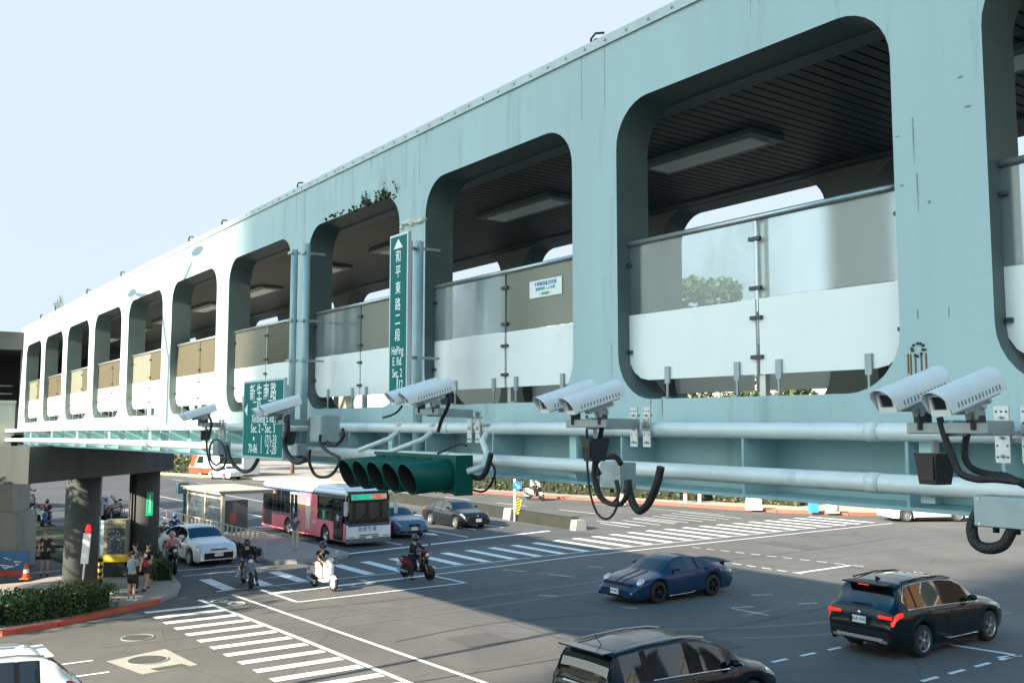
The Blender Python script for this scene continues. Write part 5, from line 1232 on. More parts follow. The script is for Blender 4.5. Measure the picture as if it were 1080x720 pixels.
# tall sign
n = 5.42; sa, za = fac(411.5, 248, n); sb, zb2 = fac(430.5, 245, n); s0, s1 = min(sa, sb), max(sa, sb); z1 = (za + zb2)/2; z0 = fac(421, 421, n)[1]
t, fb = sign('road_sign', 'tall narrow green sign with white vertical characters reading HePing E. Rd.', s0, s1, n, z0, z1); mid = (s0+s1)/2; w = s1 - s0
tri(fb, [(mid - .11, z1 - .175), (mid + .11, z1 - .175), (mid, z1 - .06)], n)
Hh = z1 - z0
for ch, f in zip('和平東路二段', (.145,.235,.335,.435,.525,.62)): stext(fb, ch, mid, n, z1 - Hh*f, Hh*.082, .82)
for txt, f, sz in (('HePing', .71, .26), ('E. Rd.', .775, .26), ('Sec. 2', .845, .26), ('‖12', .915, .28)): stext(fb, txt, mid if txt != '‖12' else mid - .06, n, z1 - Hh*f, w*sz*1.25, .70)
# squarish sign
n = 5.15; sa, za = fac(257.5, 401, n); sb, zb2 = fac(300, 397, n); s0, s1 = min(sa, sb), max(sa, sb); z1 = (fac(257.5, 403, n)[1] + fac(300, 397, n)[1])/2; z0 = (fac(257.5, 481, n)[1] + fac(300, 486, n)[1])/2
t, fb = sign('road_sign', 'squarish green sign reading Xinsheng S. Rd. with house numbers, behind the cameras', s0, s1, n, z0, z1); w = s1 - s0; Hh = z1 - z0; mid = (s0+s1)/2
def sx_(f): return s1 - w*f
stext(fb, '新生南路', sx_(.5), n, z1 - Hh*.17, w*.165, .85, None, 1.45)
tri(fb, [(sx_(.05), z1 - Hh*.38), (sx_(.12), z1 - Hh*.30), (sx_(.12), z1 - Hh*.46)], n)
stext(fb, '二段', sx_(.36), n, z1 - Hh*.345, w*.13, .8); stext(fb, '三段', sx_(.74), n, z1 - Hh*.345, w*.13, .8)
stext(fb, 'XinSheng S. Rd.', sx_(.52), n, z1 - Hh*.50, w*.112, .80); stext(fb, 'Sec. 2 – Sec. 3', sx_(.52), n, z1 - Hh*.625, w*.118, .88)
stext(fb, '•', sx_(.30), n, z1 - Hh*.76, w*.15); stext(fb, '(71)-33', sx_(.72), n, z1 - Hh*.765, w*.118, .80)
stext(fb, '70-86', sx_(.28), n, z1 - Hh*.885, w*.118, .85); stext(fb, '2 -20', sx_(.74), n, z1 - Hh*.885, w*.118, .95)
q = MB(); q.bbox_b(sx_(.495) - .008, sx_(.495) + .008, n - .008, n - .005, z1 - Hh*.94, z1 - Hh*.71); q.build('divider_line', M_letter, fb)
def post(label, px, n, ztop, zbot, r, clamps):
    s, _ = fac(px, 350, n); t = thing('sign_post', label, 'sign post', (0,0,0), 0, 'steel posts standing against the footbridge')
    q = MB(); q.tube([B(s, n, zbot), B(s, n, ztop)], r, 12); q.build('tube', mat('post_paint', (.34,.47,.50), .45, var=.1, scale=5), t)
    c = MB()
    for z in clamps: c.bbox_b(s - .09, s + .09, n - r - .02, n - r, z - .02, z + .02); c.bbox_b(s - .02, s + .02, n + r, NF + .0, z - .015, z + .015)
    c.build('clamp_strap', M_greymetal, t); return t
def zof(px, py, n): return fac(px, py, n)[1]
post('pale steel post behind the squarish green sign, left of two', 309, 5.9, zof(309,264,5.9), -.45, .055, [zof(309,264,5.9) - .05, zof(309,338,5.9), zof(309,380,5.9)])
post('pale steel post behind the squarish green sign, right of two', 322, 5.9, zof(322,258,5.9), -.45, .055, [zof(322,264,5.9) - .05, zof(322,338,5.9), zof(322,380,5.9)])
post('pale steel post right of the tall narrow green sign', 441, 5.9, zof(441,255,5.9), -.45, .058, [zof(441,262,5.9), zof(441,377,5.9)])
for (pa, pb, nn, z) in (((425, 262), (440, 262), 5.6, 0), ((425, 377), (440, 377), 5.6, 0)):
    q = MB(); q.tube([B(fac(pa[0], pa[1], 5.5)[0], 5.5, fac(pa[0], pa[1], 5.5)[1]), B(fac(pb[0], pb[1], 5.9)[0], 5.9, fac(pb[0], pb[1], 5.9)[1])], .022, 8); o = q.build('bracket_arm', M_greymetal); o.parent = [x for x in bpy.data.objects if x.get('label','').startswith('tall narrow')][0]
q = MB(); q.tube([B(fac(296, 440, 5.2)[0], 5.2, -.1), B(fac(309, 440, 5.9)[0], 5.9, -.1)], .022, 8); q.tube([B(fac(296, 400, 5.2)[0], 5.2, .35), B(fac(309, 400, 5.9)[0], 5.9, .35)], .022, 8); o = q.build('bracket_arm', M_greymetal); o.parent = t
# flat steel bar behind the posts
# ------------------------------------------------------------ foliage helpers
def leaf_mat(name, col, var=.35): 
    m = mat(name, col, .55, var=var, scale=1.3); b = m.node_tree.nodes['Principled BSDF']; b.inputs['Subsurface Weight'].default_value = 0; return m
M_leafA = leaf_mat('leaf_dark', (.030,.055,.018)); M_leafB = leaf_mat('leaf_mid', (.055,.085,.025)); M_leafC = leaf_mat('leaf_light', (.10,.135,.04)); M_leafD = leaf_mat('leaf_hedge', (.045,.085,.022), .5)
def leaves(mb, c, rad, cnt, size, shell=.55, flat=1.):
    c = Vector(c)
    for _ in range(cnt):
        while True:
            p = Vector((rnd.uniform(-1,1), rnd.uniform(-1,1), rnd.uniform(-1,1)))
            if p.length <= 1 and p.length > shell * rnd.random(): break
        q = c + Vector((p.x*rad[0], p.y*rad[1], p.z*rad[2])); a = Vector((rnd.gauss(0,1), rnd.gauss(0,1), rnd.gauss(0,.6))).normalized(); b = a.cross(Vector((rnd.random()-.5, rnd.random()-.5, rnd.random()-.5))).normalized()
        s = size * rnd.uniform(.6, 1.3); mb.add([q - a*s, q + b*s*.5, q + a*s, q - b*s*.5], [(0,1,2,3)])
    return mb
def tree(label, x, y, h, r, m, kind='broadleaf_tree', cnt=2600, lean=0., trunk_h=.35, tr=.16, size=.20, group=None, crown_z=None):
    t = thing(kind, label, 'tree', (x, y, 0), 0, group); tb = MB(); top = Vector((lean*h*.3, lean*.1*h, h*.72))
    tb.tube([(0,0,-.1),(lean*h*.05,0,h*.15),(lean*h*.15,.02,h*trunk_h),(top.x, top.y, top.z)], [tr*1.35, tr, tr*.8, tr*.25], 9)
    for k in range(6):
        a = 2*math.pi*k/6 + rnd.random(); z0 = h*(trunk_h + .07*k*.7); tb.tube([(lean*h*.15, 0, z0), (lean*h*.15 + math.cos(a)*r*.4, math.sin(a)*r*.4, z0 + r*.35), (lean*h*.15 + math.cos(a)*r*.8, math.sin(a)*r*.8, z0 + r*.55)], [tr*.5, tr*.3, tr*.08], 6)
    tb.build('trunk', M_bark, t); cb = MB(); nlob = 11
    for k in range(nlob):
        a = rnd.uniform(0, 2*math.pi); rr = rnd.uniform(.1, .75) * r; zz = h*(trunk_h + .18) + rnd.uniform(0, 1) * h*(1 - trunk_h - .25); lr = r*rnd.uniform(.32, .55)
        leaves(cb, (lean*h*.2 + math.cos(a)*rr, math.sin(a)*rr, zz), (lr, lr, lr*.75), cnt // nlob, size)
    cb.build('crown', m, t); return t
def hedge(name, label, pts, w, h, m, dens=90, size=.07, cat='hedge', z0=.1, group=None):
    t = thing(name, label, cat, (0,0,0), 0, group); mb = MB(); core = MB()
    for (a, b) in zip(pts, pts[1:]):
        a, b = Vector(a), Vector(b); L = (b-a).length; d = (b-a)/L; q = Vector((-d.y, d.x))
        for _ in range(int(L*dens)):
            u = rnd.uniform(-.05, L + .05); v = rnd.uniform(-1, 1); wz = rnd.random(); 
            if rnd.random() < .5: v = math.copysign(rnd.uniform(.75, 1.08), v)
            else: wz = rnd.uniform(.75, 1.05 + .12*math.sin(u*2.3) + .1*rnd.random())
            p = a + d*u + q*v*w/2; P = Vector(G(p.x, p.y, z0 + wz*h)); e = Vector((rnd.gauss(0,1), rnd.gauss(0,1), rnd.gauss(.3,.7))).normalized(); f = e.cross(Vector((rnd.random()-.5, rnd.random()-.5, rnd.random()-.5))).normalized(); s = size*rnd.uniform(.6,1.4)
            mb.add([P - e*s, P + f*s*.55, P + e*s, P - f*s*.55], [(0,1,2,3)])
        P = [a + d*.12 - q*w*.36, b - d*.12 - q*w*.36, b - d*.12 + q*w*.36, a + d*.12 + q*w*.36]; core.hexa([G(p.x, p.y, z0 - .05) for p in P] + [G(p.x, p.y, z0 + h*.74) for p in P])
    mb.build('foliage', m, t); core.build('inner_twigs', mat('twig_dark', (.02,.022,.012), .95), t); return t
hedge('hedge', 'clipped green hedge on the near pavement corner behind the red kerb', [(33.0,-6.0),(33.0,4.6),(33.6,6.6),(34.3,7.9)], 1.5, .78, M_leafD, 1500, .05)
hedge('shrub', 'dark low shrub beside the waiting pink scooter on the pavement corner', [(38.4,11.1),(41.9,11.5)], .6, .62, M_leafB, 1500, .07, 'shrub')
hedge('shrub', 'low dark bushes at the foot of the beige railing', [(42.8,16.6),(52,16.6)], .30, .38, M_leafA, 200, .06, 'shrub')
hedge('hedge', 'long dark hedge behind the red kerb on the far side of the road', [(54,58.4),(64,55.8),(76,53.4),(93,50.)], 2.2, 2.2, M_leafA, 150, .16)
hedge('hedge', 'sunlit pale green shrubs between the girder and the far red kerb', [(46.5,60.5),(53.5,58.8)], 1.6, 1.6, M_leafC, 260, .12)
hedge('hedge', 'trimmed sunlit hedge strip behind the yellow kerb at far left', [(116,43.5),(131,38.8),(150,33)], 2.6, 1.9, M_leafB, 90, .22)
# trees beyond: their lower crowns and trunks show under the girder
for i, (s, n, h, r, m) in enumerate([(60,63,10,5.0,M_leafA),(68,60,9.5,4.6,M_leafB),(77,58.5,10,5.0,M_leafA),(86,57,10.5,5.2,M_leafA),(96,55,10.5,5.0,M_leafB),(106,52.5,11,5.4,M_leafA),(118,50,11,5.4,M_leafA),(132,46,11.5,5.6,M_leafB),(146,40,11,5.4,M_leafA),(54,66,10,4.6,M_leafB),(150,31,11,5.2,M_leafA)]):
    x, y = wsn(s, n); tree('broad dark green tree in the row behind the far pavement', x, y, h, r, m, 'broadleaf_tree', 2600, rnd.uniform(-.1,.1), .22, .22, .30, 'trees in a row behind the far pavement')
for i, (s, n, h, r) in enumerate([(58,8.2,7.6,3.2),(63,6.8,7.8,3.2),(66,9.0,7.4,3.0)]):
    x, y = wsn(s, n); tree(['tree with a leaning dark trunk left of the pier, nearest of three', 'tree with a dark trunk left of the pier, between two others', 'thin dark trunked tree just left of the near pier column'][i], x, y, h, r, M_leafA, 'street_tree', 2200, [-.5,.25,.1][i], .45, .20, .20, 'trees with dark trunks left of the pier')
for i, (s, n, h, r) in enumerate([(35.2,.2,7.0,2.4),(38.6,-.6,7.2,2.6),(33.,-4.,7.6,2.8),(42.5,-1.5,7.2,2.6)]):  # unseen trees put in to shade the pier and the hedge
    x, y = wsn(s, n); tree('street tree outside the left edge shading the pier and the hedge', x, y, h, r, M_leafB, 'street_tree', 2400, 0, .38, .16, .16, 'street trees outside the left edge')
x, y = at(172, 500); tree('small tree with a pale bare trunk standing behind the yellow kerb', x + 1, y + 3, 9.5, 3.4, M_leafB, 'street_tree', 1500, .15, .5, .30, .28)
tree('tall bushy tree glimpsed through the acrylic panels of the nearest opening', 19.6, 100, 22.6, 4.2, M_leafB, 'broadleaf_tree', 5200, 0, .3, .4, .36)
for s_, n_ in ((48,-2.5),(54,-1.0),(60,1.0),(67,1.5),(75,3)):  # more unseen trees, added to keep the side road in shade
    x, y = wsn(s_, n_); tree('leafy street tree outside the left edge shading the side road', x, y, 10.5, 4.6, M_leafA, 'street_tree', 2200, 0, .34, .2, .24, 'trees outside the left edge by the side road')
bgm = MB()
for (s, n) in [(38+7*i, 96+3*math.sin(i*1.7)) for i in range(0, 22)]:
    x, y = wsn(s, n - i*0.9 if False else n)
    for k in range(5): leaves(bgm, (x + rnd.uniform(-3,3), y + rnd.uniform(-3,3), rnd.uniform(2.5, 8)), (4.5,4.5,3.2), 330, .42)
for (s, n) in [(150 + 4*i, 34 - 5.5*i) for i in range(14)]:
    x, y = wsn(s, n)
    for k in range(5): leaves(bgm, (x + rnd.uniform(-3,3), y + rnd.uniform(-3,3), rnd.uniform(2.0, 7.5)), (4.5,4.5,3.2), 330, .42)
o = bgm.build('distant_woodland', M_leafA); tag(o, 'dark mass of trees closing the view behind the road', 'woodland', kind='stuff')

# ------------------------------------------------------------ buildings
def building(name, label, s0, s1, n0, n1, h, wallm, winm, fl=3.3, bay=3.2, ww=1.9, wh=1.7, base=0.):
    t = thing(name, label, 'building', (0,0,0)); mb = MB(); P = [(s0,n0),(s1,n0),(s1,n1),(s0,n1)]; mb.hexa([G(a,b,0) for a,b in P] + [G(a,b,h) for a,b in P]); fixn(mb.build('wall', wallm, t))
    r = MB(); e = .25; P = [(s0-e,n0-e),(s1+e,n0-e),(s1+e,n1+e),(s0-e,n1+e)]; r.hexa([G(a,b,h+.003) for a,b in P] + [G(a,b,h+.5) for a,b in P]); fixn(r.build('roof', wallm, t))
    return t
def windows(t, s0, s1, n, h, side, winm, frm, fl=3.3, bay=3.2, ww=1.9, wh=1.7, lim=100, z00=1.2):
    k = 0; z = z00
    while z + wh < h:
        s = s0 + bay/2
        while s < s1 - .5 and k < lim:
            f = MB(); f.bbox_b(s - ww/2 - .08, s + ww/2 + .08, n - .06*side, n, z - .08, z + wh + .08, 1, lambda a,b,c: G(a,b,c)); fo = f.build('window', frm, t)
            p = MB(); p.bbox_b(s - ww/2, s + ww/2, n - .07*side, n - .062*side, z, z + wh, 1, lambda a,b,c: G(a,b,c)); p.build('pane', winm, fo); k += 1; s += bay
        z += fl
M_bwin = mat('building_window', (.05,.07,.08), .1, coat=.5)
M_tile = mat('tile_wall', (.52,.47,.38), .7, var=.08, scale=.5, dirt=(.35,.31,.26), dirt_scale=.3, streak=True)
M_greyb = mat('grey_wall', (.45,.46,.46), .7, var=.08, scale=.5)
b1 = building('apartment_building', 'low cream building glimpsed in the slots beneath the parapet panels', 44, 112, 112, 126, 12.6, M_cream, M_bwin); windows(b1, 44, 112, 112, 12, 1, M_bwin, M_white, 3.3, 4.2, 2.2, 1.7, 90)
b2 = building('apartment_building', 'tall pale grey block seen through the third opening above the panels', 138, 152, 118, 134, 30., M_greyb, M_bwin); windows(b2, 138, 152, 118, 29, 1, M_bwin, M_white, 3.2, 3.0, 1.6, 1.6, 60, 12)
# the office block behind the viewpoint whose long shadow covers the right half of the scene
b3 = building('office_building', 'tall beige office block across the road whose shadow falls on the right of the footbridge', -110, .9, -170, -140, 96., M_tile, M_bwin); windows(b3, -90, .9, -140, 94, -1, M_bwin, M_greyb, 9., 9.2, 7.0, 5.0, 96, 2.5)

b4 = building('brick_building', 'orange brick building beyond the right edge, mirrored in the SUV side windows', -46, -2, 58, 74, 15., mat('orange_brick', (.22,.11,.05), .8, var=.15, scale=1.), M_bwin); windows(b4, -46, -2, 58, 14.5, 1, M_bwin, M_white, 3.3, 3.7, 2.2, 1.7, 72)
b5 = building('apartment_building', 'grey block beyond the right edge of the view behind the crossing', 0, 26, 80, 96, 17., M_greyb, M_bwin); windows(b5, 0, 26, 80, 16, 1, M_bwin, M_white, 3.3, 3.7, 2.2, 1.7, 28)
for k_, (a_, b_, h_) in enumerate(((-78,-60,40.),(-52,-40,28.),(-33,-18,44.))):  # unseen towers put in as a dark skyline for the car windows to mirror
    bb = building('tower_block', ['grey tower block beyond the right edge, farthest right of three','lower grey tower block beyond the right edge, between two others','grey tower block beyond the right edge, tallest of three'][k_], a_, b_, 84, 98, h_, mat('tower_grey', (.16,.17,.17), .7, var=.1), M_bwin); windows(bb, a_, b_, 84, h_, 1, M_bwin, M_greyb, 3.4, 3.8, 2.4, 1.7, 36)
# ------------------------------------------------------------ bus shelter, railing, median, small street furniture
M_beige = mat('shelter_beige', (.50,.44,.34), .5, var=.06, scale=3); M_clear = frosted('shelter_glass', (.4,.45,.45), .12, .05)
SH = thing('bus_shelter', 'beige flat roofed bus shelter with glazed panels behind the white sedan', 'bus shelter', (0,0,0))
FG = lambda a, b, c: G(a, b, c)
q = MB(); q.bbox_b(48.6, 54.8, 16.75, 19.55, 2.62, 2.74, 1, FG); q.bbox_b(48.5, 54.9, 16.65, 19.65, 2.74, 2.80, 1, FG); q.build('canopy', M_beige, SH)
for s in (48.9, 51.5, 54.4):
    for n in (17.0,): q = MB(); q.bbox_b(s - .08, s + .08, n - .08, n + .08, .17, 2.62, 1, FG); q.build('post', M_beige, SH)
for s0_, s1_ in ((49.0,51.4),(51.6,54.3)):
    q = MB(); q.bbox_b(s0_, s1_, 16.98, 17.01, .6, 2.35, 1, FG); q.build('glass_panel', M_clear, SH); q = MB(); q.bbox_b(s0_, s1_, 16.96, 17.04, 2.35, 2.43, 1, FG); q.bbox_b(s0_, s1_, 16.96, 17.04, .52, .60, 1, FG); q.build('panel_rail', M_beige, SH)
q = MB(); q.bbox_b(48.86, 48.94, 17.1, 18.3, .7, 2.3, 1, FG); bo = q.build('advert_panel', mat('advert_dark', (.10,.11,.11), .3, coat=.5), SH)
q = MB(); q.bbox_b(48.83, 48.855, 17.35, 17.7, 1.1, 1.7, 1, FG); q.build('advert_figure', mat('advert_red', (.45,.10,.07), .5), bo)
q = MB(); q.bbox_b(49.3, 54, 17.2, 17.6, .60, .66, 1, FG); q.bbox_b(49.6, 49.7, 17.3, 17.5, .17, .6, 1, FG); q.bbox_b(53.5, 53.6, 17.3, 17.5, .17, .6, 1, FG); q.build('bench', M_steel, SH)
q = MB(); q.bbox_b(55.6, 55.75, 17.05, 17.2, .17, 2.9, 1, FG); q.bbox_b(55.5, 55.85, 16.7, 17.3, 2.3, 2.9, 1, FG); o = q.build('stop_pole', mat('pole_teal', (.05,.12,.15), .5)); tag(o, 'dark teal bus stop pole standing behind the shelter', 'bus stop pole')
RL = thing('railing', 'beige metal railing of thin posts between the kerb lane and the bus platform', 'railing', (0,0,0))
s = 42.6; k = 0
while s < 70:
    q = MB(); q.bbox_b(s - .03, s + .03, 16.77, 16.83, .15, 1.22, 1, FG); q.build('post', M_beige, RL); s += .62 if s < 56 else 1.6
for z in (1.20, .75, .32): q = MB(); q.bbox_b(42.6, 70, 16.785, 16.815, z - .022, z + .022, 1, FG); q.build('rail', M_beige, RL)
MD = thing('median_barrier', 'low concrete median barrier with a stained dark side running away between the carriageways', 'barrier', (0,0,0))
def barrier(p0, p1, w, h, m, nm):
    a, b = Vector(p0), Vector(p1); d = (b-a).normalized(); q_ = Vector((-d.y, d.x)); mb = MB(); P0 = [a - q_*w*.5, b - q_*w*.5, b + q_*w*.5, a + q_*w*.5]; P1 = [a - q_*w*.36, b - q_*w*.36, b + q_*w*.36, a + q_*w*.36]
    mb.hexa([G(p.x, p.y, 0) for p in P0] + [G(p.x, p.y, h) for p in P1]); return fixn(mb.build(nm, m, MD))
M_concd = mat('stained_concrete', (.016,.018,.014), .9, var=.35, scale=1.2, dirt=(.01,.01,.008), dirt_scale=.8, streak=False)  # near-black colour puts the shade on the barrier into its concrete
barrier((44.1,36.75), (44.7,36.8), .80, .60, M_conc, 'end_block')
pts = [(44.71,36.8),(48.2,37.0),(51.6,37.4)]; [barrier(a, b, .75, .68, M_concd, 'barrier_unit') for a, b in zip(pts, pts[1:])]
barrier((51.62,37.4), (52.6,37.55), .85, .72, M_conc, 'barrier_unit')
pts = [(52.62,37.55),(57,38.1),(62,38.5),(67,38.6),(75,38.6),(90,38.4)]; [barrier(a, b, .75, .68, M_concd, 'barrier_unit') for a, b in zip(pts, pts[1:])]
x, y = at(543, 549.5); SG = thing('sign_pole', 'white pole on the median with a round blue arrow sign and striped marker', 'road sign', (x, y, 0))
q = MB(); q.cyl((0,0,0), (0,0,4.2), .075, 12); q.build('pole', M_white, SG)
q = MB(); q.cyl((.16,-.09,2.28), (.16,-.06,2.28), .30, 24); bs = q.build('round_sign', mat('sign_blue', (.02,.16,.45), .4), SG)
q = MB(); q.tube([(.02,-.095,2.40),(.26,-.095,2.18)], .035, 6); q.add([(.32,-.1,2.12),(.14,-.1,2.14),(.30,-.1,2.32)], [(0,1,2)]); q.build('arrow', M_letter, bs)
q = MB(); q.box((.20,-.08,.98), (.30,.03,1.0), Matrix.Rotation(R(12), 3, 'Y')); mk = q.build('striped_marker', M_yellow, SG)
q = MB()
for k in range(5): q.box((.20 + .035*(k-2)*.8, -.098, .62 + k*.19), (.30,.006,.075), Matrix.Rotation(R(-32), 3, 'Y'))
q.build('black_stripe', M_dark, mk)
# traffic cone
x, y = at(27, 614); CN = thing('traffic_cone', 'orange traffic cone standing on the shaded pavement at the left', 'traffic cone', (x, y, .14)); 
q = MB(); q.box((0,0,.02), (.36,.36,.04), None, .01); q.lathe([(.16,.04),(.045,.62),(.03,.62)], None, 20); q.lathe([(0,.62),(.04,.62)], None, 20); q.build('cone_body', mat('cone_orange', (.75,.12,.02), .5), CN)
q = MB(); q.lathe([(.122,.24),(.094,.38)], Matrix.Diagonal((1.03,1.03,1,1)), 20); q.build('reflective_band', M_white, CN)
# painted board barrier and stair foot at the far left
x, y = at(2, 612); BB = thing('hoarding', 'low board painted blue with white scrawls at the left edge', 'hoarding', (x - .6, y, .14), R(4)); q = MB(); q.box((0,0,.62), (3.2,.08,.75), None, .02); bo = q.build('board', mat('hoarding_blue', (.02,.12,.30), .5, var=.3, scale=3), BB)
q = MB()
for k in range(9):
    a = rnd.uniform(.0,1.3); b = rnd.uniform(.35,.85); q.tube([(a,-.05,b),(a+rnd.uniform(-.25,.25),-.055,b+rnd.uniform(-.15,.15)),(a+rnd.uniform(-.3,.3),-.05,b+rnd.uniform(-.15,.15))], .022, 4)
q.build('white_scrawl', M_white, bo); q = MB(); q.box((0,.06,.16), (3.1,.14,.2)); q.build('kerb_board', M_red, BB)
x, y = at(-6, 606); ST = thing('stair_foot', 'rough concrete foot of the footbridge stairs cut by the left edge', 'stairs', (x - .9, y + 2.2, 0)); q = MB(); q.box((0,0,1.2), (2.2,1.6,2.4), None, .04); q.box((-.2,.3,3.2), (1.6,1.6,1.8), None, .04); q.build('concrete_block', M_conc, ST)
# marker with a red figure on top of a white board
x, y = at(85, 634); MK = thing('marker_sign', 'leaning pole with a white board and bright red top beside the near pier column', 'sign', (x, y, .1)); MK.rotation_euler = (0, R(4), 0)
q = MB(); q.cyl((0,0,0), (0,0,1.4), .03, 10); q.build('pole', M_white, MK)
q = MB(); q.box((.0,-.02,1.72), (.26,.06,1.05), None, .01); q.build('white_board', M_white, MK)
q = MB(); q.ball((0,0,2.46), (.085,.05,.10), 12); q.ball((0,0,2.36), (.115,.05,.09), 12); q.box((0,0,2.29), (.13,.06,.08), None, .01); q.build('red_top', mat('bright_red', (.8,.01,.015), .4, emit=((1,.02,.02), .35)), MK)
# striped post and control box with the pole
x, y = at(101, 622); SP = thing('striped_post', 'post with a black and yellow striped sleeve beside the white marker board', 'post', (x, y, .1)); q = MB(); q.cyl((0,0,0), (0,0,4.4), .085, 12); q.build('pole', M_greymetal, SP)
q = MB(); q.cyl((.14,0,.1), (.14,0,1.15), .085, 12); sv = q.build('striped_sleeve', M_yellow, SP); q = MB()
for k in range(4): q.tube([(.14,0,.2 + k*.25),(.14,0,.32 + k*.25)], .089, 12)
q.build('black_band', M_dark, sv); q = MB(); q.box((0,-.12,2.95), (.38,.22,.60), None, .02); q.build('control_box', M_greymetal, SP); q = MB(); q.box((-.02,-.1,3.75), (.22,.1,.26), None, .01); q.build('small_sign', mat('dull_white', (.4,.42,.42), .5), SP)
# utility cabinet with posters
x, y = at(122, 611); CB = thing('utility_cabinet', 'tall street cabinet with a scribbled dark panel and a yellow band between the pier columns', 'cabinet', (x, y, .14), R(6)); q = MB(); q.box((0,0,1.5), (.85,.7,1.45), None, .02); q.build('cabinet_body', mat('cabinet_olive', (.24,.24,.17), .6, var=.15, scale=4), CB)
q = MB(); q.box((.05,-.356,1.42), (.66,.012,1.0)); dp = q.build('dark_panel', mat('scribble_dark', (.03,.05,.09), .5), CB)
q = MB()
for k in range(70):
    a, b = rnd.uniform(-.25,.35), rnd.uniform(.98,1.86); q.box((a,-.364,b), (rnd.uniform(.02,.08),.004,rnd.uniform(.012,.035)), Matrix.Rotation(rnd.uniform(-1,1), 3, 'Y'))
q.build('scribbles', mat('scribble_ochre', (.35,.33,.22), .6), dp); q = MB(); q.box((0,-.0,.74), (.95,.78,.28), None, .01); q.build('yellow_band', M_yellow, CB); q = MB(); q.box((0,0,.32), (.80,.62,.60)); q.build('plinth', M_dark, CB)
q = MB(); q.box((-.62,-.1,1.25), (.42,.10,1.9), None, .01); q.build('side_board', mat('side_board_blue', (.42,.60,.68), .5, var=.4, scale=7), CB)
# green plate strapped to the far column
x, y = at(160, 608); q = MB(); c = Vector(G(41.0, 11.0, 0)); d = Vector((-c.x, -c.y, 0)).normalized(); rt = Vector((-d.y, d.x, 0)); pc_ = c + d*.64 + rt*.20; q.box((pc_.x, pc_.y, 2.95), (.26,.06,.95), Matrix.Rotation(math.atan2(rt.y, rt.x), 3, 'Z'), .015); o = q.build('street_plate', mat('plate_green', (.0,.42,.20), .4)); tag(o, 'bright green upright plate strapped to the far pier column', 'sign')
q = MB(); q.box((pc_.x - d.y*0 + d.x*.035, pc_.y + d.y*.035, 2.95), (.04,.004,.7), Matrix.Rotation(math.atan2(rt.y, rt.x), 3, 'Z')); q.build('white_line', M_letter, o)
# lamp whose shadow falls on the sunlit facade
def lamp_from_shadow(label, shadow_pts, nl):
    LP = thing('street_lamp', label, 'street lamp', (0,0,0), 0); P = []
    for (px, py) in shadow_pts:
        s_, z_ = fac(px, py, NF); p = Vector(B(s_, NF, z_)); k = (NF - nl) / -(sun_dir.x*DN.x + sun_dir.y*DN.y); P.append(p + sun_dir * k)
    foot = P[0].copy(); foot.z = 0; q = MB(); q.tube([foot] + P, [.11] + [.075]*(len(P)-1) + [.05], 10); q.build('pole', M_galv, LP)
    e = P[-1]; d = (P[-1] - P[-2]).normalized(); q = MB(); q.ball(e + d*.35, (.42,.15,.09), 12, Matrix.Rotation(math.atan2(d.y, d.x), 3, 'Z')); q.build('lamp_head', M_galv, LP)
lamp_from_shadow('street lamp beyond the left edge casting its slanting shadow on the sunlit footbridge', [(177,400),(183,335),(192,300),(203,276)], 1.7)
lamp_from_shadow('farther street lamp outside the left edge, its arm reaching left', [(178,380),(170,325),(155,313),(143,310)], 2.4)
# things on the far pavement seen under the girder
for px, py, w, h, m, lab, nm, ct in ((655,531,.7,.9,'rock_grey','rounded boulder between the shrubs and the far red kerb','boulder','boulder'),(795,536.5,1.1,.9,'white_block','white concrete block on the far pavement under the girder','concrete_block','block'),(858,539.5,.75,.9,'blue_bin','small blue bin on the far pavement near the end of the red kerb','bin','bin'),(878,540,.8,.9,'rock_grey','pale boulder beside the small blue bin','boulder','boulder')):
    x, y = at(px, py + 3); t = thing(nm, lab, ct, (x, y, .15)); q = MB()
    if 'boulder' in nm: q.ball((0,0,h*.4), (w*.6,w*.5,h*.55), 12); q.box((0,0,.05), (w,w*.8,.12), None, .03); q.build('stone', mat('rock_grey', (.42,.40,.36), .9, var=.25, scale=4, bump=.5, bscale=6), t)
    elif 'bin' in nm: q.box((0,0,h*.42), (w*.8,w*.7,h*.84), None, .04); q.build('bin_body', mat('bin_blue', (.03,.25,.45), .5), t); q = MB(); q.box((0,0,h*.88), (w*.88,w*.78,.07), None, .02); q.build('lid', M_dark, t)
    else: q.hexa([(-w*.5,-.3,0),(w*.5,-.3,0),(w*.5,.3,0),(-w*.5,.3,0),(-w*.42,-.24,h),(w*.42,-.24,h),(w*.42,.24,h),(-w*.42,.24,h)]); q.build('block', M_white, t)
for px in (738, 723):
    x, y = at(px, 532); t = thing('bollard', ['white bollard standing right of the sunlit shrubs','white bollard nearest the sunlit shrubs'][px == 723], 'bollard', (x, y, .15), 0, 'white bollards on the far pavement'); q = MB(); q.lathe([(.14,0),(.12,.9),(.10,.98),(0,1.0)], None, 14); q.build('post', M_white, t); q = MB(); q.lathe([(.126,.7),(.124,.8)], None, 14); q.build('band', M_red, t)
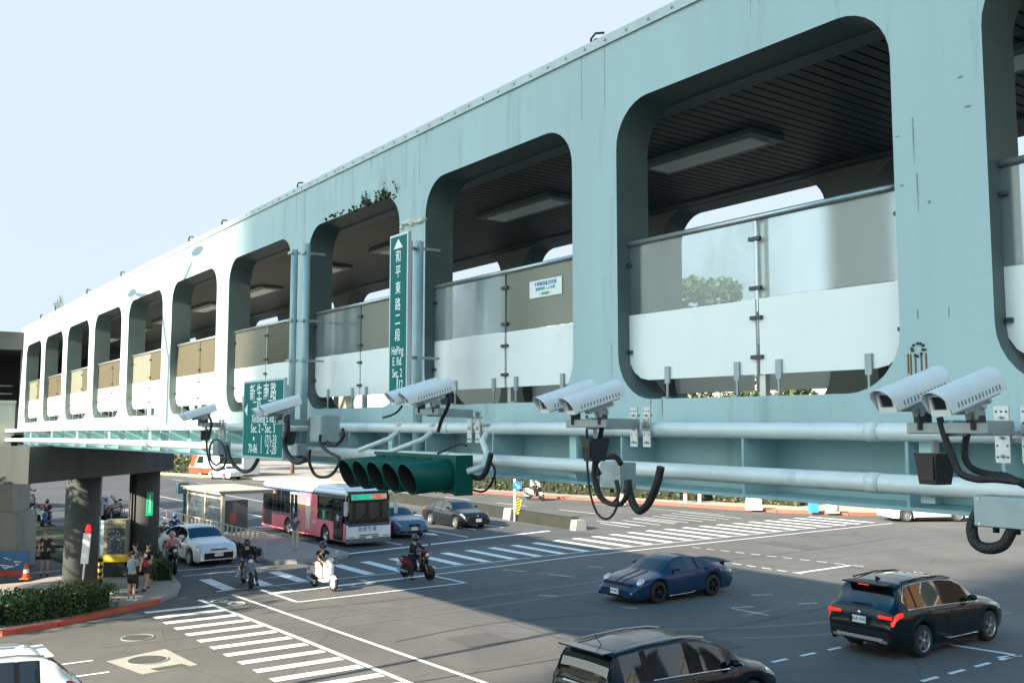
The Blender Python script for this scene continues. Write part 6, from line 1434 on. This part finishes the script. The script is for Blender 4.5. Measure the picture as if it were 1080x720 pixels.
# ------------------------------------------------------------ people: one skinned surface per body, clothing as children
M_skin = mat('skin', (.50,.30,.20), .55); M_hairb = mat('hair_black', (.012,.010,.010), .5); M_hairg = mat('hair_grey', (.16,.155,.15), .6); M_eye = mat('eye_dark', (.01,.008,.008), .3); M_lip = mat('lip', (.35,.13,.10), .5)
def skin_mesh(verts, edges, rad, root=0, sub=1):
    me = bpy.data.meshes.new('tmp'); me.from_pydata([tuple(v) for v in verts], edges, []); o = bpy.data.objects.new('tmp', me); COL.objects.link(o)
    md = o.modifiers.new('Skin', 'SKIN'); md.use_smooth_shade = True
    sv = me.skin_vertices[0].data
    for i, r in enumerate(rad): sv[i].radius = (r, r) if not isinstance(r, tuple) else r; sv[i].use_root = (i == root)
    if sub: ms = o.modifiers.new('Sub', 'SUBSURF'); ms.levels = sub; ms.render_levels = sub
    dg = bpy.context.evaluated_depsgraph_get(); out = bpy.data.meshes.new_from_object(o.evaluated_get(dg)); COL.objects.unlink(o); bpy.data.objects.remove(o)
    V = [v.co.copy() for v in out.vertices]; F = [tuple(p.vertices) for p in out.polygons]; bpy.data.meshes.remove(out); return V, F
def person(label, loc, rz, J, top, bottom, hair=M_hairb, shoes=None, sleeves='short', shorts=False, helmet=None, mask=None, scale=1., long_hair=False, extra=None, face_dir=0., visor=True, group=None, top_low=0.):
    """J: joints in local metres (x forward, y left, z up)"""
    t = thing('person', label, 'person', loc, rz, group); t.scale = (scale,)*3
    g = lambda k: Vector(J[k])
    names = ['pel','waist','chest','neckb','neck','headlow','headmid','headtop','hipL','kneeL','ankL','toeL','hipR','kneeR','ankR','toeR','shL','elL','wrL','hdL','shR','elR','wrR','hdR']
    up = (g('head') - g('neckb')).normalized(); h = g('head'); fw = Vector((math.cos(face_dir), math.sin(face_dir), 0)); fw = (fw - up*fw.dot(up)).normalized(); sd = up.cross(fw)
    P = {n: g(n) for n in ('pel','chest','neckb','hipL','kneeL','ankL','hipR','kneeR','ankR','shL','elL','wrL','shR','elR','wrR')}
    P['waist'] = P['pel'].lerp(P['chest'], .45); P['neck'] = P['neckb'] + up*.05; P['headlow'] = h - up*.075 + fw*.015; P['headmid'] = h + fw*.005; P['headtop'] = h + up*.075 - fw*.005
    for s in 'LR':
        a = P['ank'+s]; d = Vector((J.get('toedir'+s, (1,0,0)))); P['toe'+s] = a + d*.15 + Vector((0,0,-.05)); w = P['wr'+s]; dd = (w - P['el'+s]).normalized(); P['hd'+s] = w + dd*.05
    rad = dict(pel=.105, waist=.10, chest=.115, neckb=.062, neck=.048, headlow=.058, headmid=.088, headtop=.066, toeL=.030, toeR=.030)
    for s in 'LR': rad.update({'hip'+s:.085,'knee'+s:.055,'ank'+s:.036,'sh'+s:.055,'el'+s:.038,'wr'+s:.024,'hd'+s:.022})
    idx = {n: i for i, n in enumerate(names)}
    E_ = [('pel','waist'),('waist','chest'),('chest','neckb'),('neckb','neck'),('neck','headlow'),('headlow','headmid'),('headmid','headtop')]
    for s in 'LR': E_ += [('pel','hip'+s),('hip'+s,'knee'+s),('knee'+s,'ank'+s),('ank'+s,'toe'+s),('chest','sh'+s),('sh'+s,'el'+s),('el'+s,'wr'+s),('wr'+s,'hd'+s)]
    V, F = skin_mesh([P[n] for n in names], [(idx[a], idx[b]) for a, b in E_], [rad[n] for n in names], 0)
    body = MB(); body.add(V, F, True)
    # face and fingers belong to the same body mesh
    body.ball(h + fw*.092 - up*.012, (.014,.012,.022), 6, None, 4)
    for s, q in (('L', 1), ('R', -1)): body.ball(h + sd*q*.084 - up*.005, (.018,.012,.028), 6, None, 4)
    for s, q in (('L', 1), ('R', -1)):
        w = P['wr'+s]; d = (w - P['el'+s]).normalized(); side = d.cross(UP); side = side.normalized() if side.length > .1 else Vector((0,1,0)); pal = d.cross(side)
        for k in range(4):
            b0 = w + d*.075 + side*(.024 - .016*k); l = (.062,.072,.068,.052)[k]; body.tube([b0 - d*.02, b0 + d*l*.5 + pal*.006, b0 + d*l*.85 + pal*.026], [.0085,.008,.006], 5)
        body.tube([w + d*.03 + side*.02*q, w + d*.06 + side*.045*q + pal*.01, w + d*.09 + side*.045*q + pal*.022], [.011,.009,.007], 5)
    bo = body.build('body', M_skin, t)
    def part(nm, m, vs, es, rr, root=0): V, F = skin_mesh(vs, es, rr, root); q = MB(); q.add(V, F, True); return q.build(nm, m, t)
    c = .014; sl = 1. if sleeves == 'long' else .62
    L1 = P['elL'] if sl == 1 else P['shL'].lerp(P['elL'], sl); R1 = P['elR'] if sl == 1 else P['shR'].lerp(P['elR'], sl)
    low = P['pel'] + (P['pel'] - P['chest']).normalized() * .02
    vs = [low, P['waist'], P['chest'], P['neckb'] - up*.02, P['shL'], L1, P['shR'], R1]; es = [(0,1),(1,2),(2,3),(2,4),(4,5),(2,6),(6,7)]; rr = [.118,.118,.130,.070,.070,.052 if sl==1 else .060,.070,.052 if sl==1 else .060]
    if sl == 1: vs += [P['wrL'], P['wrR']]; es += [(5,8),(7,9)]; rr += [.036,.036]
    part('top', top, vs, es, rr, 1)
    vs = [P['pel'] + UP*.02]; es = []; rr = [.112]
    for s in 'LR':
        k = len(vs); kn = P['knee'+s]
        if shorts: vs += [P['hip'+s], P['hip'+s].lerp(kn, .85)]; es += [(0,k),(k,k+1)]; rr += [.100,.082]
        else: vs += [P['hip'+s], kn, kn.lerp(P['ank'+s], .93)]; es += [(0,k),(k,k+1),(k+1,k+2)]; rr += [.098,.068,.050]
    part('trousers' if not shorts else 'shorts', bottom, vs, es, rr)
    for s in 'LR':
        q = MB(); a = P['ank'+s]; d = (P['toe'+s] - a); d.z = 0; d.normalize(); q.ball(a + d*.06 + Vector((0,0,-.045)), (.135,.048,.045), 10, Matrix.Rotation(math.atan2(d.y, d.x), 3, 'Z'), 6); q.build('shoe', shoes or M_dark, t)
    Mh = Matrix((fw, sd, up)).transposed()
    if helmet:
        q = MB(); q.ball(h + up*.018 - fw*.008, (.140,.125,.135), 16, Mh, 12); q.build('helmet', helmet, t)
        if visor: q = MB(); q.ball(h + fw*.022 + up*.0, (.125,.115,.072), 14, Mh, 8); q.build('visor', M_lens, t)
    else:
        q = MB(); q.ball(h + up*.035 - fw*.022, (.100,.095,.085), 12, Mh, 8)
        if long_hair: q.ball(h - up*.05 - fw*.045, (.075,.092,.14), 12, Mh, 8)
        q.build('hair', hair, t)
    if not (helmet and visor):
        q = MB()
        for s_ in (1,-1): q.ball(h + fw*.086 + sd*s_*.030 + up*.008, (.006,.012,.007), 6, Mh, 4)
        q.build('eyes', M_eye, t)
        if not mask: q = MB(); q.ball(h + fw*.082 - up*.048, (.008,.022,.006), 6, Mh, 4); q.build('mouth', M_lip, t)
    if mask: q = MB(); q.ball(h + fw*.040 - up*.040, (.070,.078,.052), 12, Mh, 8); q.build('face_mask', mask, t)
    if extra: extra(t, P)
    return t
def stand(h=1.70, **k):
    J = dict(pel=(0,0,.93), chest=(.0,0,1.27), neckb=(0,0,1.44), head=(.02,0,1.60), hipL=(0,.09,.88), kneeL=(.02,.10,.50), ankL=(0,.11,.09), hipR=(0,-.09,.88), kneeR=(.02,-.10,.50), ankR=(0,-.11,.09),
      shL=(0,.17,1.38), elL=(-.02,.23,1.10), wrL=(.06,.24,.86), shR=(0,-.17,1.38), elR=(-.02,-.23,1.10), wrR=(.06,-.24,.86)); J.update(k); return J
def ride(**k):
    J = dict(pel=(-.28,0,.80), chest=(-.20,0,1.14), neckb=(-.15,0,1.30), head=(-.10,0,1.46), hipL=(-.24,.10,.79), kneeL=(.12,.17,.72), ankL=(.12,.15,.34), hipR=(-.24,-.10,.79), kneeR=(.12,-.17,.72), ankR=(.12,-.15,.34),
      shL=(-.17,.17,1.25), elL=(.06,.27,1.06), wrL=(.28,.27,.99), shR=(-.17,-.17,1.25), elR=(.06,-.27,1.06), wrR=(.28,-.27,.99)); J.update(k); return J
def footdown(s=1, **k):
    J = ride(); n = 'L' if s > 0 else 'R'; J['knee'+n] = (.06, s*.26, .46); J['ank'+n] = (.02, s*.34, .09); J.update(k); return J
# ------------------------------------------------------------ scooters
def scooter(label, loc, rz, main, dark, front=None, retro=False, scale=1., plate=None, group=None, lean=0.):
    t = thing('motor_scooter', label, 'scooter', loc, rz, group); t.scale = (scale,)*3; t.rotation_euler = (lean, 0, rz)
    def loftx(nm, m, st, par=None, seg=14):    # stations: (x, z, half width, half height)
        q = MB(); vs = []; fs = []
        for x, z, w, h in st:
            for k in range(seg):
                a = 2*math.pi*k/seg; ca, sa = math.cos(a), math.sin(a); e = .75
                vs.append((x, w*math.copysign(abs(ca)**e, ca), z + h*math.copysign(abs(sa)**e, sa)))
        for i in range(len(st)-1):
            for k in range(seg): a = i*seg+k; b = i*seg+(k+1)%seg; fs.append((a, b, b+seg, a+seg))
        fs += [tuple(range(seg))[::-1], tuple((len(st)-1)*seg + k for k in range(seg))]; q.add(vs, fs, True); return fixn(q.build(nm, m, par or t))
    for x in (.62, -.60):
        r, w = (.25, .055) if not retro else (.235, .05); Mx = Matrix.Translation((x, 0, r)) @ Matrix.Rotation(R(90), 4, 'X'); q = MB(); q.lathe([(r*.66,-w),(r*.92,-w),(r,-w*.4),(r,w*.4),(r*.92,w),(r*.66,w)], Mx, 24); wo = q.build('wheel', M_tyre, t)
        q = MB(); q.lathe([(r*.20,-w*.9),(r*.66,-w*.9),(r*.66,w*.9),(r*.20,w*.9),(0,w*.9)], Mx, 20)
        for k in range(5):
            a = 2*math.pi*k/5; q.tube([Mx @ Vector((0,0,0)), Mx @ Vector((r*.62*math.cos(a), r*.62*math.sin(a), 0))], .02, 5)
        q.build('rim', main if retro else M_rimdark, wo)
    loftx('rear_body', main, [(-.86,.62,.03,.03),(-.80,.63,.10,.09),(-.6,.60,.155,.16),(-.35,.56,.165,.19),(-.12,.50,.13,.17),(-.05,.42,.09,.08)])
    loftx('seat', dark, [(-.82,.77,.05,.02),(-.70,.79,.13,.05),(-.3,.77,.14,.055),(-.05,.73,.10,.045),(.0,.70,.05,.02)])
    q = MB(); q.box((.10,0,.30), (.46,.30,.08), None, .03); q.build('floorboard', dark if not retro else main, t)
    # leg shield: curved plate, and the front cowl over it
    q = MB(); n = 8; vs = []; 
    for i in range(n+1):
        u = i/n; z = .28 + .68*u; x = .40 - .10*u + .04*math.sin(u*math.pi); w = .21 - .07*abs(u-.45)*1.6
        for k in range(9): a = -1 + 2*k/8; vs += [(x - .10*a*a, w*a, z), (x - .10*a*a - .03, w*a*.96, z)]
    fs = []
    for i in range(n):
        for k in range(8): a = (i*9+k)*2; b = a+2; c = a+18; d = c+2; fs += [(a,b,d,c), (a+1,c+1,d+1,b+1)]
    q.add(vs, fs, True); q.build('leg_shield', front or main, t)
    loftx('front_cowl', front or main, [(.34,.62,.15,.34),(.42,.64,.135,.30),(.47,.68,.10,.22),(.50,.70,.05,.12)])
    q = MB(); q.ball((.60,0,.40 if retro else .42), (.20,.085,.12), 12); q.build('front_mudguard', main, t)
    q = MB(); q.tube([(.60,.07,.26),(.42,.07,.66),(.34,0,.95)], .022, 8); q.tube([(.60,-.07,.26),(.42,-.07,.66),(.34,0,.95)], .022, 8); q.build('fork', M_greymetal, t)
    q = MB(); q.ball((.38,0,1.0), (.12,.14,.09), 12); q.build('headset', main, t)
    q = MB(); q.ball((.47,0,1.01) if retro else (.49,0,.90), (.05,.085,.075), 12); q.build('headlight', M_hlens, t)
    q = MB(); q.tube([(.26,.33,1.02),(.32,.2,1.05),(.35,0,1.03),(.32,-.2,1.05),(.26,-.33,1.02)], .016, 8); q.build('handlebar', M_dark, t)
    for s in (1,-1):
        q = MB(); q.tube([(.32,.22*s,1.05),(.30,.30*s,1.20)], .008, 6); q.ball((.30,.32*s,1.25), (.015,.065,.045), 10); q.build('mirror', M_chrome if retro else M_dark, t)
        q = MB(); q.ball((.44,.16*s,.80), (.04,.035,.03), 8); q.build('indicator', M_orange, t)
    q = MB(); q.box((-.87,0,.66), (.04,.20,.06), None, .015); q.build('tail_light', M_tlens, t)
    q = MB(); q.box((-.93,0,.50), (.01,.26,.14)); q.build('number_plate', M_plate, t)
    q = MB(); q.tube([(-.35,-.14,.24),(-.6,-.17,.27),(-.85,-.17,.32)], [.03,.055,.05], 10); q.build('exhaust', M_greymetal, t)
    q = MB(); q.box((-.42,0,.30), (.46,.20,.18), None, .04); q.build('engine', M_dark, t)
    return t
cloth = lambda nm, c, v=.12: mat('cloth_' + nm, c, .85, var=v, scale=9, bump=.15, bscale=14)
C_blk = cloth('black', (.012,.013,.015)); C_blk2 = cloth('charcoal', (.030,.032,.035)); C_pale = cloth('pale_trousers', (.50,.49,.46)); C_beige = cloth('beige', (.52,.46,.36)); C_blue = cloth('light_blue', (.20,.33,.45)); C_den = cloth('denim', (.12,.20,.30)); C_pink = cloth('pink', (.65,.24,.24)); C_slate = cloth('slate', (.07,.10,.13)); C_white = cloth('white', (.68,.69,.68)); C_red = cloth('red', (.50,.03,.04)); C_dkblue = cloth('dark_blue', (.02,.06,.18))
M_hblk = mat('helmet_black', (.012,.012,.014), .2, coat=.8); M_hwhite = mat('helmet_white', (.7,.71,.72), .25, coat=.8); M_hblue = mat('helmet_blue', (.03,.14,.38), .25, coat=.8); M_teal = mat('mask_teal', (.03,.32,.34), .8)
S_white = carpaint('scooter_white', (.74,.73,.68), .3); S_blk = carpaint('scooter_black', (.012,.012,.014)); S_silver = carpaint('scooter_silver', (.42,.48,.55), .25); S_red = carpaint('scooter_dark_red', (.16,.012,.015)); S_pinkd = carpaint('scooter_dark', (.03,.03,.03)); S_blue = carpaint('scooter_blue', (.04,.14,.32))
def at3(px, py, z=0): x, y = at(px, py); return (x, y, z)
def rider(lab_s, lab_p, px, py, ds, dn, sc_, main, dark, front, top, bottom, helmet, J, retro=False, mask=None, sleeves='long', visor=True, shoes=None, z=.02, face=0.):
    rz = heading(ds, dn); p = at3(px, py, z); scooter(lab_s, p, rz, main, dark, front, retro, sc_)
    return person(lab_p, p, rz, J, top, bottom, helmet=helmet, mask=mask, scale=sc_, sleeves=sleeves, visor=visor, shoes=shoes, face_dir=face)
rider('black scooter with a silver front shield stopped at the crossing', 'rider in black jacket and black full helmet on the silver fronted scooter', 260.5, 618, -1, -.16, 1.10, S_blk, M_dark, carpaint('scooter_steel', (.12,.17,.24)), C_blk, C_blk2, M_hblk, footdown(1))
rider('cream white retro scooter waiting in the painted box', 'rider with black helmet and teal mask on the white scooter', 341.5, 621, -1, .12, 1.08, S_white, mat('seat_brown', (.06,.04,.03), .5), None, C_blk, C_pale, M_hblk, footdown(1), True, M_teal, 'short', False, mat('shoe_white', (.7,.7,.7), .6))
rider('black scooter with dark red side panels at the right end of the box', 'rider all in black on the dark red scooter', 440, 610.5, -1, .30, 1.08, S_red, M_dark, S_blk, C_blk, C_blk, M_hblk, footdown(-1), False, None, 'long', False)
rider('white scooter riding off along the far red kerb', 'rider in a white top on the scooter by the far red kerb', 564, 527.5, -1, .1, 1.3, S_white, M_dark, S_blk, C_white, C_blk2, M_hblk, ride())
rider('dark scooter standing beside the open side of the white sedan', 'rider in a pink top and jeans at the kerb lane', 181, 604, -1, -.1, 1.05, S_pinkd, M_dark, S_blk, C_pink, C_den, mat('helmet_pink', (.62,.30,.30), .3, coat=.6), footdown(-1), False, mat('mask_white', (.7,.7,.7), .8), 'long', False)
rider('blue scooter in the queue behind the pink rider', 'rider in blue with a blue helmet in the scooter queue', 184, 577, -1, -.05, 1.05, S_blue, M_dark, S_white, C_dkblue, C_blk2, M_hblue, ride())
rider('white scooter in the queue close to the far pier column', 'rider in a grey top with white helmet in the scooter queue', 173, 586, -1, -.05, 1.05, S_white, M_dark, S_blk, C_slate, C_blk2, M_hwhite, ride())
rider('dark scooter with a blue front in the shade among the tree trunks', 'rider in dark red in the shade among the tree trunks', 48, 556, -1, -.5, 1.05, S_blk, M_dark, S_blue, cloth('dark_red', (.12,.015,.03)), C_blk, M_hblk, ride())
# standing people
def hands_up(**k): return stand(elL=(.16,.24,1.16), wrL=(.32,.10,1.34), elR=(.16,-.24,1.16), wrR=(.32,-.10,1.34), **k)
def x_bag(t, P):
    q = MB(); q.box((.02,.27,.98), (.12,.16,.26), None, .03); q.build('shoulder_bag', C_blk2, t); q = MB(); q.tube([P['shR'] + Vector((.03,.02,.07)), P['chest'] + Vector((.13,.05,.0)), Vector((.02,.25,1.1))], .012, 5); q.build('bag_strap', C_blk2, t)
def x_pack(t, P):
    q = MB(); q.box((-.19,0,1.20), (.16,.28,.38), None, .05); q.build('backpack', C_blk2, t)
p = at3(138, 638.5, .14); person('man in a light blue shirt and black shorts with a bag, nearest the crossing', p, R(70), hands_up(), C_blue, C_blk, shorts=True, shoes=mat('shoe_white2', (.72,.72,.72), .6), extra=x_bag, scale=1.0)
p = at3(141, 629, .14); person('man in dark clothes just behind the light blue shirt', p, R(-95), stand(), C_slate, C_blk, scale=1.03)
def x_print(t, P):
    q = MB(); q.box((.135,0,1.25), (.012,.12,.13), None, .003); q.build('shirt_print', M_white, t); q = MB(); q.box((.14,.05,.98), (.10,.20,.24), None, .03); q.build('red_bag', C_red, t)
p = at3(155, 626, .14); person('woman in a black T-shirt with white print and red bag', p, R(-110), stand(kneeL=(.12,.10,.50), ankL=(.22,.10,.09), kneeR=(-.04,-.10,.50), ankR=(-.20,-.10,.12), elL=(.06,.22,1.12), wrL=(.20,.14,1.02)), C_blk, C_blk2, extra=x_print, long_hair=True, shorts=True, shoes=M_dark)
p = at3(47, 607, .02); person('person with pale hair and dark clothes carrying a bag on the shaded alley', p, R(-80), stand(elL=(.02,.30,1.16), wrL=(.10,.40,1.22)), C_blk2, C_blk, hair=M_hairg, shorts=True, extra=x_bag, scale=1.06, sleeves='short')
p = at3(311, 584, .17); person('man in a dark shirt and beige trousers standing beside the pink bus', p, R(80), stand(elL=(.02,.24,1.10), wrL=(.14,.16,.98)), C_slate, C_beige, scale=1.02, shoes=C_beige)
p = at3(155, 556, .15); person('small distant figure in blue standing behind the far pier column', p, R(-60), stand(), C_slate, C_dkblue, scale=1.0)
p = at3(131, 586, .15); person('person in a pale grey shirt and black cap behind the street cabinet', p, R(-60), stand(), C_white, C_blk, scale=1.0, hair=M_hairb)
# a second parked scooter row in the shade behind the pier
sc0 = scooter('dark parked scooter in the shade behind the near pier column', at3(30, 552, .02), R(60), S_blk, M_dark, S_silver, group=None)
